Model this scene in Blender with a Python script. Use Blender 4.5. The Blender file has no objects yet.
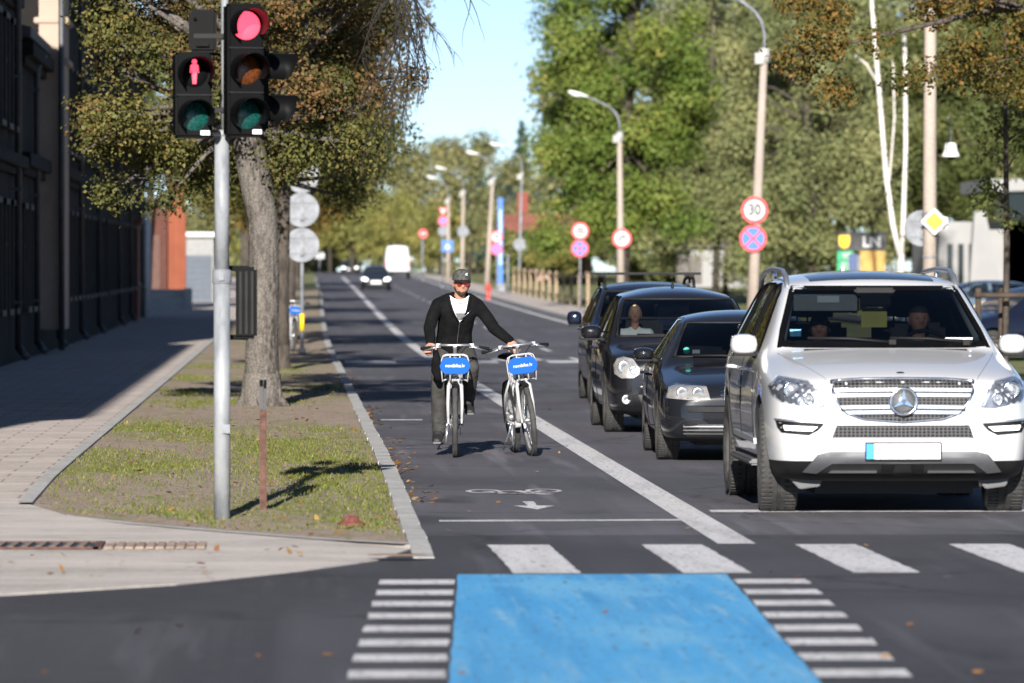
import bpy, bmesh, math, random
import numpy as np
from mathutils import Vector, Matrix
from mathutils.bvhtree import BVHTree

random.seed(7)
SC = bpy.context.scene
COL = SC.collection
R = math.radians
FPX, CAMH, VPX, HORY = 5689.0, 1.7, 293.0, 274.0
YAW = math.atan((512 - VPX) / FPX)

# ------------------------------------------------------------------ terrain
_gy = np.array([-100, 0, 100, 136, 200, 250, 323, 437, 600, 948, 1500, 3000.])
_gz = np.array([0, 0, 0, .01, .2, .42, .76, 1.42, 1.75, 2.2, 2.2, 2.2])
_gx = np.array([0, 0, 0, 0, .25, .45, .70, .9, 1.6, 3.5, 6, 12.])
_yy = np.arange(-100, 3000, 5.)
def _smooth(v):
    k = np.ones(9) / 9
    s = np.interp(_yy, _gy, v)
    p = np.pad(s, 4, mode='edge')
    return np.convolve(p, k, 'valid')
_zz, _xx = _smooth(_gz), _smooth(_gx)
def gz(y): return float(np.interp(y, _yy, _zz))
def gx(y): return float(np.interp(y, _yy, _xx))
def sstep(a, b, x):
    t = min(1, max(0, (x - a) / (b - a)))
    return t * t * (3 - 2 * t)
def zl(y): return gz(y) + .025 + .08 * sstep(37, 46, y)      # top of the left pavement and verge
def zr(y): return gz(y) + .11                                 # top of the right pavement
def at(px, py, d):
    """point seen at picture position px, py at depth d metres"""
    c = (px - 512) / FPX * d
    return Vector((d * math.sin(YAW) + c * math.cos(YAW), d * math.cos(YAW) - c * math.sin(YAW), CAMH - (py - HORY) * d / FPX))
def T(x, y, z): return Matrix.Translation((x, y, z))
def RX(a): return Matrix.Rotation(R(a), 4, 'X')
def RY(a): return Matrix.Rotation(R(a), 4, 'Y')
def RZ(a): return Matrix.Rotation(R(a), 4, 'Z')
FRONT = RX(90)      # local x,y -> x,z ; extrusion towards -y

# ------------------------------------------------------------------ materials
MATS = {}
def mat(name, col=(.5, .5, .5), rough=.6, metal=0, var=.12, vs=6, bump=0, bs=40, coat=0, spec=.5, emit=None, es=1, col2=None, detail=4):
    if name in MATS: return MATS[name]
    m = bpy.data.materials.new(name); m.use_nodes = True
    nt = m.node_tree; N = nt.nodes; L = nt.links
    b = N['Principled BSDF']
    b.inputs['Base Color'].default_value = (*col, 1)
    b.inputs['Roughness'].default_value = rough
    b.inputs['Metallic'].default_value = metal
    b.inputs['Specular IOR Level'].default_value = spec
    if coat:
        b.inputs['Coat Weight'].default_value = coat
        b.inputs['Coat Roughness'].default_value = .03
    tc = N.new('ShaderNodeTexCoord')
    if var or col2:
        n = N.new('ShaderNodeTexNoise'); n.inputs['Scale'].default_value = vs; n.inputs['Detail'].default_value = detail
        L.new(tc.outputs['Object'], n.inputs['Vector'])
        r = N.new('ShaderNodeValToRGB')
        c2 = col2 if col2 else tuple(min(1, c * (1 + var)) for c in col)
        c1 = col if col2 else tuple(c * (1 - var) for c in col)
        r.color_ramp.elements[0].position = .33; r.color_ramp.elements[1].position = .67
        r.color_ramp.elements[0].color = (*c1, 1); r.color_ramp.elements[1].color = (*c2, 1)
        L.new(n.outputs['Fac'], r.inputs['Fac']); L.new(r.outputs['Color'], b.inputs['Base Color'])
    if bump:
        n2 = N.new('ShaderNodeTexNoise'); n2.inputs['Scale'].default_value = bs; n2.inputs['Detail'].default_value = 5
        L.new(tc.outputs['Object'], n2.inputs['Vector'])
        bp = N.new('ShaderNodeBump'); bp.inputs['Strength'].default_value = bump; bp.inputs['Distance'].default_value = .02
        L.new(n2.outputs['Fac'], bp.inputs['Height']); L.new(bp.outputs['Normal'], b.inputs['Normal'])
    if emit:
        b.inputs['Emission Color'].default_value = (*emit, 1); b.inputs['Emission Strength'].default_value = es
    MATS[name] = m
    return m

def ramp_mat(name, layers, rough=.9, bump=.3, bs=60, speck=None, crack=0, bricks=None, spec=.3):
    """layers: [(scale, lo, hi, colour, detail)] mixed one over the other by noise"""
    m = bpy.data.materials.new(name); m.use_nodes = True
    nt = m.node_tree; N = nt.nodes; L = nt.links
    b = N['Principled BSDF']; b.inputs['Roughness'].default_value = rough; b.inputs['Specular IOR Level'].default_value = spec
    tc = N.new('ShaderNodeTexCoord')
    cur = None
    for i, (s, lo, hi, c, det) in enumerate(layers):
        if i == 0:
            g = N.new('ShaderNodeRGB'); g.outputs[0].default_value = (*c, 1); cur = g.outputs[0]; continue
        sc = s if isinstance(s, tuple) else (s, s, s)
        mp = N.new('ShaderNodeMapping'); mp.inputs['Scale'].default_value = sc
        mp.inputs['Location'].default_value = (i * 7.3, i * 3.1, 0)
        L.new(tc.outputs['Object'], mp.inputs['Vector'])
        n = N.new('ShaderNodeTexNoise'); n.inputs['Scale'].default_value = 1; n.inputs['Detail'].default_value = det
        L.new(mp.outputs[0], n.inputs['Vector'])
        mr = N.new('ShaderNodeMapRange'); mr.inputs['From Min'].default_value = lo; mr.inputs['From Max'].default_value = hi
        L.new(n.outputs['Fac'], mr.inputs['Value'])
        mx = N.new('ShaderNodeMix'); mx.data_type = 'RGBA'
        L.new(mr.outputs[0], mx.inputs[0]); L.new(cur, mx.inputs[6]); mx.inputs[7].default_value = (*c, 1)
        cur = mx.outputs[2]
    if bricks:
        bw, bh, mo, mc = bricks
        mp = N.new('ShaderNodeMapping'); L.new(tc.outputs['Object'], mp.inputs['Vector'])
        br = N.new('ShaderNodeTexBrick'); br.inputs['Scale'].default_value = 1
        br.inputs['Brick Width'].default_value = bw; br.inputs['Row Height'].default_value = bh; br.inputs['Mortar Size'].default_value = mo
        br.inputs['Color1'].default_value = (1, 1, 1, 1); br.inputs['Color2'].default_value = (.86, .86, .86, 1); br.inputs['Mortar'].default_value = (*mc, 1)
        L.new(mp.outputs[0], br.inputs['Vector'])
        mx = N.new('ShaderNodeMix'); mx.data_type = 'RGBA'; mx.blend_type = 'MULTIPLY'; mx.inputs[0].default_value = 1
        L.new(cur, mx.inputs[6]); L.new(br.outputs['Color'], mx.inputs[7]); cur = mx.outputs[2]
    if crack:
        v = N.new('ShaderNodeTexVoronoi'); v.feature = 'DISTANCE_TO_EDGE'; v.inputs['Scale'].default_value = crack
        n = N.new('ShaderNodeTexNoise'); n.inputs['Scale'].default_value = 2; n.inputs['Detail'].default_value = 6
        L.new(tc.outputs['Object'], n.inputs['Vector'])
        ad = N.new('ShaderNodeMix'); ad.data_type = 'VECTOR'; ad.inputs[0].default_value = .4
        L.new(tc.outputs['Object'], ad.inputs[4]); L.new(n.outputs['Color'], ad.inputs[5])
        L.new(ad.outputs[1], v.inputs['Vector'])
        mr = N.new('ShaderNodeMapRange'); mr.inputs['From Max'].default_value = .012; mr.inputs['To Min'].default_value = .55
        L.new(v.outputs['Distance'], mr.inputs['Value'])
        mx = N.new('ShaderNodeMix'); mx.data_type = 'RGBA'; mx.blend_type = 'MULTIPLY'; mx.inputs[0].default_value = 1
        L.new(cur, mx.inputs[6]); L.new(mr.outputs[0], mx.inputs[7]); cur = mx.outputs[2]
    if speck:
        ss, amt = speck
        n = N.new('ShaderNodeTexNoise'); n.inputs['Scale'].default_value = ss; n.inputs['Detail'].default_value = 2
        L.new(tc.outputs['Object'], n.inputs['Vector'])
        mr = N.new('ShaderNodeMapRange'); mr.inputs['From Min'].default_value = .3; mr.inputs['From Max'].default_value = .7
        mr.inputs['To Min'].default_value = 1 - amt; mr.inputs['To Max'].default_value = 1 + amt
        L.new(n.outputs['Fac'], mr.inputs['Value'])
        mx = N.new('ShaderNodeMix'); mx.data_type = 'RGBA'; mx.blend_type = 'MULTIPLY'; mx.inputs[0].default_value = 1
        L.new(cur, mx.inputs[6]); L.new(mr.outputs[0], mx.inputs[7]); cur = mx.outputs[2]
    L.new(cur, b.inputs['Base Color'])
    if bump:
        n2 = N.new('ShaderNodeTexNoise'); n2.inputs['Scale'].default_value = bs; n2.inputs['Detail'].default_value = 5
        L.new(tc.outputs['Object'], n2.inputs['Vector'])
        bp = N.new('ShaderNodeBump'); bp.inputs['Strength'].default_value = bump; bp.inputs['Distance'].default_value = .02
        L.new(n2.outputs['Fac'], bp.inputs['Height']); L.new(bp.outputs['Normal'], b.inputs['Normal'])
    return m

def leaf_mat(name, stops, trans=.35, rough=.6):
    m = bpy.data.materials.new(name); m.use_nodes = True
    nt = m.node_tree; N = nt.nodes; L = nt.links; N.clear()
    o = N.new('ShaderNodeOutputMaterial'); a = N.new('ShaderNodeAttribute'); a.attribute_name = 'tint'
    r = N.new('ShaderNodeValToRGB'); e = r.color_ramp.elements
    while len(e) < len(stops): e.new(.5)
    for i, (p, c) in enumerate(stops): e[i].position = p; e[i].color = (*c, 1)
    L.new(a.outputs['Fac'], r.inputs['Fac'])
    d = N.new('ShaderNodeBsdfPrincipled'); d.inputs['Roughness'].default_value = rough; d.inputs['Specular IOR Level'].default_value = .3
    t = N.new('ShaderNodeBsdfTranslucent'); mx = N.new('ShaderNodeMixShader'); mx.inputs[0].default_value = trans
    L.new(r.outputs['Color'], d.inputs['Base Color']); L.new(r.outputs['Color'], t.inputs['Color'])
    L.new(d.outputs[0], mx.inputs[1]); L.new(t.outputs[0], mx.inputs[2]); L.new(mx.outputs[0], o.inputs['Surface'])
    return m

def glass_mat(name, tint=(.4, .45, .47), refl=1.0):
    m = bpy.data.materials.new(name); m.use_nodes = True
    nt = m.node_tree; N = nt.nodes; L = nt.links; N.clear()
    o = N.new('ShaderNodeOutputMaterial'); tr = N.new('ShaderNodeBsdfTransparent'); tr.inputs[0].default_value = (*tint, 1)
    g = N.new('ShaderNodeBsdfGlossy'); g.inputs['Roughness'].default_value = .02; g.inputs[0].default_value = (refl, refl, refl, 1)
    lw = N.new('ShaderNodeLayerWeight'); lw.inputs[0].default_value = .5; pw = N.new('ShaderNodeMath'); pw.operation = 'POWER'; pw.inputs[1].default_value = 5; L.new(lw.outputs['Facing'], pw.inputs[0]); f = N.new('ShaderNodeMath'); f.operation = 'MULTIPLY_ADD'; f.inputs[1].default_value = .93; f.inputs[2].default_value = .05; L.new(pw.outputs[0], f.inputs[0])
    mx = N.new('ShaderNodeMixShader')
    L.new(f.outputs[0], mx.inputs[0]); L.new(tr.outputs[0], mx.inputs[1]); L.new(g.outputs[0], mx.inputs[2]); L.new(mx.outputs[0], o.inputs['Surface'])
    return m

# ------------------------------------------------------------------ mesh collector
class MB:
    def __init__(s): s.v = []; s.f = []; s.m = []; s.s = []
    def add(s, vs, fs, mi=0, smooth=False, M=None):
        o = len(s.v)
        s.v += [tuple(M @ Vector(p)) if M is not None else tuple(p) for p in vs]
        for f in fs: s.f.append([o + i for i in f]); s.m.append(mi); s.s.append(smooth)
        return s
    def box(s, c, d, mi=0, M=None):
        x, y, z = c; a, b, h = d[0] / 2, d[1] / 2, d[2] / 2
        v = [(x + i * a, y + j * b, z + k * h) for i in (-1, 1) for j in (-1, 1) for k in (-1, 1)]
        f = [(0, 1, 3, 2), (4, 6, 7, 5), (0, 4, 5, 1), (2, 3, 7, 6), (0, 2, 6, 4), (1, 5, 7, 3)]
        return s.add(v, f, mi, False, M)
    def tube(s, pts, r, n=8, mi=0, cap=True, M=None, smooth=True):
        pts = [Vector(p) for p in pts]
        rs = [r] * len(pts) if not hasattr(r, '__len__') else r
        vs = []; fs = []; nrm = None
        for i, p in enumerate(pts):
            t = (pts[min(i + 1, len(pts) - 1)] - pts[max(i - 1, 0)])
            t = t.normalized() if t.length > 1e-9 else Vector((0, 0, 1))
            if nrm is None:
                nrm = t.orthogonal().normalized()
            else:
                nrm = (nrm - t * nrm.dot(t))
                nrm = nrm.normalized() if nrm.length > 1e-6 else t.orthogonal().normalized()
            bn = t.cross(nrm)
            for k in range(n):
                a = 2 * math.pi * k / n
                vs.append(p + (nrm * math.cos(a) + bn * math.sin(a)) * rs[i])
        for i in range(len(pts) - 1):
            for k in range(n):
                a, b = i * n + k, i * n + (k + 1) % n
                fs.append((a, b, b + n, a + n))
        s.add(vs, fs, mi, smooth, M)
        if cap:
            s.add(vs[:n], [tuple(range(n - 1, -1, -1))], mi, False, M)
            s.add(vs[-n:], [tuple(range(n))], mi, False, M)
        return s
    def lathe(s, prof, n=24, mi=0, M=None, smooth=True, mis=None, a0=0, a1=360):
        full = abs(a1 - a0) >= 359.9
        k = n if full else n + 1
        vs = []; 
        for (r, z) in prof:
            for i in range(k):
                a = R(a0 + (a1 - a0) * i / n)
                vs.append((r * math.cos(a), r * math.sin(a), z))
        for j in range(len(prof) - 1):
            fs = []
            for i in range(n):
                i2 = (i + 1) % k if full else i + 1
                fs.append((j * k + i, j * k + i2, (j + 1) * k + i2, (j + 1) * k + i))
            o = vs
            s.add([], [], 0)
            base = len(s.v) if j == 0 else base
            if j == 0: s.v += [tuple(M @ Vector(p)) if M is not None else p for p in vs]
            for f in fs: s.f.append([base + q for q in f]); s.m.append(mis[j] if mis else mi); s.s.append(smooth)
        return s
    def prism(s, poly, h, mi=0, M=None, z0=0, mside=None):
        n = len(poly)
        vs = [(x, y, z0) for x, y in poly] + [(x, y, z0 + h) for x, y in poly]
        s.add(vs, [tuple(range(n - 1, -1, -1)), tuple(range(n, 2 * n))], mi, False, M)
        s.add(vs, [(i, (i + 1) % n, n + (i + 1) % n, n + i) for i in range(n)], mi if mside is None else mside, False, M)
        return s
    def ball(s, c, r, mi=0, n=12, M=None):
        rr = r if hasattr(r, '__len__') else (r, r, r)
        vs = []; fs = []; h = n // 2
        for j in range(h + 1):
            t = math.pi * j / h
            for i in range(n):
                a = 2 * math.pi * i / n
                vs.append((c[0] + rr[0] * math.sin(t) * math.cos(a), c[1] + rr[1] * math.sin(t) * math.sin(a), c[2] + rr[2] * math.cos(t)))
        for j in range(h):
            for i in range(n):
                fs.append((j * n + i, (j + 1) * n + i, (j + 1) * n + (i + 1) % n, j * n + (i + 1) % n))
        return s.add(vs, fs, mi, True, M)
    def build(s, name, mats, parent=None, bevel=0, M=None, fixn=True):
        me = bpy.data.meshes.new(name)
        me.from_pydata(s.v, [], s.f)
        if not isinstance(mats, (list, tuple)): mats = [mats]
        for m in mats: me.materials.append(m)
        me.polygons.foreach_set('material_index', s.m)
        me.polygons.foreach_set('use_smooth', s.s)
        me.update()
        bm = bmesh.new(); bm.from_mesh(me)
        bmesh.ops.remove_doubles(bm, verts=bm.verts, dist=1e-5)
        if fixn: bmesh.ops.recalc_face_normals(bm, faces=bm.faces)
        if bevel:
            ed = [e for e in bm.edges if len(e.link_faces) == 2 and e.calc_face_angle(0) > .6]
            bmesh.ops.bevel(bm, geom=ed, offset=bevel, segments=2, affect='EDGES', clamp_overlap=True)
        bm.to_mesh(me); bm.free()
        return link(name, me, parent, M)

def link(name, me, parent=None, M=None):
    o = bpy.data.objects.new(name, me); COL.objects.link(o)
    if parent is not None: o.parent = parent
    if M is not None: o.matrix_local = M
    return o
def thing(name, label, cat, loc=(0, 0, 0), rz=0, group=None):
    o = bpy.data.objects.new(name, None); COL.objects.link(o)
    o.empty_display_size = .2
    o.location = loc; o.rotation_euler = (0, 0, R(rz))
    return tag(o, label, cat, group)
def tag(o, label, cat, group=None):
    o['label'] = label; o['category'] = cat
    if group: o['group'] = group
    return o
def struct(o): o['kind'] = 'structure'; return o
def stuff(o, label=None):
    o['kind'] = 'stuff'
    if label: o['label'] = label
    return o
def kids(o): return [c for c in bpy.data.objects if c.parent == o]
def copy_tree(o, parent=None):
    c = o.copy(); COL.objects.link(c)
    if parent is not None: c.parent = parent; c.matrix_parent_inverse = Matrix()
    for ch in kids(o): copy_tree(ch, c)
    return c
def evaluated_mesh(o):
    dg = bpy.context.evaluated_depsgraph_get()
    return bpy.data.meshes.new_from_object(o.evaluated_get(dg))
def drop(o):
    me = o.data; bpy.data.objects.remove(o)
    if me and me.users == 0: bpy.data.meshes.remove(me)
def text(mb, txt, size, M, mi=0, depth=.002, bold=0, sx=1):
    cu = bpy.data.curves.new('t', 'FONT'); cu.body = txt; cu.size = size; cu.align_x = 'CENTER'; cu.align_y = 'CENTER'
    cu.extrude = depth; cu.offset = bold; cu.resolution_u = 3
    o = bpy.data.objects.new('t', cu); COL.objects.link(o)
    bpy.context.view_layer.update()
    me = evaluated_mesh(o)
    S = M @ Matrix.Diagonal((sx, 1, 1, 1))
    mb.add([v.co for v in me.vertices], [tuple(p.vertices) for p in me.polygons], mi, False, S)
    bpy.data.objects.remove(o); bpy.data.curves.remove(cu); bpy.data.meshes.remove(me)

# ------------------------------------------------------------------ shared materials
def asphalt(name, k, t=(1, .965, 1.10)):
    c = lambda v: tuple(v * k * q for q in t)
    return ramp_mat(name, [(0, 0, 0, c(.084), 0), ((.9, .12, 1), .45, .72, c(.122), 5), ((.25, .2, 1), .46, .62, c(.060), 6), ((2.2, .02, 1), .5, .62, c(.072), 4), (7, .55, .8, c(.115), 8), ((1.1, .35, 1), .60, .70, c(.046), 8), ((3.5, .15, 1), .60, .78, c(.15), 7), (45, .66, .72, c(.19), 3)], rough=.75, bump=.55, bs=160, speck=(140, .4), crack=.35, spec=.35)
ASPH = asphalt('asphalt', 1.12)
ASPHN = asphalt('fresh dark asphalt', .66)
PAINT = ramp_mat('road paint', [(0, 0, 0, (.60, .59, .60), 0), ((4, .5, 1), .46, .66, (.48, .47, .475), 8), ((24, 7, 1), .56, .70, (.20, .20, .205), 7), (60, .6, .7, (.13, .13, .135), 4)], rough=.7, bump=.3, bs=120, speck=(90, .12))
BLUEP = ramp_mat('blue road paint', [(0, 0, 0, (.070, .35, .68), 0), ((1.6, .25, 1), .42, .62, (.13, .42, .70), 8), ((3.5, .10, 1), .46, .66, (.050, .28, .58), 8), ((12, .5, 1), .54, .70, (.20, .44, .66), 8), ((.9, .3, 1), .56, .66, (.15, .43, .69), 3), ((26, 4, 1), .58, .70, (.10, .19, .31), 7), (70, .60, .68, (.12, .22, .34), 4)], rough=.7, bump=.6, bs=150, speck=(120, .28))
PAVE = ramp_mat('pavement slabs', [(0, 0, 0, (.52, .455, .415), 0), (1.3, .4, .7, (.43, .375, .345), 6), (9, .5, .75, (.58, .52, .48), 6)], rough=.85, bump=.35, bs=70, speck=(60, .16), bricks=(.5, .5, .012, (.55, .53, .5)))
CONC = ramp_mat('apron concrete', [(0, 0, 0, (.52, .465, .43), 0), ((.5, 1.4, 1), .42, .66, (.36, .33, .30), 7), ((2, 9, 1), .55, .75, (.28, .255, .235), 6), (11, .5, .8, (.50, .47, .44), 5)], rough=.85, bump=.4, bs=60, speck=(70, .18))
KERBM = ramp_mat('kerb stone', [(0, 0, 0, (.40, .395, .385), 0), (3, .4, .7, (.30, .295, .285), 6), (20, .5, .8, (.46, .45, .44), 5)], rough=.85, bump=.4, bs=50, speck=(50, .15))
DIRT = ramp_mat('verge soil', [(0, 0, 0, (.27, .21, .165), 0), ((.75, .33, 1), .50, .63, (.185, .185, .055), 6), (6, .45, .7, (.33, .265, .21), 6), ((2.6, 1.5, 1), .60, .74, (.14, .17, .04), 8), (22, .58, .7, (.30, .25, .2), 4)], rough=.95, bump=.9, bs=45, speck=(45, .35))
GRASSM = ramp_mat('rough grass', [(0, 0, 0, (.12, .14, .045), 0), (.12, .4, .65, (.17, .17, .06), 5), (.9, .45, .7, (.20, .18, .09), 6), (6, .5, .8, (.09, .11, .03), 6)], rough=.95, bump=.6, bs=12, speck=(9, .3))
STUCCO = ramp_mat('shade-dark stucco', [(0, 0, 0, (.011, .0095, .009), 0), (.5, .4, .7, (.007, .006, .006), 6), (3, .5, .8, (.022, .019, .017), 6)], rough=.95, bump=.4, bs=20)  # near-black colour deepens the shade on the left house fronts
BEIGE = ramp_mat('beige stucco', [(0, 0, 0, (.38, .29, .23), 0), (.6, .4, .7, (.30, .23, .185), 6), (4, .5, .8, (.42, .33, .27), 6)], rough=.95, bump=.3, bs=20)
BRICK = ramp_mat('red plaster', [(0, 0, 0, (.25, .075, .04), 0), (1.5, .4, .7, (.21, .062, .034), 6)], rough=.9, bump=.3, bs=15, bricks=(.25, .075, .008, (.7, .65, .6)))
BARK = ramp_mat('bark', [(0, 0, 0, (.115, .10, .088), 0), ((26, 26, 7), .42, .58, (.035, .03, .027), 6), ((3, 3, 1.2), .4, .7, (.14, .125, .11), 5)], rough=.95, bump=1.0, bs=28, speck=(40, .3))
DBARK = ramp_mat('dark bark', [(0, 0, 0, (.075, .062, .05), 0), ((14, 14, 4), .45, .65, (.035, .03, .026), 6)], rough=.95, bump=.8, bs=14)
TWIG = mat('dark twig', (.016, .013, .011), .9, var=.2)
BIRCH = ramp_mat('birch bark', [(0, 0, 0, (.66, .62, .57), 0), ((2, 2, 7), .58, .66, (.06, .05, .05), 5), ((1, 1, .8), .5, .7, (.5, .46, .42), 4)], rough=.8, bump=.3, bs=14)
CPOLE = ramp_mat('concrete pole', [(0, 0, 0, (.36, .305, .26), 0), ((4, 4, .8), .4, .7, (.29, .245, .21), 6)], rough=.9, bump=.3, bs=20, speck=(20, .12))
GALV = ramp_mat('galvanised steel', [(0, 0, 0, (.22, .23, .245), 0), ((14, 14, 5), .42, .60, (.155, .165, .18), 6), ((3, 3, 2), .52, .7, (.28, .29, .30), 5)], rough=.55, bump=.15, bs=30, spec=.5)
GREY = mat('grey metal', (.17, .18, .20), .6, .05, var=.3, vs=5)
RUST = mat('rust', (.09, .042, .03), .85, 0, var=.4, vs=20, bump=.4)
BLACKM = mat('black housing', (.004, .004, .0045), .5, 0, var=.2, spec=.06)
BLACKP = mat('black plastic', (.010, .010, .011), .6, 0, var=.25, bump=.05, bs=90, spec=.2)
RUBBER = mat('tyre rubber', (.040, .039, .038), .8, 0, var=.3, vs=14, bump=.3, bs=60)
DARKIN = mat('dark interior', (.020, .020, .022), .75, 0, var=.2)
WHITEPL = mat('white plastic', (.75, .75, .75), .45, 0, var=.04)
SIGNW = mat('sign white', (.46, .46, .465), .4, 0, var=.03)
SIGNR = mat('sign red', (.62, .035, .045), .4, 0, var=.06)
SIGNB = mat('sign blue', (.02, .13, .50), .4, 0, var=.06)
SIGNY = mat('sign yellow', (.85, .55, .01), .4, 0, var=.04)
SIGNK = mat('sign black', (.02, .02, .02), .4, 0, var=.1)
SIGNG = mat('sign green', (.01, .30, .12), .4, 0, var=.1)
CHROME = mat('chrome', (.80, .81, .83), .12, 1, var=0)
SATIN = mat('satin silver', (.55, .56, .58), .32, .85, var=.06)
WOOD = mat('weathered wood', (.27, .20, .13), .85, 0, var=.3, vs=9, bump=.3)
GLASSD = mat('dark window glass', (.02, .025, .03), .06, 0, var=0, spec=.8)
GLASS = glass_mat('car glass', (.21, .235, .25))
GLASSC = glass_mat('clear car glass', (.34, .37, .38))
GLASST = glass_mat('tinted glass', (.10, .11, .12))
LENSC = glass_mat('lamp lens', (.85, .87, .9))
SUN_E, SKY_E, EXPO = 5.0, .06, 1.05
# ------------------------------------------------------------------ the setting
def ys(y0, y1):
    out = [y0]; y = y0
    while y < y1:
        y += 4 if y < 140 else (8 if y < 500 else 40)
        out.append(min(y, y1))
    return out
def strip(name, xa, xb, y0, y1, zf, m, dz=0, nx=1, curve=True, Y=None):
    """sheet between two lines along the road; xa, xb numbers or functions of y"""
    L = Y or ys(y0, y1); vs = []; fs = []
    for y in L:
        o = gx(y) if curve else 0
        a = xa(y) if callable(xa) else xa; b = xb(y) if callable(xb) else xb
        for i in range(nx + 1): vs.append((a + (b - a) * i / nx + o, y, zf(y) + dz))
    k = nx + 1
    for j in range(len(L) - 1):
        for i in range(nx): fs.append((j * k + i, j * k + i + 1, (j + 1) * k + i + 1, (j + 1) * k + i))
    me = bpy.data.meshes.new(name); me.from_pydata(vs, [], fs); me.materials.append(m)
    return struct(link(name, me))
def quad(name, pts, z, m):
    me = bpy.data.meshes.new(name); me.from_pydata([(x, y, z) for x, y in pts], [], [tuple(range(len(pts)))]); me.materials.append(m)
    return struct(link(name, me))

# ground sheet to the horizon
gxs = np.linspace(-700, 900, 33); gys = np.array(list(np.arange(-100, 1000, 12.5)) + [1100, 1300, 1600, 2000, 2600, 2950])
vs = [(x, y, gz(y) - .06) for y in gys for x in gxs]
fs = [(j * 33 + i, j * 33 + i + 1, (j + 1) * 33 + i + 1, (j + 1) * 33 + i) for j in range(len(gys) - 1) for i in range(32)]
me = bpy.data.meshes.new('ground'); me.from_pydata(vs, [], fs); me.materials.append(GRASSM); struct(link('ground', me))

KX0, KX1 = .72, .86          # left kerb
RK = 9.0                     # right kerb line
strip('road', .74, RK + .05, 37, 1400, gz, ASPH)
strip('junction', .74, RK + .05, -30, 37, gz, ASPHN)
quad('side_road', [(-80, -30), (.74, -30), (.74, 37), (-80, 37)], 0, ASPHN)
quad('side_road', [(RK + .05, -30), (90, -30), (90, 37), (RK + .05, 37)], 0, ASPHN)

# painted markings, a few millimetres over the asphalt
def mark(name, pts, m=PAINT, z=.004, jit=.006):
    out = []; n = len(pts); rj = random.Random(int(sum(abs(a) * 131 + abs(b) * 17 for a, b in pts)))
    for (x0, y0), (x1, y1) in zip(pts, pts[1:] + pts[:1]):
        k = max(2, min(60, int(math.hypot(x1 - x0, y1 - y0) / .12))); nx, ny = (y1 - y0), -(x1 - x0); l = math.hypot(nx, ny)
        for i in range(k):
            o = rj.uniform(-jit, jit); out.append((x0 + (x1 - x0) * i / k + nx / l * o, y0 + (y1 - y0) * i / k + ny / l * o))
    return quad(name, out, z, m)
strip('lane_line', 2.67, 2.91, 35.7, 136, gz, PAINT, .004)
for a, b in ((139, 170), (173, 460)): strip('lane_line', lambda y: 2.67 + .0006 * (y - 136), lambda y: 2.91 + .0006 * (y - 136), a, b, gz, PAINT, .004)
for i in range(26):
    y = 96 + i * 14
    strip('centre_dash', 5.55, 5.67, y, y + 5, gz, PAINT, .004)
strip('edge_line', 8.45, 8.67, 60, 560, gz, PAINT, .004)
mark('stop_line', [(1.0, 38.95), (2.67, 39.05), (2.67, 39.28), (1.0, 39.18)])
mark('stop_line', [(2.98, 40.42), (5.6, 40.42), (5.6, 40.82), (2.98, 40.82)])
for i in range(7):
    x = 1.215 + i * .965
    mark('crossing_bar', [(x + .035, 32.2), (x + .42, 32.2), (x + .385, 35.6), (x, 35.6)])
mark('blue_crossing', [(.93, 32.1), (2.45, 32.1), (2.02, 18), (.46, 18)], BLUEP, jit=.005)
for i in range(14):
    y = 31.55 - i * 1.03; k = (y - 32.1) * .0335
    mark('crossing_block', [(.915 + k, y), (.50 + k, y), (.485 + k, y - .47), (.90 + k, y - .47)])
    k2 = (y - 32.1) * .0315
    mark('crossing_block', [(2.465 + k2, y), (2.87 + k2, y), (2.855 + k2, y - .47), (2.45 + k2, y - .47)])
for i in range(8):
    for r in (0, 1):
        x = 1.0 + i * .98
        if (i + r) % 2 == 0: mark('hump_block', [(x, 108.5 + r * 2.9), (x + .98, 108.5 + r * 2.9), (x + .98, 111.4 + r * 2.9), (x, 111.4 + r * 2.9)], z=.005)
# bike symbols with their arrows
def bike_mark(x, y, s=1.0, arrow=True):
    mb = MB()
    def bar(a, b, w=.028):
        a = Vector((*a, 0)); b = Vector((*b, 0)); n = (b - a).normalized().cross(Vector((0, 0, 1))) * w
        mb.add([a - n, b - n, b + n, a + n], [(0, 1, 2, 3)])
    def ring(cx, cy, rx, ry, w=.04):
        n = 28; v = []; f = []
        for i in range(n):
            t = 2 * math.pi * i / n
            v += [(cx + rx * math.cos(t), cy + ry * math.sin(t), 0), (cx + (rx - w) * math.cos(t), cy + (ry - w * 2.2) * math.sin(t), 0)]
            f.append((2 * i, 2 * ((i + 1) % n), 2 * ((i + 1) % n) + 1, 2 * i + 1))
        mb.add(v, f)
    ring(-.25, 0, .145, .36); ring(.22, .1, .145, .36)
    bar((-.25, 0), (-.02, -.55), .03); bar((-.02, -.55), (.22, .1), .03); bar((-.16, -.42), (.12, -.45), .05); bar((-.25, 0), (.0, .1), .03); bar((.0, .1), (.14, -.45), .04); bar((.14, -.5), (.24, -.62), .05)
    o = mb.build('bike_symbol', PAINT, fixn=False); o.location = (x, y, gz(y) + .004); o.scale = (s, s, 1); struct(o)
    if arrow:
        mark('lane_arrow', [(x + .055, y - 2.0), (x + .045, y - 2.75), (x + .17, y - 2.80), (x + .02, y - 3.45), (x - .13, y - 2.80), (x - .02, y - 2.75), (x - .03, y - 2.0)])
bike_mark(1.74, 44.4)
for y in (143, 178, 232, 300): bike_mark(1.75 + gx(y), y, 1.2, False)
mark('lane_dash', [(1.02, 66), (1.5, 66), (1.5, 66.4), (1.02, 66.4)])

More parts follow.
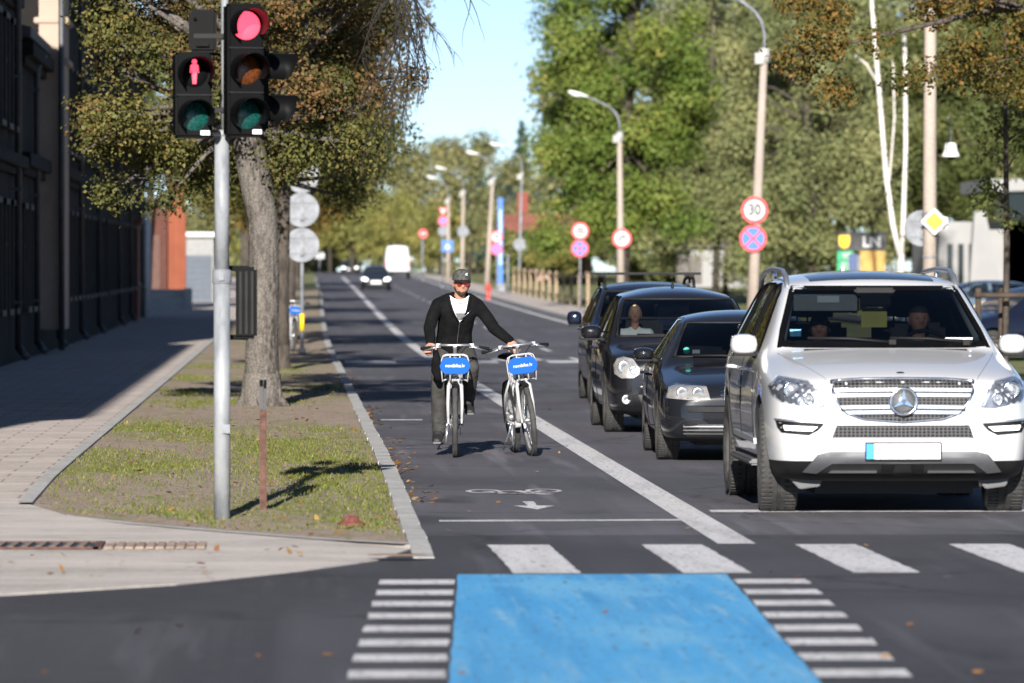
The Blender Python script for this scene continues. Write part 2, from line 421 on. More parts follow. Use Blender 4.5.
# left: dropped apron at the corner, pavement, kerbs, verge
front = [(-80, 28.0), (-12, 28.4), (-3, 29.2), (-1.55, 30.1), (-.64, 31.1), (.08, 32.6), (.5, 33.7), (.72, 35.0)]
vfront = [(.715, 35.12), (.2, 35.75), (-.47, 36.9), (-1.1, 38.1), (-1.56, 39.2), (-1.86, 40.6)]
mb = MB()
ap = front + vfront + [(-1.96, 41.2), (-80, 41.2)]
n = len(ap)
mb.add([(x, y, .008 if i < len(front) else (.03 if y < 38 else zl(y) + .004)) for i, (x, y) in enumerate(ap)] + [(x, y, -.02) for x, y in ap], [tuple(range(n))] + [(i, i + 1, n + i + 1, n + i) for i in range(len(front) - 1)])
o = mb.build('pavement_apron', CONC, fixn=False); struct(o)
strip('pavement', -24, -1.96, 41.2, 420, zl, PAVE, .004)
mb = MB()
Y = ys(40.6, 330)
for a, b in zip(Y[:-1], Y[1:]):     # thin edging between pavement and verge
    mb.add([(-1.96 + gx(a), a, zl(a)), (-1.86 + gx(a), a, zl(a)), (-1.86 + gx(b), b, zl(b)), (-1.96 + gx(b), b, zl(b))], [(0, 1, 2, 3)])
    mb.add([(-1.96 + gx(a), a, zl(a) + .02), (-1.86 + gx(a), a, zl(a) + .02), (-1.86 + gx(b), b, zl(b) + .02), (-1.96 + gx(b), b, zl(b) + .02)], [(0, 1, 2, 3)])
    mb.add([(-1.86 + gx(a), a, zl(a) + .02), (-1.86 + gx(a), a, zl(a) - .05), (-1.86 + gx(b), b, zl(b) - .05), (-1.86 + gx(b), b, zl(b) + .02)], [(0, 1, 2, 3)])
struct(mb.build('edging_kerb', KERBM, fixn=False))
mb = MB()
for x0, y0, x1, y1 in [(*vfront[i], *vfront[i + 1]) for i in range(len(vfront) - 1)]:
    a = Vector((x0, y0, 0)); b = Vector((x1, y1, 0)); nn = (b - a).normalized().cross(Vector((0, 0, 1))) * .06
    v = [a - nn, b - nn, b + nn, a + nn]
    mb.add([(p.x, p.y, .036) for p in v], [(0, 1, 2, 3)])
struct(mb.build('edging_kerb', KERBM, fixn=False))
mb = MB()
y = 34.0
while y < 420:
    st = 1.0 if y < 150 else 4.0
    a, b = y + (.006 if y < 150 else 0), y + st - (.006 if y < 150 else 0)
    za, zb = zl(a) + .012, zl(b) + .012
    if a < 35: za = .006
    xa, xb = gx(a), gx(b); jx = random.uniform(-.006, .006)
    v = [(KX0 + xa + jx, a, -.05 + gz(a)), (KX1 + xa + jx, a, -.05 + gz(a)), (KX1 + xb + jx, b, -.05 + gz(b)), (KX0 + xb + jx, b, -.05 + gz(b)),
         (KX0 + xa + jx, a, za), (KX1 - .015 + xa + jx, a, za), (KX1 - .015 + xb + jx, b, zb), (KX0 + xb + jx, b, zb)]
    mb.add(v, [(4, 5, 6, 7), (0, 1, 5, 4), (1, 2, 6, 5), (2, 3, 7, 6), (3, 0, 4, 7)])
    y += st
struct(mb.build('kerb', KERBM, fixn=False))
# verge as a gently uneven grid
NXV = 34; Yt = list(np.arange(0, 40, .35)) + list(np.arange(40, 120, 1.5)) + list(np.arange(120, 300, 6))
vfx = [p[0] for p in vfront][::-1]; vfy = [p[1] for p in vfront][::-1]
vs = []; fs = []
rng = np.random.default_rng(3)
for j, t in enumerate(Yt):
    for i in range(NXV + 1):
        x = -1.87 + (KX0 - .005 + 1.87) * i / NXV
        yf = float(np.interp(x, vfx, vfy)); y = yf + t * (1 if t > 12 else 1) if t < 12 else (yf - 36) * max(0, 1 - (t - 12) / 20) + 36 + t
        h = .0 if j == 0 or i in (0, NXV) else .012 * math.sin(x * 3.1 + y * .7) + rng.uniform(-.008, .012)
        vs.append((x + gx(y), y, zl(y) + h))
k = NXV + 1
for j in range(len(Yt) - 1):
    for i in range(NXV): fs.append((j * k + i, j * k + i + 1, (j + 1) * k + i + 1, (j + 1) * k + i))
me = bpy.data.meshes.new('verge'); me.from_pydata(vs, [], fs); me.materials.append(DIRT)
me.polygons.foreach_set('use_smooth', [True] * len(me.polygons)); struct(link('verge', me))
strip('crossing_path', -1.9, .74, 172, 184, zl, PAVE, .03)

# right: kerb, pavement, verge, car park
mb = MB()
Y = ys(44, 700)
for a, b in zip(Y[:-1], Y[1:]):
    v = [(RK + gx(a), a, gz(a) - .03), (RK + .14 + gx(a), a, gz(a) - .03), (RK + .14 + gx(b), b, gz(b) - .03), (RK + gx(b), b, gz(b) - .03)]
    v += [(p[0], p[1], p[2] + .15) for p in v]
    mb.add(v, [(4, 5, 6, 7), (3, 0, 4, 7), (1, 2, 6, 5)])
struct(mb.build('kerb', KERBM, fixn=False))
strip('pavement', RK + .14, RK + 1.9, 44, 700, zr, PAVE)
strip('verge', RK + 1.9, RK + 6.5, 44, 700, zr, GRASSM, -.02)
strip('car_park', 18, 60, 95, 200, gz, ASPH, .03)

# ------------------------------------------------------------------ grass blades and fallen leaves (uncountable)
def leaf_cloud(name, P, A, B, tint, m, parent=None):
    n = len(P)
    v = np.empty((n, 4, 3)); v[:, 0] = P - A; v[:, 1] = P + B - A * .15; v[:, 2] = P + A; v[:, 3] = P - B - A * .15
    me = bpy.data.meshes.new(name)
    me.vertices.add(4 * n); me.vertices.foreach_set('co', v.reshape(-1))
    me.loops.add(4 * n); me.loops.foreach_set('vertex_index', np.arange(4 * n, dtype=np.int32))
    me.polygons.add(n); me.polygons.foreach_set('loop_start', np.arange(0, 4 * n, 4, dtype=np.int32))
    me.materials.append(m); me.update(calc_edges=True)
    at_ = me.attributes.new('tint', 'FLOAT', 'POINT'); at_.data.foreach_set('value', np.repeat(tint, 4).astype(np.float32))
    return link(name, me, parent)
def unit(v): return v / (np.linalg.norm(v, axis=1, keepdims=True) + 1e-9)

GRASSL = leaf_mat('grass blades', [(0, (.07, .10, .012)), (.5, (.12, .15, .02)), (.85, (.19, .19, .045)), (1, (.25, .2, .09))], .3)
DEADL = leaf_mat('fallen leaves', [(0, (.16, .07, .025)), (.4, (.30, .13, .035)), (.7, (.38, .22, .07)), (1, (.22, .16, .08))], .15)
def grass_patch(n, seed):
    r = np.random.default_rng(seed)
    pts = []
    blobs = []
    for _ in range(30):
        y = 36.5 + 62 * r.random() ** 1.5; x = r.uniform(-1.85, .7)
        blobs.append((x, y, r.uniform(.2, .75), r.uniform(.7, 2.6)))
    for y, x in ((46, .1), (49, .35), (52, -.2), (54, .2), (57, -.9), (60, -1.4), (47, -1.5), (50, -1.6), (44, -1.5), (43, .4), (46, .55), (48.5, -.2)): blobs.append((x, y, .65, 1.9))
    w = np.array([b[2] * b[3] for b in blobs]); w /= w.sum()
    id_ = r.choice(len(blobs), n, p=w)
    B = np.array(blobs)[id_]
    x = B[:, 0] + r.normal(0, .65, n) * B[:, 2]; y = B[:, 1] + r.normal(0, .65, n) * B[:, 3]
    vf = np.interp(x, vfx, vfy)
    ok = (x > -1.84) & (x < .7) & (y > vf + .8 + .5 * np.sin(x * 5))
    x, y = x[ok], y[ok]; n = len(x)
    z = np.array([zl(q) for q in y])
    h = r.uniform(.006, .019, n)
    P = np.stack([x, y, z + h], 1)
    A = np.stack([r.normal(0, .35, n) * h, r.normal(0, .35, n) * h, h], 1)
    Bv = unit(np.stack([r.normal(0, 1, n), r.normal(0, 1, n), 0 * x], 1)) * r.uniform(.003, .007, n)[:, None]
    return stuff(leaf_cloud('grass', P, A, Bv, r.random(n), GRASSL), 'short patchy green grass growing on the soil of the verge')
grass_patch(44000, 11)
def litter(n, seed):
    r = np.random.default_rng(seed)
    k = n // 2
    x1 = KX1 + np.abs(r.normal(0, .11, k)) + .02; y1 = 41 + 58 * r.random(k) ** 1.3
    dens = (np.sin(y1 * .9) + np.sin(y1 * .37 + 1) + r.normal(0, .7, k)) > -.3
    x1, y1 = x1[dens], y1[dens]; z1 = np.full(len(x1), .006)
    x2 = r.uniform(-1.8, .7, n - k); y2 = 35.6 + 60 * r.random(n - k) ** 1.4
    ok = y2 > np.interp(x2, vfx, vfy) + .1
    x2, y2 = x2[ok], y2[ok]; z2 = np.array([zl(q) for q in y2]) + .016
    x3 = r.uniform(-3, 8, 240); y3 = r.uniform(24, 80, 240); ok = (x3 > .9) | (y3 < 28); x3, y3 = x3[ok], y3[ok]; z3 = np.full(len(x3), .006)
    x4 = r.uniform(-1.9, .6, 60); y4 = r.uniform(31, 35, 60); ok = y4 > np.interp(x4, [p[0] for p in front], [p[1] for p in front]); x4, y4 = x4[ok], y4[ok]; z4 = np.full(len(x4), .036)
    x = np.r_[x1, x2, x3, x4]; y = np.r_[y1, y2, y3, y4]; z = np.r_[z1, z2, z3, z4]; n = len(x)
    P = np.stack([x, y, z + .004], 1); s = r.uniform(.014, .035, n)[:, None]
    A = unit(np.stack([r.normal(0, 1, n), r.normal(0, 1, n), r.normal(0, .22, n)], 1)) * s
    U = np.stack([r.normal(0, .2, n), r.normal(0, .2, n), np.ones(n)], 1)
    B = unit(np.cross(A, U)) * s * .7
    return stuff(leaf_cloud('fallen_leaves', P, A, B, r.random(n), DEADL), 'dry orange and brown leaves lying along the kerb and on the verge')
litter(1100, 5)

# ------------------------------------------------------------------ trees
L_BROWN = leaf_mat('autumn chestnut leaves', [(0, (.038, .045, .014)), (.35, (.085, .082, .024)), (.6, (.15, .095, .035)), (.82, (.24, .125, .05)), (1, (.36, .20, .10))])
L_GREENB = leaf_mat('greener chestnut leaves', [(0, (.030, .040, .013)), (.4, (.075, .082, .022)), (.65, (.145, .145, .038)), (.85, (.20, .15, .045)), (1, (.28, .17, .07))])
L_OAK = leaf_mat('turning oak leaves', [(0, (.035, .05, .014)), (.4, (.09, .085, .018)), (.7, (.20, .115, .025)), (1, (.30, .15, .035))])
L_MAPLE = leaf_mat('maple leaves', [(0, (.055, .10, .018)), (.45, (.125, .185, .03)), (.8, (.22, .245, .055)), (1, (.40, .30, .065))])
L_WILLOW = leaf_mat('pale willow leaves', [(0, (.10, .125, .05)), (.5, (.225, .245, .10)), (.85, (.34, .325, .145)), (1, (.44, .35, .14))])
L_DARK = leaf_mat('dark green leaves', [(0, (.05, .07, .02)), (.5, (.11, .135, .038)), (.9, (.19, .185, .055)), (1, (.30, .21, .065))])
L_FAR = leaf_mat('far autumn leaves', [(0, (.10, .13, .055)), (.4, (.18, .195, .085)), (.75, (.26, .235, .10)), (1, (.33, .25, .10))])  # far wood leaf colours lightened to stand in for haze
L_FARG = leaf_mat('far yellow green leaves', [(0, (.14, .16, .05)), (.5, (.25, .245, .07)), (1, (.36, .29, .08))])
L_CONI = leaf_mat('far conifer needles', [(0, (.05, .085, .07)), (1, (.10, .15, .12))])

def crown_cloud(name, clumps, n, leaf, m, parent, seed, droop=0, shell=.55):
    r = np.random.default_rng(seed)
    C = np.array([c[:3] for c in clumps]); Rr = np.array([c[3] for c in clumps]); tb = r.uniform(.1, .75, len(clumps))
    w = Rr ** 2; w = w / w.sum(); id_ = r.choice(len(clumps), n, p=w)
    d = unit(r.normal(0, 1, (n, 3))); rad = r.random(n) ** shell
    # sub-tufts make the outline uneven
    lob = 1 + .25 * np.sin(d[:, 0] * 5 + id_) * np.sin(d[:, 2] * 4 + id_ * 1.7) + r.normal(0, .10, n)
    off = d * (rad * lob * Rr[id_])[:, None]; off[:, 2] *= .8
    if droop: off[:, 2] -= droop * r.random(n) ** 2 * Rr[id_]
    P = C[id_] + off
    s = leaf * r.uniform(.6, 1.25, n)[:, None]
    nn = unit(r.normal(0, .62, (n, 3)) + d * .95 + np.array([0, -.1, .35]))
    A = np.cross(nn, unit(r.normal(0, 1, (n, 3)))); A = unit(A); B = np.cross(nn, A)
    t = np.clip(tb[id_] * .55 + r.random(n) * .5, 0, 1)
    return leaf_cloud(name, P, A * s * .5, B * s * .33, t, m, parent)

def ellipsoid_clumps(c, rad, n, cr, seed, low=-.9):
    r = np.random.default_rng(seed); out = []
    while len(out) < n:
        d = r.normal(0, 1, 3); d /= np.linalg.norm(d)
        if d[2] < low: continue
        q = r.uniform(.35, 1) ** .6
        out.append((c[0] + d[0] * rad[0] * q, c[1] + d[1] * rad[1] * q, c[2] + d[2] * rad[2] * q, cr * r.uniform(.65, 1.3)))
    return out
def make_tree(name, label, pos, trunk, clumps, n, leaf, m, bark, seed, group=None, limb=.35, droop=0, shell=.55, cat='tree', twigs=None, m2=None, split=4.1):
    t = thing(name, label, cat, pos, 0, group)
    mb = MB(); mb.tube([p[:3] for p in trunk], [p[3] for p in trunk], 12)
    r0 = trunk[0][3]
    mb.tube([(trunk[0][0], trunk[0][1], trunk[0][2] - .15), (trunk[0][0], trunk[0][1], trunk[0][2] + .05), (trunk[0][0], trunk[0][1], trunk[0][2] + .4)], [r0 * 1.25, r0 * 1.12, r0 * .98], 12, cap=False)
    mb.build('trunk', bark, t)
    rr = random.Random(seed)
    mb = MB(); tz = [p[2] for p in trunk]
    for c in clumps:
        if rr.random() > limb: continue
        z = min(max(trunk[-1][2] * .45, c[2] - rr.uniform(.3, .55) * (abs(c[0]) + abs(c[1]))), trunk[-1][2])
        b = Vector([float(np.interp(z, tz, [p[k] for p in trunk])) for k in range(3)]); rb = float(np.interp(z, tz, [p[3] for p in trunk]))
        e = Vector(c[:3]); mid = b.lerp(e, .5) + Vector((rr.uniform(-.2, .2), rr.uniform(-.2, .2), rr.uniform(-.1, .3))) * (e - b).length * .35
        k = max(.012, min(rb * .5, .03 + (e - b).length * .018, .075))
        pts = [b, b.lerp(mid, .6), mid, mid.lerp(e, .5), e]
        mb.tube(pts, [k, k * .8, k * .6, k * .4, k * .15], 6, cap=False)
        for _ in range(2):
            q = e + Vector((rr.uniform(-1, 1), rr.uniform(-1, 1), rr.uniform(-.8, .8))) * c[3]
            mb.tube([mid.lerp(e, rr.uniform(.2, .9)), q], [k * .3, k * .08], 4, cap=False)
    if mb.v: mb.build('limb', bark, t)
    if twigs: twigs(t)
    for k in range(5):
        a = k * 1.257 + seed; mb = MB(); mb.tube([(trunk[0][0] + r0 * .5 * math.cos(a), trunk[0][1] + r0 * .5 * math.sin(a), .42), (trunk[0][0] + r0 * .85 * math.cos(a), trunk[0][1] + r0 * .85 * math.sin(a), .10), (trunk[0][0] + r0 * 1.5 * math.cos(a + .2), trunk[0][1] + r0 * 1.5 * math.sin(a + .2), -.04)], [r0 * .42, r0 * .32, r0 * .14], 8); mb.build('root', bark, t)
    if m2:
        up = [c for c in clumps if c[2] + .9 * math.sin(c[0] * 9 + c[1] * 7) > split]; lo = [c for c in clumps if c not in up]
        f = sum(c[3] ** 2 for c in up) / sum(c[3] ** 2 for c in clumps)
        crown_cloud('crown', up, int(n * f), leaf, m, t, seed, droop, shell); crown_cloud('crown', lo, int(n * (1 - f)), leaf, m2, t, seed + 500, droop, shell)
    else:
        crown_cloud('crown', clumps, n, leaf, m, t, seed, droop, shell)
    return t

def bare_twigs(t):
    """long drooping bare branch out over the bike lane"""
    rr = random.Random(21); mb = MB()
    def grow(p, d, ln, r, lvl):
        pts = [p]; cur = p.copy()
        for i in range(6):
            d = (d + Vector((rr.uniform(-.17, .17), rr.uniform(-.17, .17), -.06))).normalized(); cur = cur + d * ln / 6; pts.append(cur.copy())
        mb.tube(pts, [r * (1 - .13 * i) for i in range(len(pts))], 5, cap=False)
        if lvl:
            for i in range(2, 7):
                for _ in range(2):
                    dd = (d + Vector((rr.uniform(-.75, .75), rr.uniform(-.6, .6), rr.uniform(-.7, .25)))).normalized()
                    grow(pts[i], dd, ln * rr.uniform(.25, .5), r * .45, lvl - 1)
    base = Vector((0, 0, 5.4))
    mb.tube([base, Vector((.7, -1, 6.0)), Vector((1.45, -2, 5.9))], [.07, .05, .035], 6, cap=False)
    grow(Vector((1.45, -2, 5.9)), Vector((.22, -.1, -1)), 1.95, .030, 2)
    grow(Vector((1.45, -2, 5.9)), Vector((.42, -.1, -.95)), 1.6, .022, 2)
    grow(Vector((1.45, -2, 5.9)), Vector((.0, -.1, -1)), 1.8, .022, 2)
    grow(Vector((1.45, -2, 5.9)), Vector((.9, .0, -.75)), 1.5, .014, 1)
    mb.build('bare_branch', TWIG, t)

def upper_crown(t, c, rad, n, m, seed, leaf=.15, k=26):
    crown_cloud('crown', ellipsoid_clumps(c, rad, k, .85, seed), n, leaf, m, t, seed)
GL = 'street trees on the left verge'
def left_clumps(seed, xr=2.3, lo=2.3, n=46, zc=5.0, zr_=3.4, yr=3.0, cx=0, cr=.75):
    return [c for c in ellipsoid_clumps((cx, 0, zc), (xr, yr, zr_), n, cr, seed) if c[2] - c[3] * .8 > lo]
p = at(262, 415, 68.6); tz = zl(68)
t1 = make_tree('street_tree', 'nearest leaning grey-barked tree with brown leaves beside the traffic light', (p.x, 68.6, tz),
          [(0, 0, 0, .235), (.0, 0, .8, .20), (.03, 0, 1.6, .19), (.0, 0, 2.3, .19), (-.13, 0, 3.0, .20), (-.32, 0, 3.9, .16), (-.38, 0, 5.2, .15), (-.2, 0, 7.5, .08)],
          left_clumps(31, 2.45, 2.4, 84, 5.0, 3.1, 2.6, -.25, .46) + [(random.uniform(-2.1, -.75), random.uniform(-.8, 1.2), random.uniform(2.35, 3.5), .36) for _ in range(15)] + [(random.uniform(.4, 1.35), random.uniform(-.5, 1.2), random.uniform(2.9, 4), .36) for _ in range(8)], 84000, .058, L_BROWN, BARK, 31, GL, .8, twigs=bare_twigs, m2=L_GREENB, split=3.9)
p = at(281, 375, 95)
t2 = make_tree('street_tree', 'dark slender trunk directly behind the leaning grey tree', (p.x, 95, zl(95)),
          [(0, 0, 0, .15), (.02, 0, 1.5, .12), (.06, 0, 3.5, .11), (0, 0, 7, .06)], left_clumps(32, 2.2, 2.2, 66, 5.4, 3.6, 3, .15, .62), 50000, .078, L_BROWN, DBARK, 32, GL, .8, m2=L_GREENB, split=5.0)
p = at(289, 350, 128)
t3 = make_tree('street_tree', 'dark thick trunk behind the parked blue bike', (p.x, 128, zl(128)),
          [(0, 0, 0, .17), (0, 0, 1.5, .15), (.03, 0, 3.5, .14), (0, 0, 7.5, .08)], left_clumps(33, 2.35, 2.1, 62, 5.6, 3.9, 3.4, 0, .74), 44000, .10, L_BROWN, DBARK, 33, GL, .7, m2=L_GREENB, split=5.6)
tf = make_tree('street_tree', 'fourth dark street tree along the left verge past the round sign backs', (-.35 + gx(165), 165, zl(165)),
          [(0, 0, 0, .2), (0, 0, 2, .17), (.05, 0, 4, .15), (0, 0, 8, .08)], left_clumps(34, 2.3, 2.3, 50, 6, 4.0, 3.4, 0, .9), 17000, .16, L_OAK, DBARK, 34, GL, .5)
for i, (y, lab) in enumerate(((205, 'fifth street tree of the left verge row, over the small white sign back'), (250, 'farthest street tree at the end of the left verge row'))):
    c = copy_tree(tf); c.location = (-.6 + gx(y) - .2 * i, y, zl(y)); c.rotation_euler = (0, 0, 1.9 + i * 2); c['label'] = lab
# tree leaning in over the pavement from the yard by the brick pillar
make_tree('yard_tree', 'green and brown tree over the pavement by the red pillar', (-5.6, 214, zl(214)), [(0, 0, 0, .2), (.1, 0, 2.5, .17), (.3, 0, 5, .13), (.3, 0, 9, .06)],
          [c for c in ellipsoid_clumps((.8, 0, 7.2), (3.2, 3, 3.7), 50, .95, 41) if c[2] - c[3] > 3.2], 15000, .19, L_DARK, DBARK, 41, None, .5)
for j, (x, y, s, lab) in enumerate(((-2.5, 300, 1.5, 'tree filling the gap between the left row and the far wood'), (-9, 330, 1.8, 'broad tree beyond the low grey garage'), (0.2, 350, 1.35, 'small tree at the road edge beyond the left row'))):
    c = copy_tree(tf); c.location = (x, y, zl(y)); c.rotation_euler = (0, 0, j + .5); c.scale = (s, s, s); c['label'] = lab; c['group'] = 'trees in the middle distance on the left'

# right side
p = at(622, 300, 225)
make_tree('maple_tree', 'bright green and yellow maple behind the wooden fence', (p.x, 225, gz(225)), [(0, 0, 0, .3), (.1, 0, 3, .25), (.25, 0, 8, .2), (.6, 0, 14, .08)],
          [c for c in ellipsoid_clumps((0, 0, 8.6), (3.7, 3.7, 6.9), 92, 1.05, 51) if c[2] > 2.0] + [(random.uniform(-3, 3.4), random.uniform(-3, 0), random.uniform(2.4, 4), .85) for _ in range(10)], 80000, .165, L_MAPLE, DBARK, 51, None, .6)
p = at(716, 300, 262)
make_tree('willow_tree', 'large pale grey-green tree in the middle behind the street lamp', (p.x, 262, gz(262)), [(0, 0, 0, .17), (.1, 0, 3, .16), (-.2, 0, 9, .14), (0, 0, 16, .08)],
          [c for c in ellipsoid_clumps((0, 0, 8.6), (5.2, 4, 7.8), 110, 1.15, 52) if c[2] > 2.0] + [(random.uniform(-4.4, 4.2), random.uniform(-3, 0), random.uniform(2.6, 4.2), .9) for _ in range(18)], 95000, .17, L_WILLOW, DBARK, 52, None, .5, droop=.9)
p = at(812, 300, 250)
make_tree('willow_tree', 'grey-green tree left of the white birch stems', (p.x, 250, gz(250)), [(0, 0, 0, .3), (.1, 0, 3, .28), (-.2, 0, 9, .22), (0, 0, 16, .08)],
          [c for c in ellipsoid_clumps((0, 0, 8.2), (4.6, 4, 8), 96, 1.1, 53) if c[2] > 1.4] + [(random.uniform(-4.2, 4.2), random.uniform(-3, 0), random.uniform(1.8, 3.8), .9) for _ in range(18)], 85000, .165, L_WILLOW, DBARK, 53, None, .5, droop=.9)
p = at(726, 300, 300)
make_tree('thin_tree', 'thin dark-trunked tree beside the lamp post with the 30 sign', (p.x, 300, gz(300)), [(0, 0, 0, .15), (.1, 0, 2, .13), (.2, 0, 5, .11), (0, 0, 9, .05)],
          [c for c in ellipsoid_clumps((0, 0, 7.5), (3.5, 3, 4), 40, 1.1, 54) if c[2] > 3.5], 12000, .28, L_DARK, DBARK, 54, None, .4)
p = at(925, 300, 262)
make_tree('broad_tree', 'dark green tree behind the birch and the concrete pole', (p.x, 262, gz(262)), [(0, 0, 0, .3), (0, 0, 3, .26), (.2, 0, 9, .2), (0, 0, 15, .08)],
          [c for c in ellipsoid_clumps((0, 0, 8.6), (5, 4, 7.4), 96, 1.15, 55) if c[2] > 2.4], 75000, .175, L_DARK, DBARK, 55, None, .4)
# birch with two stems
p = at(902, 300, 200)
bt = thing('birch_tree', 'white birch with two stems rising behind the dark fuel sign', 'tree', (p.x, 200, gz(200)))
mb = MB()
mb.tube([(0, 0, -.2), (.0, 0, 1.2), (.05, 0, 2.2)], [0.144, 0.122, 0.115], 10)
mb.tube([(.03, 0, 2.0), (-.25, 0, 3.2), (-.5, 0, 5), (-.75, 0, 8), (-1.0, 0, 11), (-1.05, 0, 15)], [0.101, 0.094, 0.090, 0.083, 0.072, 0.036], 10)
mb.tube([(.05, 0, 2.0), (.12, 0, 3.5), (.2, 0, 6), (.18, 0, 9), (.05, 0, 12), (0, 0, 15)], [0.086, 0.086, 0.079, 0.072, 0.061, 0.029], 10)
mb.tube([(-.45, 0, 4.2), (-.32, 0, 5.5), (-.2, 0, 7), (-.25, 0, 9)], [0.036, 0.036, 0.032, 0.022], 8)
mb.tube([(-.78, 0, 8.2), (-1.2, 0, 8.9), (-1.6, 0, 9.2)], [0.043, 0.032, 0.022], 8)
mb.build('trunk', BIRCH, bt)
crown_cloud('crown', [c for c in ellipsoid_clumps((-.4, 0, 12.5), (2.6, 2.4, 4.5), 40, .8, 56) if c[2] > 8.5], 9000, .16, L_WILLOW, bt, 56, .8)
# oak hanging in from the right, close
make_tree('oak_tree', 'orange-brown oak branches reaching in over the concrete pole at top right', (13.4, 76, .1), [(0, 0, 0, .3), (0, 0, 3, .27), (-.2, 0, 5.5, .16), (-.3, 0, 10, .08)],
          [(-6.9 + .33 * i + random.uniform(-.12, .12), random.uniform(-1.2, 1.2), 4.25 + .12 * math.sin(i * 1.9) + random.uniform(-.3, .35) + .02 * i, .34) for i in range(13)] +
          [(-5.9 + random.uniform(-.7, 2.4), random.uniform(-1.5, 1.5), 4.75 + random.uniform(-.15, .8), .38) for i in range(16)] +
          [(-3.6 + random.uniform(-.9, .7), random.uniform(-2, 2), random.uniform(4.0, 5.8), .42) for i in range(22)] +
          [c for c in ellipsoid_clumps((0, 0, 7.2), (4.2, 4, 3.2), 16, .8, 57) if c[2] > 5.4], 34000, .07, L_OAK, DBARK, 57, None, .22)
make_tree('dark_tree', 'dark leafy tree at the right edge before the white building', (19.8, 140, gz(140)), [(0, 0, 0, .3), (-.2, 0, 3, .25), (-.3, 0, 6, .22), (-.2, 0, 12, .1)],
          [c for c in ellipsoid_clumps((0, 0, 7.4), (3.1, 3.4, 4.8), 60, .85, 58) if c[2] > 3.5 ] + [(-.8 + random.uniform(-.7, .9), random.uniform(-1, 1), random.uniform(2.2, 3.6), .42) for _ in range(7)], 24000, .14, L_DARK, DBARK, 58, None, .7)
# young tree in its timber guard
make_tree('young_tree', 'thin young tree inside the timber guard beside the white car', (10.05, 80, zr(80)), [(0, 0, 0, .05), (.02, 0, 2, .045), (0, 0, 4, .03), (0, 0, 5.6, .012)],
          [(random.uniform(-.4, .35), random.uniform(-.4, .4), random.uniform(1.9, 4.6), .26) for _ in range(18)], 1500, .075, L_DARK, DBARK, 59, None, .9)

# far wood: individual trees of three kinds
rr = random.Random(4)
def far_proto(name, label, m, seed, rad, h, n, leaf, conifer=False):
    t = thing(name, label, 'tree', (0, 0, 0))
    mb = MB(); mb.tube([(0, 0, -.3), (0, 0, h * .4), (0, 0, h * .8)], [.3, .22, .06], 7); mb.build('trunk', DBARK, t)
    if conifer:
        cl = [(math.cos(i * 2.4) * rad * (1 - i / 40) * .6, math.sin(i * 2.4) * rad * (1 - i / 40) * .6, h * (.16 + .82 * i / 40), .35 + rad * .42 * (1 - i / 40)) for i in range(40)]
    else:
        cl = [c for c in ellipsoid_clumps((0, 0, h * .56), (rad, rad, h * .45), 46, rad * .34, seed)]
    crown_cloud('crown', cl, n, leaf, m, t, seed, .2)
    return t
fA = far_proto('far_tree', '', L_FAR, 71, 5.5, 15, 8000, .48)
fB = far_proto('far_tree', '', L_FARG, 72, 5.0, 12, 8000, .46)
fC = far_proto('conifer_tree', '', L_CONI, 73, 3.0, 17, 7000, .42, True)
far = [ # proto, px, depth, scale, label
 (fA, 385, 640, 0.87, 'brown tree in the far wood between the van and the left row of trees'), (fA, 428, 620, 0.98, 'tallest brown tree of the far wood, above the pair of curved lamps'),
 (fB, 352, 560, 0.80, 'yellow-green tree above the far dark car'), (fB, 392, 520, .62, 'low yellow-green tree right above the white van'),
 (fA, 470, 600, 1.00, 'broad brown tree of the far wood behind the cyclist'), (fB, 330, 640, 0.86, 'yellow-green tree at the left end of the far wood'),
 (fC, 522, 560, .92, 'dark conifer left of the maple'), (fC, 478, 680, .97, 'slim conifer tip in the middle of the far wood'), (fC, 405, 720, .98, 'pale far conifer rising over the wood on the left'),
 (fA, 510, 500, .70, 'brown tree behind the blue banner'), (fB, 552, 362, .36, 'orange-green bush-like tree behind the fence'), (fA, 560, 470, .7, 'brown tree half hidden behind the maple'),
 (fA, 300, 700, .9, 'brown tree behind the left verge row'), (fB, 250, 620, 1.0, 'yellow-green tree beyond the garage'), (fA, 200, 560, .8, 'brown tree far behind the red pillar'),
 (fB, 440, 480, .50, 'low yellow bush-like tree by the far round signs'), (fA, 360, 800, 1.0, 'brown tree closing the end of the road')]
seen = set()
for p_, px, d, s, lab in far:
    o = p_ if p_ not in seen else copy_tree(p_)
    seen.add(p_)
    q = at(px, 270, d); o.location = (q.x, d, gz(d)); o.scale = (s, s, s); o.rotation_euler = (0, 0, rr.uniform(0, 6)); o['label'] = lab; o['group'] = 'trees of the far wood'
back = [(fA, 628, 400, 1.2, 'tall brown tree behind the maple'), (fB, 640, 420, 1.35, 'tall yellow-green tree behind the maple and the willow'), (fA, 690, 380, 1.25, 'tall brown tree behind the willow'), (fB, 765, 360, 1.25, 'yellow-green tree between the two willows'),
        (fA, 842, 380, 1.3, 'brown tree behind the second willow'), (fA, 880, 330, 1.15, 'brown tree behind the birch'), (fB, 960, 360, 1.3, 'yellow-green tree above the white building'), (fA, 1015, 330, 1.2, 'brown tree behind the white building at the right edge'), (fA, 1060, 300, 1.2, 'brown tree beyond the right edge of the white building')]
for p_, px, d, s, lab in back:
    o = copy_tree(p_); q = at(px, 270, d); o.location = (q.x, d, gz(d)); o.scale = (s, s, s); o.rotation_euler = (0, 0, rr.uniform(0, 6)); o['label'] = lab; o['group'] = 'trees closing the view on the right'
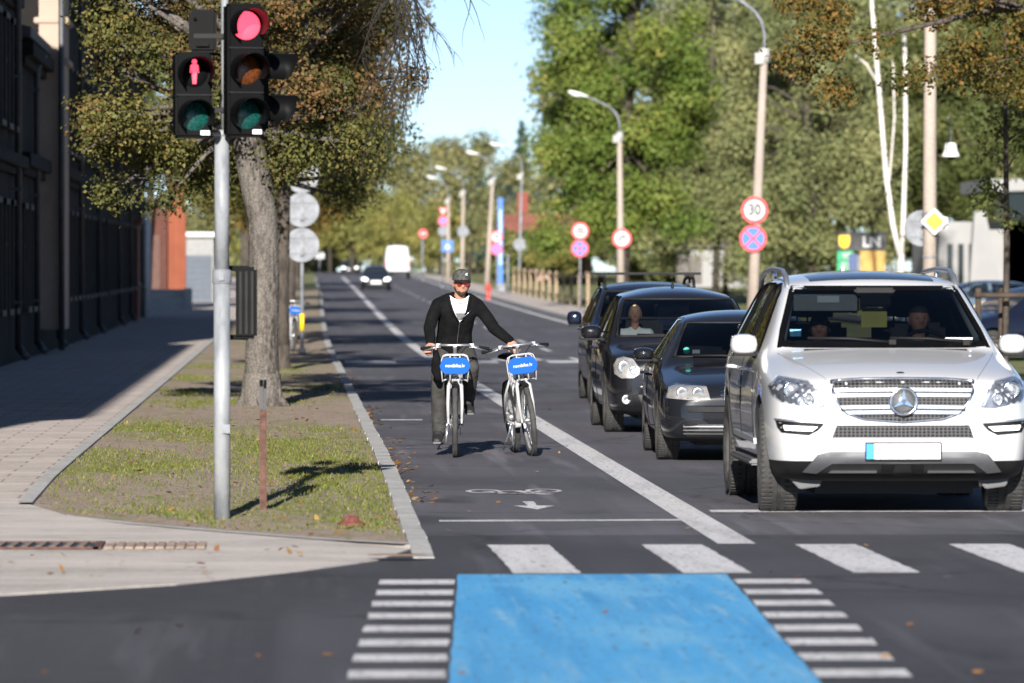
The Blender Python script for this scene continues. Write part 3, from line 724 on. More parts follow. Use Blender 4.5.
# undergrowth hedge along the back of the right-hand lot
r = np.random.default_rng(9)
cl = [(float(x), 375 + r.uniform(-4, 4), gz(375) + r.uniform(.3, 3.2), r.uniform(.8, 1.6)) for x in np.arange(14, 66, .8)]
o = crown_cloud('undergrowth', cl, 42000, .42, L_DARK, None, 91); stuff(o, 'dark undergrowth along the foot of the trees on the right')
cl = [(float(x), 720 + r.uniform(-10, 10), gz(720) + r.uniform(.3, 6.5), r.uniform(1.5, 3)) for x in np.arange(-50, 70, .9)]
o = crown_cloud('undergrowth', cl, 42000, .8, L_FAR, None, 92); stuff(o, 'far brown undergrowth closing the end of the road')
# ------------------------------------------------------------------ buildings on the left
WFRAME = mat('old window frame', (.03, .026, .023), .7, 0, var=.2)
ZINC = mat('zinc pipe', (.075, .078, .085), .5, .4, var=.15)
ROOFM = mat('dark roof sheet', (.05, .045, .045), .7, 0, var=.2)
def facade_window(par, x, y, z, w, h):
    """window of a facade that looks towards +x"""
    f = MB()
    for s in (-1, 1): f.box((x + .045, y + s * (w / 2 + .05), z + h / 2), (.11, .10, h + .2))
    f.box((x + .05, y, z + h + .05), (.12, w + .2, .1)); f.box((x + .07, y, z - .06), (.2, w + .3, .1)); f.box((x + .03, y, z + h * .62), (.05, w, .06)); f.box((x + .03, y, z + h * .3), (.05, .06, h * .6))
    o = f.build('window', WFRAME, par)
    g = MB(); g.box((x + .008, y, z + h / 2), (.016, w, h)); g.build('pane', GLASSD, o)
def left_house(name, label, y0, y1, h, m, x=-5.0, depth=12, rows=(1.0, 4.1, 7.2), pitch=2.6, ww=1.1, wh=1.8, cornices=(), pipes=(), vis0=0):
    t = thing(name, label, 'building')
    mb = MB(); z0 = gz((y0 + y1) / 2) - .3
    mb.box((x - depth / 2, (y0 + y1) / 2, (z0 + h) / 2), (depth, y1 - y0, h - z0)); mb.build('wall', m, t)
    mb = MB(); mb.prism([(-depth / 2 - .1, 0), (depth / 2 + .25, 0), (depth / 2 + .25, .18), (0, 1.9), (-depth / 2 - .1, .18)], y1 - y0 - .02, M=T(x - depth / 2, y1 - .01, h + .003) @ FRONT); mb.build('roof', ROOFM, t)
    for zc, d, hh in cornices:
        mb = MB(); mb.box((x + d / 2, (y0 + y1) / 2, zc), (d, y1 - y0 - .04, hh)); mb.box((x + d / 4, (y0 + y1) / 2, zc - hh * .8), (d / 2, y1 - y0 - .05, hh * .6)); mb.build('cornice', m, t, bevel=.012)
    for yp in pipes:
        mb = MB(); g = zl(yp)
        mb.tube([(x + .14, yp, g + .25), (x + .14, yp, h - .4), (x + .3, yp, h - .1)], .06, 10)
        mb.tube([(x + .3, yp - .1, g + .1), (x + .14, yp, g + .3)], .065, 10)
        for z in (1.2, 3.2, 5.2): mb.box((x + .1, yp, z), (.2, .15, .05))
        mb.build('downpipe', ZINC, t)
    y = y0 + 1.6
    while y < y1 - 1:
        if y > vis0:
            for z in rows:
                if z + wh < h: facade_window(t, x, y, z + gz(y), ww, wh)
        y += pitch
    return t
left_house('apartment_house', 'apartment house with shade-darkened walls at the left edge of the pavement', 39.5, 103.5, 9.1, STUCCO, rows=(1.1, 4.3, 6.9), cornices=((3.7, .22, .22), (6.6, .14, .18), (8.85, .3, .3)), pipes=(101, ), vis0=93)
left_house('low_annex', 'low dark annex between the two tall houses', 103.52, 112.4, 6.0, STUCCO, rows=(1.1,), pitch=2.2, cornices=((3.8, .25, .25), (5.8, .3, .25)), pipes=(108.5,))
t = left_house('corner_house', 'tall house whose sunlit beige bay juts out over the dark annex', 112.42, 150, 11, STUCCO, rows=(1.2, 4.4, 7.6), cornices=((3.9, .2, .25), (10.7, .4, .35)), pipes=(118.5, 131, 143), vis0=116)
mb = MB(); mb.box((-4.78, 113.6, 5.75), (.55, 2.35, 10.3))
for z in (5.9, 6.7): mb.box((-4.76, 113.6, z), (.68, 2.45, .12))
mb.build('bay', BEIGE, t, bevel=.02)
mb = MB(); mb.tube([(-4.55, 112.25, .2), (-4.55, 112.25, 10)], .06, 10); mb.build('downpipe', ZINC, t)
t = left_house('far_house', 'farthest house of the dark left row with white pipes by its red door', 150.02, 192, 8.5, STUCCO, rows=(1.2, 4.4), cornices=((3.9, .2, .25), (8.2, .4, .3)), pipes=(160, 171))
mb = MB(); mb.box((-4.94, 180, 1.6 + gz(180)), (.16, 1.6, 3.0)); mb.box((-4.9, 180, 3.2 + gz(180)), (.3, 1.9, .14)); d = mb.build('door', mat('red brown door', (.16, .035, .02), .6, var=.3), t)
mb = MB(); mb.ball((-4.83, 179.5, 1.25 + gz(180)), .04); mb.build('handle', SATIN, d)
for yp in (186, 189):
    mb = MB(); mb.tube([(-4.8, yp, .2), (-4.8, yp, 3.4), (-4.95, yp, 3.7)], .09, 10); mb.build('downpipe', mat('white pipe', (.5, .52, .55), .5, var=.1), t)

# red pillar building, low wall, grey garage
z0 = gz(215)
t = thing('gate_house', 'orange-red plastered gate house with a sunlit pillar at the end of the pavement', 'building')
mb = MB(); mb.box((-6.3, 217.0, z0 + 2.0), (3.1, 4.6, 4.0)); mb.build('wall', mat('red render in painted shade', (.085, .03, .022), .9, var=.2), t)  # wall beside the pillar coloured darker to look shaded
mb = MB(); mb.box((-4.35, 214.2, z0 + 2.4), (.66, .66, 4.8)); mb.box((-4.35, 214.2, z0 + 4.88), (.9, .9, .16)); mb.build('pillar', BRICK, t, bevel=.015)
mb = MB(); mb.box((-6.5, 217.4, z0 + 4.13), (3.6, 5.4, .25)); mb.build('roof', ROOFM, t, bevel=.02)
mb = MB(); mb.box((-5.6, 214.65, z0 + 1.5), (1.2, .1, 2.8)); mb.build('gate', mat('dark gate', (.09, .04, .03), .7, var=.2), t)
o = MB(); o.box((-5.0, 209, z0 + .38), (2.1, .35, .85)); o.box((-5.0, 209, z0 + .84), (2.2, .45, .07)); o.box((-3.85, 209, z0 + .42), (.3, .5, 1.0))
tag(o.build('low_wall', KERBM, bevel=.015), 'low grey concrete wall in front of the red pillar', 'wall')
t = thing('garage', 'pale garage building with a grey-blue door beyond the red pillar', 'garage')
zg = gz(245)
mb = MB(); mb.box((-5.4, 248, zg + 1.45), (4.0, 6, 2.9)); mb.build('wall', mat('pale garage wall', (.24, .24, .235), .9, var=.1), t)
mb = MB(); mb.box((-4.6, 244.93, zg + 1.05), (2.2, .1, 2.1))
for i in range(8): mb.box((-4.6, 244.87, zg + .2 + i * .25), (2.16, .03, .22))
mb.build('garage_door', mat('blue grey door', (.06, .075, .10), .6, var=.1), t, bevel=.006)
mb = MB(); mb.box((-5.4, 248, zg + 3.0), (4.4, 6.5, .2)); mb.build('roof', mat('pale roof edge', (.6, .6, .58), .7, var=.08), t, bevel=.01)

# ------------------------------------------------------------------ buildings on the right
WWALL = mat('white render', (.26, .257, .255), .85, 0, var=.06, vs=.8)
t = thing('white_hall', 'white modern hall with a pale canopy behind the parked cars at right', 'building')
d = 230; q = at(944, 285, d); z0 = gz(d)
mb = MB(); mb.box((q.x + 7, d + 6, z0 + 1.75), (14, 10, 3.5)); mb.build('wall', WWALL, t)
q2 = at(985, 190, d)
mb = MB(); mb.prism([(0, 0), (14, .25), (14, .75), (0, .5)], 9, M=T(q2.x - .2, d + 6, q2.z - .1) @ FRONT); mb.build('canopy', WWALL, t, bevel=.02)
mb = MB(); mb.box((q2.x + 7, d + 2.5, (z0 + q2.z) / 2 + .3), (12, 3, q2.z - z0 - .7)); mb.build('glass_front', GLASSD, t)
mb = MB(); mb.prism([(-.6, 0), (.9, 0), (.1, 3.9), (-.35, 3.9)], .6, M=T(q2.x - .1, d - .5, z0) @ FRONT); mb.build('slanted_pier', WWALL, t, bevel=.03)
for i, px in enumerate((955, 966, 977)):
    qq = at(px, 270, d); mb = MB(); mb.box((qq.x, d + .97, z0 + 1.5), (.22, .1, 2.2)); w = mb.build('window', WFRAME, t); mb = MB(); mb.box((qq.x, d + .91, z0 + 1.5), (.15, .04, 2.1)); mb.build('pane', GLASSD, w)
t = thing('long_shed', 'long white low building seen between the tree trunks on the right', 'building')
d = 345; q = at(692, 290, d); q2 = at(800, 290, d); z0 = gz(d)
mb = MB(); mb.box(((q.x + q2.x) / 2, d + 5, z0 + 1.2), (q2.x - q.x, 9, 2.4)); mb.build('wall', WWALL, t)
mb = MB(); mb.box(((q.x + q2.x) / 2, d + 5, z0 + 2.55), (q2.x - q.x + .8, 9.8, .3)); mb.build('roof', ROOFM, t)
for px in (684, 697, 730, 752, 768):
    qq = at(px, 270, d); mb = MB(); mb.box((qq.x, d + .45, z0 + 1.1), (.75, .12, 1.7)); w = mb.build('door', mat('shed door', (.10, .09, .08), .7, var=.2), t); mb = MB(); mb.ball((qq.x + .25, d + .36, z0 + 1.05), .05); mb.build('handle', SATIN, w)
t = thing('red_roof_house', 'orange-red house behind the fence at the foot of the maple', 'building')
d = 380; q = at(530, 290, d); z0 = gz(d)
mb = MB(); mb.box((q.x + 1, d + 4, z0 + 1.3), (6.4, 7, 2.6)); mb.build('wall', mat('house wall', (.32, .22, .17), .9, var=.15), t)
mb = MB(); mb.prism([(-3.7, 0), (3.7, 0), (2.6, 2.0), (-2.6, 2.0)], 7.6, M=T(q.x + 1, d + 7.8, z0 + 2.61) @ FRONT); r_ = mb.build('roof', mat('red roof tiles', (.15, .05, .035), .85, var=.25, vs=3), t)
mb = MB(); mb.box((q.x - .4, d + 2, z0 + 5.4), (.7, .7, 1.4)); mb.build('chimney', mat('dark red brick', (.20, .05, .035), .9, var=.2), r_)
for s in (-1.8, 0, 1.8):
    mb = MB(); mb.box((q.x + 1 + s, d + .46, z0 + 1.4), (.9, .1, 1.1)); w = mb.build('window', WFRAME, t); mb = MB(); mb.box((q.x + 1 + s, d + .39, z0 + 1.4), (.7, .06, .9)); mb.build('pane', GLASSD, w)
t = thing('apartment_block', 'grey-blue apartment block showing its roof above the middle trees', 'building')
d = 420; q = at(722, 10, d); z0 = gz(d)
mb = MB(); mb.box((q.x, d + 6, z0 + 10), (9, 10, 20)); mb.build('wall', mat('block wall', (.34, .35, .37), .9, var=.08), t)
mb = MB(); mb.box((q.x, d + 6, z0 + 20.3), (9.6, 10.6, .5)); mb.build('roof', mat('blue grey roof', (.20, .24, .32), .7, var=.1), t)
for k in range(5):
    for s in (-3, -1, 1, 3):
        mb = MB(); mb.box((q.x + s, d + .95, z0 + 11 + k * 1.9 - .2), (1.1, .1, 1.2)); w = mb.build('window', WHITEPL, t); mb = MB(); mb.box((q.x + s, d + .88, z0 + 11 + k * 1.9 - .2), (.9, .06, 1.0)); mb.build('pane', GLASSD, w)

# wooden fence: rails on stout posts
t = thing('wooden_fence', 'weathered wooden fence of posts and rails along the right verge', 'fence')
A = at(514, 300, 292); B = at(588, 300, 222)
n = 12
for i in range(n):
    f = i / (n - 1); x = A.x + (B.x - A.x) * f; y = A.y + (B.y - A.y) * f; z = zr(y) - .05
    mb = MB(); mb.box((x, y, z + .66), (.12, .12, 1.32)); mb.prism([(-.06, 0), (.06, 0), (0, .06)], .12, M=T(x, y + .06, z + 1.322) @ FRONT); mb.build('post', WOOD, t, bevel=.006)
    if i < n - 1:
        x2 = A.x + (B.x - A.x) * (i + 1) / (n - 1); y2 = A.y + (B.y - A.y) * (i + 1) / (n - 1)
        for zz in (1.22, .35):
            mb = MB(); a = Vector((x, y - .11, z + zz)); b = Vector((x2, y2 - .11, zr(y2) - .05 + zz)); mb.tube([a, b], .04, 4, smooth=False); mb.build('rail', WOOD, t)
DWOOD = mat('dark brown wood', (.05, .036, .026), .85, 0, var=.3, vs=9, bump=.3)  # darker brown than the fence wood
# timber guard round the young tree
t = thing('tree_guard', 'brown timber guard of three posts round the thin young tree', 'tree guard')
for dx, dy in ((-.42, -.3), (.42, -.3), (0, .45)):
    mb = MB(); mb.tube([(10.05 + dx, 80 + dy, .05), (10.05 + dx, 80 + dy, 1.5)], .045, 10); mb.build('post', DWOOD, t)
for (a, b) in (((-.46, -.36), (.46, -.36)), ((.44, -.27), (.04, .47)), ((-.44, -.27), (-.04, .47))):
    for z in (1.40, .75):
        mb = MB(); mb.tube([(10.05 + a[0], 80 + a[1], z), (10.05 + b[0], 80 + b[1], z)], .038, 6); mb.build('rail', DWOOD, t)

# ------------------------------------------------------------------ signs
def ring_disc(mb, r, cols, M, back=True):
    """disc facing -y; cols: list of (outer fraction, material index); stepped 2 mm so each ring is real"""
    for i, (fr, mi) in enumerate(cols):
        prof = [(0.0001, .012 + .003 * i), (r * fr, .012 + .003 * i)]
        if i == 0: prof = [(0.0001, .012), (r, .012), (r, -.012), (.0001, -.012)]
        mb.lathe(prof, 32, mi, M, smooth=False, mis=[mi] if i else [mi, 4, 4])
SM = [SIGNR, SIGNW, SIGNB, SIGNK, GREY, SIGNY]
def arc_pts(cx, cy, r, a0, a1, n=14): return [(cx + r * math.cos(R(a0 + (a1 - a0) * i / n)), cy + r * math.sin(R(a0 + (a1 - a0) * i / n))) for i in range(n + 1)]
def flat_path(mb, pts, w, mi, M, z=.02):
    pts = [Vector((*p, 0)) for p in pts]; v = []; f = []
    for i, p in enumerate(pts):
        t = (pts[min(i + 1, len(pts) - 1)] - pts[max(0, i - 1)]).normalized(); n = Vector((-t.y, t.x, 0)) * w
        v += [p - n + Vector((0, 0, z)), p + n + Vector((0, 0, z))]
        if i: f.append((2 * i - 2, 2 * i, 2 * i + 1, 2 * i - 1))
    mb.add(v, f, mi, False, M)
def sign(kind, label, pos, r, yaw=0, group=None, txt=None):
    M = FRONT
    mb = MB(); name = 'road_sign'
    if kind == 'speed':
        ring_disc(mb, r, [(1, 0), (.76, 1)], M); text(mb, txt, r * 1.12, T(0, -.018, 0) @ M, 3, .002, r * .035, .85)
    elif kind == 'nostop':
        ring_disc(mb, r, [(1, 0), (.80, 2)], M)
        for a in (45, -45): mb.prism([(-r * .79, -r * .085), (r * .79, -r * .085), (r * .79, r * .085), (-r * .79, r * .085)], .003, 0, M @ RZ(a) @ T(0, 0, .0145 + (.0005 if a > 0 else 0)))
    elif kind == 'turn':
        ring_disc(mb, r, [(1, 0), (.76, 1)], M)
        flat_path(mb, [(-r * .22, -r * .5), (-r * .22, -r * .05)] + arc_pts(-r * .22 + r * .25, -r * .05, r * .25, 180, 90) + [(r * .15, r * .2)], r * .10, 3, M)
        mb.prism([(r * .12, r * .42), (r * .5, r * .2), (r * .12, -r * .02)], .003, 3, M @ T(0, 0, .017))
    elif kind == 'noentry':
        ring_disc(mb, r, [(1, 0)], M); mb.box((0, -.016, 0), (r * 1.35, .006, r * .3), 1)
    elif kind == 'red':
        ring_disc(mb, r, [(1, 0), (.72, 2)], M); mb.prism([(-r * .7, -r * .09), (r * .7, -r * .09), (r * .7, r * .09), (-r * .7, r * .09)], .003, 0, M @ RZ(-45) @ T(0, 0, .015))
    elif kind == 'back':
        ring_disc(mb, r, [(1, 4)], M); mb.box((0, -.022, r * .45), (r * 1.2, .02, .04), 4); mb.box((0, -.022, -r * .45), (r * 1.2, .02, .04), 4); mb.box((0, -.04, 0), (.07, .05, r * 1.2), 4)
    elif kind == 'yield':
        tri = lambda k, c=0: [(-r * k, r * .55 * k + c), (0, -r * 1.15 * k + c), (r * k, r * .55 * k + c)]
        mb.prism(tri(1), .02, 0, M, mside=4); mb.prism(tri(.62, -r * .03), .003, 1, M @ T(0, 0, .0205))
    elif kind == 'blue':
        mb.prism([(-r, -r), (r, -r), (r, r), (-r, r)], .02, 2, M, mside=4); mb.prism([(-r * .5, -r * .5), (r * .5, -r * .5), (0, r * .6)], .003, 1, M @ T(0, 0, .0205))
    elif kind == 'priority':
        def dia(k):
            return sum([[(r * k * (math.cos(R(a)) * .93 + dx), r * k * (math.sin(R(a)) * .93 + dy)) for dx, dy in (((.05, -.05), (.05, .05)) if a == 0 else ((.05, .05), (-.05, .05)) if a == 90 else ((-.05, .05), (-.05, -.05)) if a == 180 else ((-.05, -.05), (.05, -.05)))] for a in (0, 90, 180, 270)], [])
        mb.prism(dia(1), .02, 1, M, mside=4); mb.prism(dia(.68), .003, 5, M @ T(0, 0, .0205))
    elif kind == 'plate':
        mb.prism([(-r, -r * .6), (r, -r * .6), (r, r * .6), (-r, r * .6)], .02, 1, M, mside=4)
    o = mb.build(name, SM); o.location = pos; o.rotation_euler = (0, 0, R(yaw))
    return tag(o, label, 'road sign', group)
def post(name, label, x, y, z0, z1, r=.035, m=GREY, cat='post', lean=0, collar=True):
    t = thing(name, label, cat, (x, y, z0))
    mb = MB(); mb.tube([(0, 0, -.1), (lean, 0, z1 - z0)], r, 10); mb.build('pole', m, t)
    mb = MB(); mb.lathe([(.001, .03), (r * 1.05, .03), (r * 1.3, 0), (.001, 0)][::-1], 12, M=T(lean, 0, z1 - z0)); mb.build('cap', BLACKP, t)
    mb = MB(); mb.lathe([(r, .12), (r * 1.7, .08), (r * 2.1, 0), (r, 0)], 12); mb.build('base', m, t)
    return t

# grey lamp posts along the right verge
LAMPW = mat('lamp head', (.72, .73, .72), .4, 0, var=.05)
GLP = 'lamp posts along the right verge'
def lamp(label, px, topx, topy, d, armdx, m=CPOLE, r0=.16, r1=.085, headl=.75, group=GLP):
    b = at(px, 300, d); zb = zr(d) - .02 if d < 700 else gz(d); tp = at(topx, topy, d)
    t = thing('lamp_post', label, 'street lamp', (b.x, d, zb), 0, group)
    hx, hz = tp.x - b.x, tp.z - zb
    mb = MB(); mb.tube([(0, 0, -.2), (hx * .5, 0, hz * .5), (hx, 0, hz)], [r0, (r0 + r1) / 2, r1], 14); mb.build('pole', m, t)
    k = armdx
    pts = [(hx, 0, hz - .35), (hx, 0, hz + .35), (hx + k * .10, 0, hz + .68), (hx + k * .32, 0, hz + .92), (hx + k * .65, 0, hz + 1.12), (hx + k, 0, hz + 1.28)]
    mb = MB(); mb.tube(pts, .04, 8); mb.build('arm', GREY, t)
    mb = MB(); mb.lathe([(r1 * 1.05, 0), (r1 * 1.7, .02), (r1 * 1.7, .34), (r1 * .8, .38)], 12, M=T(hx, 0, hz - .36)); mb.box((hx - .14, -.06, hz - .25), (.22, .2, .28)); mb.build('collar', mat('pale collar', (.30, .295, .28), .6, var=.1), t, bevel=.006)
    s = 1 if k > 0 else -1
    mb = MB(); M = T(hx + k, 0, hz + 1.29) @ RY(-14 * s)
    h = MB(); pr = [(.0, .05), (.10, .07), (.3, .12), (.55, .13), (.72, .10), (.78, .04)]
    vs = []; fs = []; nn = 12
    for (u, w) in pr:
        for i in range(nn):
            a = 2 * math.pi * i / nn; vs.append((s * u * headl / .75, w * math.cos(a), .07 * math.sin(a) * (w / .12) + .015))
    for j in range(len(pr) - 1):
        for i in range(nn): fs.append((j * nn + i, j * nn + (i + 1) % nn, (j + 1) * nn + (i + 1) % nn, (j + 1) * nn + i))
    fs += [tuple(range(nn)), tuple(range((len(pr) - 1) * nn, len(pr) * nn))]
    h.add(vs, fs, 0, True, M); hd = h.build('lamp_head', LAMPW, t)
    mb = MB(); mb.ball((s * .48 * headl / .75, 0, -.055), (.2, .09, .05), M=M); mb.build('lamp_glass', mat('lamp glass', (.6, .6, .58), .2, var=0), hd)
    return t
lamp('nearest tall lamp post carrying the 30 sign and the no-stopping sign', 752, 765.5, 48, 140, -.78)
lamp('concrete lamp post with the right-turn sign over the black cars', 621.5, 620, 132, 209, -1.15)
lamp('leaning lamp post left of the blue banner', 486.5, 493, 178, 316, -.75)
lamp('slim lamp post carrying one round sign back, second from the left of the far lamps', 462, 463.5, 190, 362, -1.05)
lamp('leftmost far lamp post, beside the stacked round and triangular signs', 448, 448.5, 198, 385, -.75)
lamp('thin grey metal lamp post right of the blue banner', 519, 522, 172, 290, -.9, GALV, .09, .05)
# concrete pole at right with the cctv dome
p = at(932, 300, 110); z0 = zr(110)
t = thing('utility_pole', 'thick concrete utility pole carrying the yellow priority sign', 'utility pole', (p.x, 110, z0))
mb = MB(); mb.tube([(0, 0, -.3), (0.0, 0, 4), (.02, 0, 9.5)], [.145, .128, .10], 16); mb.build('pole', CPOLE, t)
mb = MB(); mb.box((.25, 0, 2.58), (.17, .12, .22)); mb.tube([(.1, 0, 2.58), (.2, 0, 2.58)], .02, 6); mb.build('junction_box', WHITEPL, t, bevel=.01)
mb = MB()
for z in (1.9, 2.75, 5.4): mb.lathe([(.15, 0), (.15, .04), (.12, .04)], 14, M=T(0, 0, z))
mb.build('strap', GREY, t)
# white lamp hung on a cable beside the pole
q = at(953, 150, 112)
t = thing('hanging_lamp', 'white bell-shaped hanging lamp right of the concrete pole', 'lamp', (q.x, 112, q.z))
mb = MB(); mb.lathe([(.001, .15), (.09, .15), (.11, .12), (.13, 0), (.18, -.10), (.18, -.13), (.001, -.11)], 20); mb.build('lamp_shade', LAMPW, t)
mb = MB(); mb.ball((0, 0, -.12), (.1, .1, .06)); mb.build('lamp_glass', BLACKM, t)
mb = MB(); mb.tube([(-.28, -1.9, .6), (-.15, -1, .62), (0, 0, .5), (0, 0, .15)], .014, 6); mb.build('bracket', GREY, t)

GS = 'round road signs on the right verge'
def S(kind, label, px, py, d, r, txt=None, dy=-.2, yaw=0):
    p = at(px, py, d); return sign(kind, label, (p.x, d + dy, p.z), r, yaw, None, txt)
S('speed', 'red-ringed 30 speed limit sign on the nearest lamp post', 755, 210, 140, .335, '30', -.17)
S('nostop', 'blue no-stopping sign with red cross under the large 30 sign', 753.5, 238.5, 140, .335, None, -.19)
S('turn', 'white sign with a red ring and black right-turn arrow', 622, 238.5, 209, .36, None, -.2)
S('speed', 'smaller 30 sign on its own thin post by the fence', 580.5, 231, 200, .31, '30', -.06)
S('nostop', 'no-stopping sign below the smaller 30 sign by the fence', 580, 248.5, 200, .31, None, -.06)
pp = at(580.5, 300, 200); post('sign_post', 'thin grey post holding the smaller 30 sign by the fence', pp.x, 200, zr(200), at(580, 222, 200).z, .035)
S('speed', 'far red-ringed sign left of the blue banner', 496.5, 237, 284, .31, '30', -.06)
S('nostop', 'far no-stopping sign left of the blue banner, lower of the pair', 496.5, 249, 284, .31, None, -.06)
pp = at(497, 300, 284); post('sign_post', 'thin grey post of the paired signs left of the blue banner', pp.x, 284, zr(284), at(497, 231, 284).z, .04)
S('back', 'grey round sign back on the thin metal lamp post', 519.8, 244.5, 290, .33, None, -.12)
S('back', 'white round sign back on the slim far lamp post', 463, 231.5, 362, .37, None, -.18)
S('yield', 'small give-way triangle at the top of the far sign stack', 443, 210.5, 330, .28, None, -.07)
S('red', 'pinkish no-parking disc under the give-way triangle', 443, 221, 330, .29, None, -.07)
S('back', 'white disc at the bottom of the far sign stack', 443, 231, 330, .29, None, -.09)
S('blue', 'blue square sign on the far sign stack post', 447.5, 246, 329, .33, None, -.07)
pp = at(442.5, 300, 330); post('sign_post', 'post of the far sign stack with triangle and blue square', pp.x, 330, zr(330), at(442, 207, 330).z, .05)
S('noentry', 'lone far red disc sign left of the sign stack', 423, 233.5, 395, .32, None, -.07)
pp = at(422.5, 300, 395); post('sign_post', 'short post of the lone far red disc', pp.x, 395, zr(395), at(423, 230, 395).z, .07)
p = at(935.5, 221.5, 110); sign('priority', 'yellow and white diamond priority sign on the concrete pole', (p.x, 110 - .19, p.z), .265)
p = at(925, 228, 110); sign('back', 'large grey round sign back behind the priority diamond', (p.x, 110.18, p.z), .35)
# left verge: three round sign backs on one post
for y_, lab in ((176, 'topmost of the three grey sign backs, half hidden by leaves'), (210, 'middle of the three grey sign backs on the left verge'), (245, 'lowest of the three grey sign backs on the left verge')):
    S('back', lab, 302, y_, 114, .345, None, -.07)
pp = at(302, 300, 114); t = post('sign_post', 'grey post with yellow sleeve carrying three round sign backs', pp.x, 114, zl(114), at(302, 165, 114).z, .04, GREY)
mb = MB(); mb.tube([(0, 0, .45), (0, 0, .8)], .047, 10); mb.build('sleeve', SIGNY, t)
S('plate', 'small white rectangular sign back past the left row of trees', 319.5, 256, 225, .2, None, -.05)
pp = at(319.5, 300, 225); post('sign_post', 'thin post of the small white rectangular sign', pp.x, 225, zl(225), at(319, 252, 225).z, .03)
# blue banner pylon
p = at(500.5, 296, 305)
t = thing('banner_pylon', 'tall narrow blue banner pylon behind the far paired signs', 'banner', (p.x, 305, zr(305)))
mb = MB(); mb.box((0, 0, 2.7), (.27, .14, 4.6)); mb.build('panel', SIGNB, t, bevel=.02); mb = MB(); mb.box((0, -.073, 3.4), (.14, .01, 1.9)); mb.box((0, -.073, 1.8), (.14, .01, .8)); mb.build('pale_stripe', mat('pale blue', (.3, .45, .68), .5, var=.2), t); mb = MB(); mb.box((0, 0, .2), (.5, .3, .4)); mb.build('base', GREY, t, bevel=.02)
p = at(508, 296, 285)
t = thing('bollard_post', 'short grey post right of the blue banner', 'post', (p.x, 285, zr(285))); mb = MB(); mb.tube([(0, 0, 0), (0, 0, 2.0)], .06, 10); mb.build('pole', GREY, t); mb = MB(); mb.ball((0, 0, 2.0), (.075, .075, .04)); mb.build('cap', GREY, t)
# red hydrant
p = at(488.5, 296, 255)
o = MB(); o.lathe([(.13, 0), (.13, .06), (.09, .08), (.09, .55), (.12, .57), (.12, .63), (.08, .72), (.001, .75)], 16); o.tube([(-.17, 0, .45), (.17, 0, .45)], .045, 10); o.lathe([(.03, 0), (.03, .05), (.001, .05)], 8, M=T(0, 0, .74))
h = o.build('hydrant', mat('hydrant red', (.45, .06, .05), .5, var=.1)); h.location = (p.x, 255, zr(255)); tag(h, 'small red fire hydrant on the right verge beyond the fence', 'hydrant')

# fuel station sign
d = 222; q0 = at(838.5, 270, d); q1 = at(888, 232, d); zb = gz(d)
t = thing('fuel_sign', 'black, green and yellow fuel station price sign below the birch', 'sign', (q0.x, d, zb))
W = q1.x - q0.x; H2 = q1.z - zb; k = FPX / d
mb = MB(); mb.box((W / 2, 0, H2 - .36), (W, .25, .72)); mb.build('header', SIGNK, t, bevel=.015)
mb = MB(); text(mb, 'LN', .56, T(W * .70, -.132, H2 - .40) @ FRONT, 0, .004, .02, 1.05); mb.build('lettering', SIGNW, t)
mb = MB(); mb.prism([(-.22, .26), (.22, .26), (.22, -.05), (.15, -.2), (0, -.27), (-.15, -.2), (-.22, -.05)], .02, M=T(W * .14, -.127, H2 - .38) @ FRONT); mb.build('emblem', SIGNY, t)
hp = H2 - .72 - .012
mb = MB(); mb.box((W * .16, 0, .3 + (hp - .3) / 2), (W * .32, .22, hp - .3)); mb.build('price_panel', SIGNG, t, bevel=.01)
mb = MB(); text(mb, '95', .34, T(W * .19, -.118, hp - .22) @ FRONT, 0, .004, .01); text(mb, '93', .34, T(W * .17, -.118, hp - .60) @ FRONT, 0, .004, .01); mb.build('lettering', SIGNW, t)
mb = MB(); mb.box((W * .72, 0, .3 + (hp - .3) / 2), (W * .5, .22, hp - .3)); mb.box((W * .72, -.113, hp - .36), (W * .5, .012, .025)); mb.build('price_panel', mat('amber panel', (.42, .24, .04), .5, var=.08), t, bevel=.01)
for x in (.2, W - .25): mb = MB(); mb.box((x, 0, .15), (.12, .12, .3)); mb.build('leg', GREY, t)
p = at(856, 270, 215)
o = thing('flag_pylon', 'dark blue narrow pylon in front of the black fuel sign', 'pylon', (p.x, 215, gz(215)))
mb = MB(); mb.box((-.06, 0, 1.05), (.30, .14, 2.3)); mb.build('panel', mat('navy panel', (.03, .06, .16), .5, var=.1), o, bevel=.01); mb = MB(); mb.box((.155, -.02, 1.02), (.11, .16, 2.24)); mb.build('edge_post', GREY, o, bevel=.01)
p = at(892, 270, 214)
o = thing('grey_pillar', 'pale grey rounded pillar right of the fuel sign', 'pillar', (p.x, 214, gz(214)))
mb = MB(); mb.tube([(0, 0, 0), (0, 0, 1.7)], .11, 12); mb.build('shaft', GREY, o); mb = MB(); mb.ball((0, 0, 1.7), (.11, .11, .1)); mb.build('cap', GREY, o)
# orange barrier rail below the fuel sign
p = at(872, 279, 208)
o = thing('barrier_board', 'orange barrier board low behind the white car roof', 'barrier', (p.x, 208, gz(208)))
mb = MB(); mb.box((.5, 0, 1.0), (2.2, .06, .3)); mb.build('board', mat('orange board', (.75, .24, .04), .6, var=.1), o, bevel=.006)
for x in (-.4, 1.4): mb = MB(); mb.box((x, .06, .5), (.06, .05, 1.1)); mb.build('leg', GREY, o)

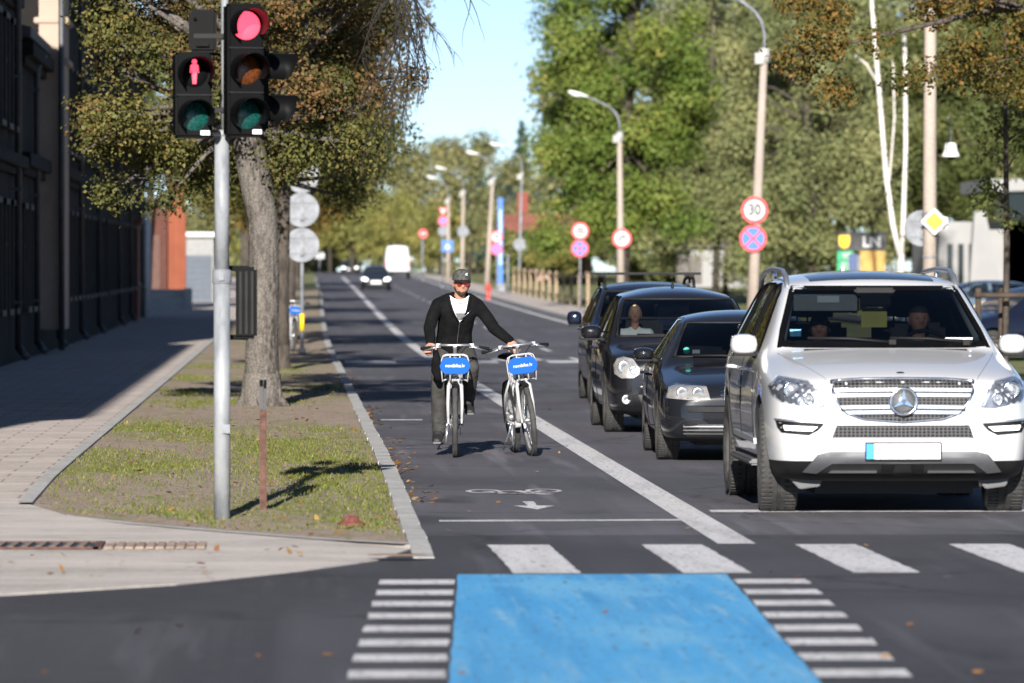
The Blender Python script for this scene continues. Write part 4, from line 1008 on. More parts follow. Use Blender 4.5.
# ------------------------------------------------------------------ traffic light group at the corner
RED_ON = mat('red signal light', (.5, .02, .03), .5, var=0, emit=(1, .055, .10), es=1.5)
AMB = mat('amber lens', (.085, .024, .006), .25, var=.5, vs=60)
GRN = mat('green lens', (.004, .052, .045), .25, var=.5, vs=60)
PX0, PY0 = at(222, 525, 38.6).x, 38.6
zb = zl(PY0)
t = thing('traffic_light_pole', 'galvanised traffic light pole standing on the corner of the verge', 'pole', (PX0, PY0, zb))
mb = MB(); mb.tube([(0, 0, -.1), (0, 0, 1.68)], .056, 20); mb.tube([(0, 0, 1.68), (0, 0, 2.60)], .050, 20); mb.lathe([(.05, 2.60), (.062, 2.605), (.062, 2.63), (.03, 2.645)], 20); mb.build('shaft', GALV, t)
mb = MB(); mb.lathe([(.056, 1.60), (.066, 1.61), (.066, 1.69), (.05, 1.70)], 20); mb.box((.0, -.07, 1.65), (.03, .02, .05)); mb.build('collar', GALV, t)
mb = MB(); mb.tube([(0.02, .03, 2.6), (.02, .03, 3.9)], .025, 12); mb.build('upper_tube', GALV, t)
for z in (2.78, 3.28): mb = MB(); mb.box((-.02, .0, z), (.34, .035, .03)); mb.build('bracket', BLACKP, t)
mb = MB(); mb.box((.03, -.062, .62), (.05, .01, .06)); mb.build('sticker', GREY, t)
def signal_head(label, lenses, x, y, z0, yaw, w=.275, mh=.29, man=False, sticker=True, visor=.26):
    """lenses from the bottom up; faces -y before yaw"""
    t = thing('traffic_light', label, 'traffic light', (x, y, z0), yaw)
    mb = MB()
    n = len(lenses)
    mb.box((0, 0, n * mh / 2), (w, .16, n * mh)); mb.build('housing', BLACKM, t, bevel=.018)
    for i in range(1, n): mb = MB(); mb.box((0, -.083, i * mh), (w * .96, .008, .008)); mb.build('seam', BLACKP, t)
    for i, (m, fig) in enumerate(lenses):
        zc = (i + .5) * mh; M = T(0, -.08, zc) @ FRONT
        k = MB(); k.lathe([(.001, .022), (.05, .019), (.085, .008), (.101, -.004)], 28, M=M); L_ = k.build('lens', BLACKM if fig else m, t)
        if fig:
            g = MB(); s = .0115
            man_ = [(-1.0, -7.2), (-.15, -7.2), (0, -2), (.15, -7.2), (1.0, -7.2), (1.35, -1.2), (1.5, 1.0), (2.2, -1.0), (2.5, -.6), (2.2, 3.4), (1.4, 4.2), (-1.4, 4.2), (-2.2, 3.4), (-2.5, -.6), (-2.2, -1.0), (-1.5, 1.0), (-1.35, -1.2)]
            g.prism([(a * s * 1.05, b * s + .012) for a, b in man_], .006, M=T(0, -.0, zc) @ FRONT @ T(0, 0, .098))
            g.lathe([(.001, .006), (.0165, .006), (.0165, 0)], 14, M=T(0, 0, zc + .078) @ FRONT @ T(0, 0, .098)); g.build('figure', m, L_)
        v = MB(); rr_ = .112
        a0, a1 = -35, 215
        n2 = 30; vs = []; fs = []
        for j, (zz, r_) in enumerate(((0, rr_), (visor * .5, rr_ * .995), (visor, rr_ * .985))):
            for q in range(n2 + 1):
                f = q / n2; a = R(a0 + (a1 - a0) * f)
                cut = 1.0 if j < 2 else .62 + .38 * math.sin(math.pi * f) ** .6
                for ro in (r_, r_ - .004): vs.append((ro * math.cos(a), ro * math.sin(a), zz * cut))
        row = 2 * (n2 + 1)
        for j in range(2):
            for q in range(n2):
                a = j * row + 2 * q
                fs += [(a, a + 2, a + row + 2, a + row), (a + 1, a + row + 1, a + row + 3, a + 3)]
        a = 2 * row
        for q in range(n2): fs.append((a + 2 * q, a + 2 * q + 1, a + 2 * q + 3, a + 2 * q + 2))
        v.add(vs, fs, 0, True, M); v.build('visor', BLACKM, t, fixn=False)
    if sticker:
        mb = MB(); mb.box((.075, -.0835, .035), (.062, .008, .03)); mb.build('sticker', WHITEPL, t)
    return t
U = 1 / (FPX / 38.6)
hx = at(242, 70, 38.5).x
sh_ = signal_head('three-lamp vehicle signal with its top red light lit', [(GRN, 0), (AMB, 0), (RED_ON, 0)], hx + .012, 38.44, CAMH + (HORY - 138) * U, 13, .25, .30)
px_ = at(196, 70, 38.5).x
signal_head('two-lamp pedestrian signal showing a lit red standing man', [(GRN, 0), (RED_ON, 1)], px_ - .022, 38.46, CAMH + (HORY - 139) * U, 9, .25, .29)
sx_ = at(264, 70, 38.9).x
signal_head('black signal turned to the side road, seen edge on with two hoods', [(BLACKM, 0), (BLACKM, 0)], sx_ - .06, 38.92, CAMH + (HORY - 131) * U, 98, .24, .285, sticker=False, visor=.21)
# rear housing, top left
o = thing('signal_box', 'back of a dark signal box above the red standing man', 'traffic light', (at(203, 30, 39).x, 39.0, CAMH + (HORY - 50) * U))
mb = MB(); mb.box((0, 0, .14), (.19, .14, .29)); mb.build('housing', BLACKM, o, bevel=.018); mb = MB(); mb.box((.0, -.085, .05), (.09, .03, .03)); mb.ball((-.05, -.08, .22), .012); mb.box((.02, -.075, -.02), (.2, .02, .02)); mb.build('hinge', BLACKM, o)
# low bicycle signal seen from behind
o = thing('bicycle_signal', 'small ribbed black signal box mounted low on the galvanised pole', 'traffic light', (at(246.5, 300, 38.8).x, 38.8, CAMH + (HORY - 339) * U))
mb = MB(); mb.box((0, 0, .245), (.145, .12, .49)); mb.build('housing', BLACKM, o, bevel=.02)
mb = MB()
for x in (-.04, .0, .04): mb.box((x, -.064, .245), (.018, .012, .43))
mb.build('rib', BLACKP, o, bevel=.003)
for z in (-.0, .47): mb = MB(); mb.box((-.065, -.0, z + .01), (.16, .04, .035)); mb.build('bracket', BLACKM, o, bevel=.004)
# rusty stake
x, y = at(263, 517, 39.6).x, 39.7
o = thing('rusty_post', 'thin rusty steel post with a dark slotted top in front of the tree', 'post', (x, y, zl(y)))
mb = MB(); mb.box((0, 0, .33), (.048, .048, .76)); mb.build('shaft', RUST, o, bevel=.006); mb = MB(); mb.box((-.012, .0, .815), (.026, .05, .21)); mb.box((.014, .018, .815), (.02, .014, .21)); mb.build('slot', SIGNK, o, bevel=.003)
# rusty valve cap
q = at(351, 533, 37.6)
mb = MB(); mb.lathe([(.13, 0), (.13, .03), (.10, .045), (.075, .05), (.07, .085), (.03, .10), (.001, .10)], 20); mb.box((0, 0, .105), (.05, .03, .02))
o = mb.build('valve_cap', mat('red rust cap', (.13, .04, .03), .8, var=.4, vs=30, bump=.3)); o.location = (q.x, 37.6, zl(37.6) + .005); o.scale = (.72, .72, .72); tag(o, 'small rusty red valve cap on the bare soil near the kerb end', 'valve cap')
# drain grate with cobbled strip
o = thing('drain_grate', 'rusty slotted drain grate in the concrete apron at left', 'drain')
mb = MB()
for x in np.arange(-2.4, -1.22, .085): mb.prism([(-.02, -.33), (.02, -.33), (.035, .33), (-.005, .33)], .01, M=T(float(x), 35.0, .034))
mb.build('bar', mat('rusty grate', (.20, .15, .12), .85, var=.3, vs=12), o); mb = MB(); mb.box((-1.83, 34.62, .036), (1.3, .06, .012)); mb.box((-1.83, 35.38, .036), (1.3, .06, .012)); mb.box((-1.19, 35, .036), (.05, .82, .012)); mb.build('frame', RUST, o)
mb = MB(); mb.box((-1.83, 35, .033), (1.22, .7, .003)); mb.build('sump', SIGNK, o)
mb = MB(); rr = random.Random(2)
for i in range(10):
    for j in range(5): mb.box((-1.12 + i * .062, 34.68 + j * .14, .035), (.054, .125, .012 + rr.random() * .006))
struct(mb.build('cobble_strip', mat('brown cobble', (.24, .18, .145), .9, var=.3, vs=9), bevel=.004))
o = MB(); o.lathe([(.001, .006), (.34, .006), (.36, .002)], 28, M=T(.62, 33.75, .03) @ Matrix.Diagonal((.5, .25, 1, 1))); struct(o.build('drain_lid', mat('brown lid', (.2, .14, .10), .9, var=.3)))
# ------------------------------------------------------------------ cars
def paint(name, col, flake=0, rough=.3):
    return mat(name, col, rough, flake * .3, var=0, coat=1.0 if col[0] > .4 else .8, spec=.5 if col[0] > .4 else .06)
WHITE = paint('white car paint', (.58, .58, .585))
BLACKC = paint('black car paint', (.010, .011, .014), .0, .25)
NAVYC = paint('navy car paint', (.008, .011, .024), .2, .25)
GRAPH = paint('dark violet grey paint', (.010, .010, .013), .2, .28)
LAMPIN = mat('lamp reflector', (.55, .57, .60), .22, .75, var=.35, vs=22)
LAMPDK = mat('dark lamp inner', (.22, .225, .25), .28, .6, var=.4, vs=18)
LAMPWH = mat('clear lamp inner', (.46, .43, .39), .22, .35, var=.25, vs=16)
LED = mat('lit running light', (.8, .8, .8), .3, var=0, emit=(1, .97, .92), es=1.1)
BEAM = mat('lit headlight', (.8, .8, .8), .3, var=0, emit=(1, .98, .93), es=1.5)
MESHG = ramp_mat('grille mesh', [(0, 0, 0, (.10, .10, .105), 0), ], rough=.5, bump=0, spec=.15)
def honey_mat():
    m = MESHG; nt = m.node_tree; N = nt.nodes; L = nt.links
    v = N.new('ShaderNodeTexVoronoi'); v.feature = 'DISTANCE_TO_EDGE'; v.inputs['Scale'].default_value = 34; v.inputs['Randomness'].default_value = .12
    mp = N.new('ShaderNodeMapping'); mp.inputs['Scale'].default_value = (1, .02, 1.3); tc = N.new('ShaderNodeTexCoord')
    L.new(tc.outputs['Object'], mp.inputs[0]); L.new(mp.outputs[0], v.inputs['Vector'])
    r = N.new('ShaderNodeValToRGB'); r.color_ramp.elements[0].position = .10; r.color_ramp.elements[1].position = .2
    r.color_ramp.elements[0].color = (.075, .075, .08, 1); r.color_ramp.elements[1].color = (.004, .004, .004, 1)
    L.new(v.outputs['Distance'], r.inputs[0]); L.new(r.outputs[0], N['Principled BSDF'].inputs['Base Color'])
honey_mat()
PLATE = mat('number plate white', (.70, .72, .74), .4, var=.03)
PLATEB = mat('number plate blue band', (.02, .25, .60), .4, var=.03)
RIMM = mat('alloy rim', (.42, .43, .44), .35, .8, var=.1)
SEATM = mat('dark seat cloth', (.03, .03, .032), .85, var=.2)
HEADL = mat('grey headliner', (.30, .31, .31), .9, var=.05)
TAN = mat('yellow window card', (.55, .48, .12), .7, var=.15)

def body_mesh(sp):
    st = sp['stations']; Hs = []
    ip = lambda key, y: float(np.interp(y, [p[0] for p in sp[key]], [p[1] for p in sp[key]]))
    for y in st:
        zt, zb, W, sh, te = ip('top', y), ip('bot', y), ip('w', y), ip('sh', y), ip('te', y)
        sh = min(sh, zt - .035); crown = ip('crown', y)
        zm = zb + (sh - zb) * .5
        pts = [(0, zb), (W * .6, zb), (W * .92, zb + .01), (W * .975, zb + .1), (W, zm - .04), (W, zm + .10), (W * .985, sh - .06), (W * .955, sh),
               (te + (W * .94 - te) * .10, zt - crown - .02 if zt - crown - .02 > sh else sh + .01), (te * .93, zt - crown), (te * .55, zt - crown * .28), (0, zt)]
        lean = sp.get('lean', lambda y, z, x: 0)
        Hs.append([(x, y + lean(y, z, x), z) for x, z in pts])
    n = len(Hs[0]); vs = []; fs = []
    for row in Hs:
        vs += row + [(-x, y, z) for x, y, z in row[1:-1]][::-1]
    k = 2 * n - 2
    for j in range(len(st) - 1):
        for i in range(k):
            a, b = j * k + i, j * k + (i + 1) % k
            fs.append((a, b, b + k, a + k))
    for j, flip in ((0, 0), (len(st) - 1, 1)):
        for i in range(n - 1):
            a, b = j * k + i, j * k + i + 1; c, d = j * k + (k - i - 1) % k, j * k + (k - i) % k
            if i == 0: f = (a, b, c)
            elif i == n - 2: f = (a, b, d)
            else: f = (a, b, c, d)
            f = tuple(dict.fromkeys(f)); fs.append(f if flip else f[::-1])
    me = bpy.data.meshes.new('body'); me.from_pydata(vs, [], fs)
    bm = bmesh.new(); bm.from_mesh(me); bmesh.ops.recalc_face_normals(bm, faces=bm.faces); bm.to_mesh(me); bm.free()
    return me, ip

class Surf:
    """the finished outer surface of a body, to lay panels on"""
    def __init__(s, me):
        bm = bmesh.new(); bm.from_mesh(me); s.t = BVHTree.FromBMesh(bm); bm.free()
    def hit(s, axis, u, v):
        if axis == 'front': o, d = Vector((u, -3, v)), Vector((0, 1, 0))
        elif axis == 'rear': o, d = Vector((u, 9, v)), Vector((0, -1, 0))
        elif axis == 'left': o, d = Vector((-3, u, v)), Vector((1, 0, 0))
        elif axis == 'right': o, d = Vector((3, u, v)), Vector((-1, 0, 0))
        else: o, d = Vector((u, v, 4)), Vector((0, 0, -1))
        h = s.t.ray_cast(o, d)
        return (h[0], h[1]) if h[0] is not None else (None, None)
def patch(sf, poly, axis, off, m, name, parent, cuts=3, skirt=.015, smooth=True, kind=None):
    """outline laid on the body surface, standing `off` proud of it, with closed edges"""
    bm = bmesh.new()
    f = bm.faces.new([bm.verts.new((u, v, 0)) for u, v in poly])
    bmesh.ops.triangulate(bm, faces=[f], quad_method='BEAUTY', ngon_method='BEAUTY')
    for _ in range(cuts):
        med = [e for e in bm.edges if e.calc_length() > .05]
        if med: bmesh.ops.subdivide_edges(bm, edges=med, cuts=1, use_grid_fill=True)
        bmesh.ops.triangulate(bm, faces=[q for q in bm.faces if len(q.verts) > 3])
    bad = []; nr = {}
    for v in bm.verts:
        p, n = sf.hit(axis, v.co.x, v.co.y)
        if p is None: bad.append(v); continue
        v.co = p + n * off; nr[v.index] = n
    bm.verts.index_update()
    if bad: bmesh.ops.delete(bm, geom=bad, context='VERTS')
    if skirt:
        be = [e for e in bm.edges if len(e.link_faces) == 1]
        r = bmesh.ops.extrude_edge_only(bm, edges=be)
        dirv = {'front': Vector((0, 1, 0)), 'rear': Vector((0, -1, 0)), 'left': Vector((1, 0, 0)), 'right': Vector((-1, 0, 0)), 'top': Vector((0, 0, -1))}[axis]
        for v in r['geom']:
            if isinstance(v, bmesh.types.BMVert): v.co += dirv * (skirt + off)
    bmesh.ops.recalc_face_normals(bm, faces=bm.faces)
    me = bpy.data.meshes.new(name); bm.to_mesh(me); bm.free()
    if smooth: me.polygons.foreach_set('use_smooth', [True] * len(me.polygons))
    me.materials.append(m)
    if smooth: me.set_sharp_from_angle(angle=R(35))
    o = link(name, me, parent)
    return o
def mx(poly): return [(-u, v) for u, v in poly][::-1]
def seam(sf, pts, axis, m, name, parent, w=.006, off=.002, closed=False):
    """thin groove line along a path laid on the surface"""
    out = []
    for a, b in zip(pts[:-1], pts[1:]):
        k = max(1, int(math.dist(a, b) / .06))
        for i in range(k): out.append((a[0] + (b[0] - a[0]) * i / k, a[1] + (b[1] - a[1]) * i / k))
    out.append(pts[-1])
    P = []
    for u, v in out:
        p, n = sf.hit(axis, u, v)
        if p is not None: P.append(p + n * off)
    mb = MB(); mb.tube(P, w, 5); return mb.build(name, m, parent)

def wheel(parent, x, y, r, w, side, spokes=5, lean=0):
    t = link('wheel', None, parent); t.location = (x, y, r); t.rotation_euler = (0, 0, R(lean))
    t.empty_display_size = .1
    M = RY(90 * side)
    mb = MB(); h = w / 2
    pr = [(r * .64, -h * .86), (r * .72, -h), (r * .90, -h * 1.0), (r * .965, -h * .86)]
    g = 4
    for i in range(g):
        a = -h * .86 + 2 * h * .86 * i / g; b = -h * .86 + 2 * h * .86 * (i + 1) / g
        pr += [(r * (.995 if i else .985), a + .012), (r * (.995 if i < g - 1 else .985), b - .012), (r * .972, b - .008), (r * .972, b + .006)] if i < g - 1 else [(r * .995, a + .012), (r * .985, b - .006)]
    pr += [(r * .965, h * .86), (r * .90, h), (r * .72, h), (r * .64, h * .86), (r * .64, -h * .86)]
    mb.lathe(pr, 48, 0, M, smooth=False)
    n = 60
    for i in range(n):   # tread blocks
        for s in (-1, 1):
            mb.box((s * h * .62, 0, r * .985), (h * .55, r * .055, r * .03), 0, RX(360 * i / n + (3 if s > 0 else 0)))
    mb.build('tyre', RUBBER, t)
    mb = MB(); mb.lathe([(r * .66, -h * .7), (r * .66, h * .62), (r * .60, h * .72), (r * .56, h * .60), (r * .56, -h * .5), (r * .1, -h * .5)], 32, 0, M)
    mb.lathe([(r * .13, h * .2), (r * .15, h * .48), (r * .05, h * .55), (.001, h * .55)], 16, 0, M)
    for i in range(spokes):
        a = 360 * i / spokes
        mb.prism([(-r * .055, r * .1), (r * .055, r * .1), (r * .085, r * .58), (-r * .085, r * .58)], h * .22, 0, M @ RZ(a) @ T(0, 0, h * .34))
    mb.build('rim', RIMM, t)
    return t

def make_car(sp, name, label, pos, yaw, detail):
    t = thing(name, label, sp.get('cat', 'car'), pos, yaw, 'cars waiting in the queue at the lights' if detail else None)
    me, ip = body_mesh(sp)
    o = link('body', me)
    md = o.modifiers.new('s', 'SUBSURF'); md.levels = 2; md.render_levels = 2
    smooth_me = evaluated_mesh(o); o.modifiers.clear(); o.data = smooth_me
    sf = Surf(smooth_me)
    cutters = []
    def cutter(mb):
        c = mb.build('cut', DARKIN); c.display_type = 'WIRE'; cutters.append(c)
        m = o.modifiers.new('b', 'BOOLEAN'); m.operation = 'DIFFERENCE'; m.solver = 'EXACT'; m.object = c
        if hasattr(m, 'material_mode'): m.material_mode = 'TRANSFER'
    smooth_me.materials.append(sp['paint']); smooth_me.materials.append(BLACKP); smooth_me.materials.append(BLACKM)
    for y in sp['axles']:
        for s in (-1, 1):
            mb = MB(); mb.lathe([(.001, 0), (sp['wr'] + sp.get('gap', .055), 0), (sp['wr'] + sp.get('gap', .055), .55), (.001, .55)], 36, 0, T(s * (sp['wtrack'] - .24), y, sp['wr'] + .01) @ RY(90 * s)); cutter(mb)
    if sp.get('cabin'):
        # hollow cabin under the real roof
        cb = sp['cabin']; mb = MB(); vs = []; fs = []
        for y in cb['ys']:
            zt, W, te, sh = ip('top', y), ip('w', y), ip('te', y), ip('sh', y)
            zt2 = max(zt - .06 - .02, .5); sh2 = min(sh - .02, zt2 - .01)
            row = [(W - .13, .42), (W - .13, sh2), (te - .06, zt2 - ip('crown', y) * .6), (te * .5, zt2), (-te * .5, zt2), (-te + .06, zt2 - ip('crown', y) * .6), (-W + .13, sh2), (-W + .13, .42)]
            vs += [(x, y, z) for x, z in row]
        k = 8
        for j in range(len(cb['ys']) - 1):
            for i in range(k): fs.append((j * k + i, j * k + (i + 1) % k, (j + 1) * k + (i + 1) % k, (j + 1) * k + i))
        fs += [tuple(range(k)), tuple(range((len(cb['ys']) - 1) * k, len(cb['ys']) * k))]
        mb.add(vs, fs); cutter(mb)
        mb = MB(); mb.prism([(x, z) for x, z in cb['wind']], cb['wdepth'], M=T(0, cb['wdepth'] - .6, 0) @ FRONT); cutter(mb)
        for poly in cb['side']:
            mb = MB(); mb.prism(poly, 3, M=Matrix(((0, 0, 1, -1.5), (1, 0, 0, 0), (0, 1, 0, 0), (0, 0, 0, 1)))); cutter(mb)
        if cb.get('rear'):
            mb = MB(); mb.prism(cb['rear'], 1.4, M=T(0, sp['L'] + .5, 0) @ FRONT); cutter(mb)
    res = evaluated_mesh(o); o.modifiers.clear(); old = o.data; o.data = res
    for c in cutters: drop(c)
    bm = bmesh.new(); bm.from_mesh(res); bmesh.ops.bisect_plane(bm, geom=list(bm.verts) + list(bm.edges) + list(bm.faces), dist=1e-5, plane_co=(0, 0, sp['clad'](0) + .0005), plane_no=(0, 0, 1)); bm.to_mesh(res); bm.free()
    res.polygons.foreach_set('use_smooth', [True] * len(res.polygons))
    names = [m.name if m else '' for m in res.materials]
    for p in res.polygons:
        c = p.center
        if p.material_index == 0:
            if c.z < sp['clad'](c.y): p.material_index = 1
            elif sp.get('cabin') and c.z > ip('sh', c.y) + .0 and any(a < c.y < b for a, b in sp.get('pillars', [])) and c.z < ip('top', c.y) - sp.get('railh', .13): p.material_index = 2
    res.set_sharp_from_angle(angle=R(38))
    o.parent = t
    m = MB(); m.box((0, sp['L'] / 2 + .1, sp.get('uz', .24)), (sp['wtrack'] * 1.28, sp['L'] - .9, .2)); m.build('underbody_shade', DARKIN, t, bevel=.04)  # dark box added to deepen the shade below the car
    for y in sp['axles']:
        for s in (-1, 1): wheel(t, s * (sp['wtrack'] - sp['ww'] / 2), y, sp['wr'], sp['ww'], s, sp.get('spokes', 5), sp.get('steer', 0) if y < 2 else 0)
    t['_'] = 0; del t['_']
    return t, sf, ip

def interior(t, sp, seats_x, y_front, z_seat, y_rear=None, wheel_x=None, dash=(0, 0, 0)):
    m = MB(); y0, zd, w = dash
    m.prism([(y0, zd - .55), (y0, zd - .02), (y0 + .12, zd), (y0 + .42, zd - .03), (y0 + .5, zd - .16), (y0 + .42, zd - .5)], w * 2, M=Matrix(((0, 0, 1, -w), (1, 0, 0, 0), (0, 1, 0, 0), (0, 0, 0, 1)))); m.build('dashboard', DARKIN, t, bevel=.02)
    for x in seats_x:
        for (yy, h) in ((y_front, .0),) + (((y_rear, 0),) if y_rear else ()):
            m = MB(); m.box((x, yy - .25, z_seat - .08), (.5, .52, .18)); m.box((x, yy + .06, z_seat + .25), (.46, .14, .62), 0); m.build('seat', SEATM, t, bevel=.04)
            m = MB(); m.box((x, yy + .1, z_seat + .69), (.26, .10, .19)); m.tube([(x - .06, yy + .08, z_seat + .5), (x - .06, yy + .08, z_seat + .64)], .008, 6); m.build('headrest', SEATM, t, bevel=.03)
    if wheel_x is not None:
        M = T(wheel_x, y0 + .60, zd - .04) @ RX(62)
        m = MB(); n = 28
        m.tube([M @ Vector((.185 * math.cos(2 * math.pi * i / n), .185 * math.sin(2 * math.pi * i / n), 0)) for i in range(n + 1)], .015, 8, cap=False)
        for a in (0, 180, 270): m.tube([M @ Vector((0, 0, .01)), M @ Vector((.18 * math.cos(R(a)), .18 * math.sin(R(a)), 0))], .02, 6)
        m.ball((0, 0, .02), (.06, .06, .03), M=M); m.build('steering_wheel', BLACKP, t)
def mirror(t, x, y, z, w, h, m, s, sp=None, dep=.13):
    """door mirror; s side"""
    mb = MB(); c = (x, y, z)
    n = 14; rows = []
    for (dy, k) in ((-dep * .62, .45), (-dep * .5, .74), (-dep * .2, .95), (dep * .2, 1), (dep * .45, .97)):
        rows.append([(x + (w / 2 * k) * (abs(math.cos(a)) ** .7) * (1 if math.cos(a) > 0 else -1), y + dy + .04 * s * math.cos(a) * 0, z + (h / 2 * k) * (abs(math.sin(a)) ** .7) * (1 if math.sin(a) > 0 else -1)) for a in [2 * math.pi * i / n for i in range(n)]])
    vs = sum(rows, []); fs = []
    for j in range(len(rows) - 1):
        for i in range(n): fs.append((j * n + i, j * n + (i + 1) % n, (j + 1) * n + (i + 1) % n, (j + 1) * n + i))
    fs += [tuple(range(n)), tuple(range((len(rows) - 1) * n, len(rows) * n))]
    mb.add(vs, fs, 0, True); o = mb.build('door_mirror', m, t)
    g = MB(); g.box((x, y + dep * .46, z), (w * .85, .006, h * .8)); g.build('mirror_glass', CHROME, o)
    f = MB(); f.tube([(x - s * w * .35, y, z - h * .42), (x - s * (w * .5 + .07), y + .03, z - h * .6)], [.035, .03], 8); f.box((x, y - .005, z - h * .47), (w * .8, dep * .8, h * .14)); f.build('mirror_foot', BLACKP, o, bevel=.004)
    return o
def wiper(t, a, b, sf=None):
    m = MB(); a = Vector(a); b = Vector(b); m.tube([a, a.lerp(b, .5) + Vector((0, -.012, .012)), b], .011, 6); m.box(a, (.05, .05, .04)); return m.build('wiper', BLACKP, t)

# --- the white SUV at the stop line
def suv():
    sp = dict(L=5.0, paint=WHITE, wr=.385, ww=.27, wtrack=.945, axles=(.88, 3.9), gap=.06, steer=-3, clad=lambda y: .388, cat='car',
        stations=[0, .03, .10, .24, .45, .75, 1.05, 1.28, 1.42, 1.75, 2.08, 2.25, 2.7, 3.3, 3.9, 4.4, 4.72, 4.9, 5.0],
        top=[(0, .93), (.03, .955), (.10, .985), (.24, 1.02), (.45, 1.06), (.75, 1.105), (1.05, 1.145), (1.28, 1.175), (1.42, 1.255), (1.75, 1.45), (2.08, 1.635), (2.25, 1.68), (2.7, 1.725), (3.3, 1.735), (3.9, 1.72), (4.4, 1.69), (4.72, 1.64), (4.9, 1.15), (5.0, 1.05)],
        bot=[(0, .40), (.10, .27), (.4, .22), (1, .26), (4.3, .28), (5, .42)],
        w=[(0, .70), (.03, .78), (.10, .85), (.24, .905), (.45, .935), (.75, .95), (1.05, .95), (1.4, .935), (2.5, .935), (3.9, .95), (4.4, .93), (4.72, .89), (4.9, .84), (5, .78)],
        sh=[(0, .84), (.24, .93), (.75, 1.0), (1.28, 1.075), (1.6, 1.10), (3, 1.11), (4.7, 1.12), (5, 1.0)],
        te=[(0, .60), (.10, .72), (.45, .78), (1.05, .79), (1.28, .80), (1.42, .785), (2.08, .655), (2.25, .645), (3.3, .64), (4.72, .60), (4.9, .66), (5, .66)],
        crown=[(0, .03), (.45, .035), (1.28, .03), (1.42, .02), (2.08, .028), (2.7, .05), (5, .05)],
        lean=lambda y, z, x: (.06 * max(0, z - .62) if y < .5 else 0) * max(0, 1 - y * 2) + (.07 * max(0, .38 - z) if y < .3 else 0),
        pillars=[(2.55, 2.75), (3.55, 3.72)], railh=.10, spokes=5)
    sp['cabin'] = dict(ys=[1.30, 1.48, 2.08, 2.6, 3.3, 3.9, 4.4, 4.62], wind=[(-.735, 1.205), (.735, 1.205), (.70, 1.30), (.60, 1.565), (.58, 1.59), (-.58, 1.59), (-.60, 1.565), (-.70, 1.30)], wdepth=3.0,
        side=[[(1.72, 1.13), (2.56, 1.14), (2.62, 1.615), (2.45, 1.625), (2.2, 1.57)], [(2.74, 1.14), (3.56, 1.15), (3.52, 1.625), (2.76, 1.625)], [(3.72, 1.16), (4.45, 1.18), (4.3, 1.585), (3.72, 1.615)]], rear=[(-.6, 1.2), (.6, 1.2), (.52, 1.55), (-.52, 1.55)])
    X0 = 39.75 * (905 - 293) / FPX
    t, sf, ip = make_car(sp, 'parked_car', 'white SUV with large chrome star grille waiting at the stop line', (X0, 39.75, 0), 0, True)
    t.name = 'car'
    cb = sp['cabin']
    patch(sf, [(u * 1.03, v + (.012 if v > 1.4 else -.014)) for u, v in cb['wind']], 'front', .001, GLASS, 'windscreen', t, 4, skirt=0)
    # black ceramic border of the windscreen
    for pl in ([(-.775, 1.165), (.775, 1.165), (.74, 1.215), (-.74, 1.215)], [(-.62, 1.575), (.62, 1.575), (.605, 1.612), (-.605, 1.612)], [(-.775, 1.165), (-.73, 1.205), (-.695, 1.30), (-.595, 1.565), (-.62, 1.59), (-.735, 1.30)], [(.735, 1.30), (.62, 1.59), (.595, 1.565), (.695, 1.30), (.73, 1.205), (.775, 1.165)]):
        patch(sf, pl, 'front', .003, BLACKM, 'windscreen_seal', t, 3, skirt=.006)
    for ax in ('left', 'right'):
        for pl in cb['side']: patch(sf, [((u - 3) * 1.03 + 3, v) for u, v in pl], ax, .0015, GLASST, 'side_window', t, 2, skirt=0)
        # trim around windows
        for pl in cb['side']: seam(sf, pl + [pl[0]], ax, BLACKM, 'window_trim', t, .013, .0)
        seam(sf, [(1.62, .98), (1.55, .50), (2.64, .46), (2.66, 1.12)], ax, BLACKP, 'door_seam', t, .005, 0)
        seam(sf, [(2.68, 1.10), (2.66, .46), (3.42, .48), (3.62, .85), (3.68, 1.12)], ax, BLACKP, 'door_seam', t, .005, 0)
        patch(sf, [(1.6, .84), (3.5, .88), (3.5, .895), (1.6, .858)], ax, .006, WHITE, 'swage_line', t, 4)
        patch(sf, [(1.45, .47), (3.3, .49), (3.3, .53), (1.45, .51)], ax, .012, SATIN, 'side_trim', t, 4)
        for y in (2.5, 3.5):
            s = -1 if ax == 'left' else 1
            p, n = sf.hit(ax, y, 1.0); m = MB(); m.tube([p + Vector((s * -.01, -.11, 0)), p + Vector((s * .035, -.08, 0)), p + Vector((s * .035, .08, 0)), p + Vector((s * -.01, .11, 0))], .014, 8); m.build('door_handle', WHITE, t)
    for s in (-1, 1):
        m = MB(); m.box((s * .90, 2.38, .335), (.13, 1.9, .045)); m.build('running_board', mat('running board', (.10, .10, .105), .5, .3, var=.1), t, bevel=.015)
        # roof rail
        m = MB(); R0 = [(2.15, 1.58), (2.3, 1.675), (2.6, 1.725), (3.4, 1.74), (4.2, 1.72), (4.55, 1.67), (4.68, 1.58)]
        m.tube([(s * (.625 - .01 * (i > 3)), y, z) for i, (y, z) in enumerate(R0)], [.020, .021, .019, .019, .019, .02, .02], 10)
        m.tube([(s * .62, 3.4, 1.64), (s * .62, 3.4, 1.74)], .02, 8); m.build('roof_rail', SATIN, t)
        mirror(t, s * .985, 1.70, 1.185, .20, .155, WHITE, s)
        # headlights
        hl = [(-.905, .905), (-.842, .975), (-.66, .945), (-.60, .89), (-.545, .762), (-.645, .757), (-.84, .80), (-.895, .85)]
        hl = hl if s < 0 else mx(hl)
        h = patch(sf, hl, 'front', .002, LAMPDK, 'headlight', t, 3)
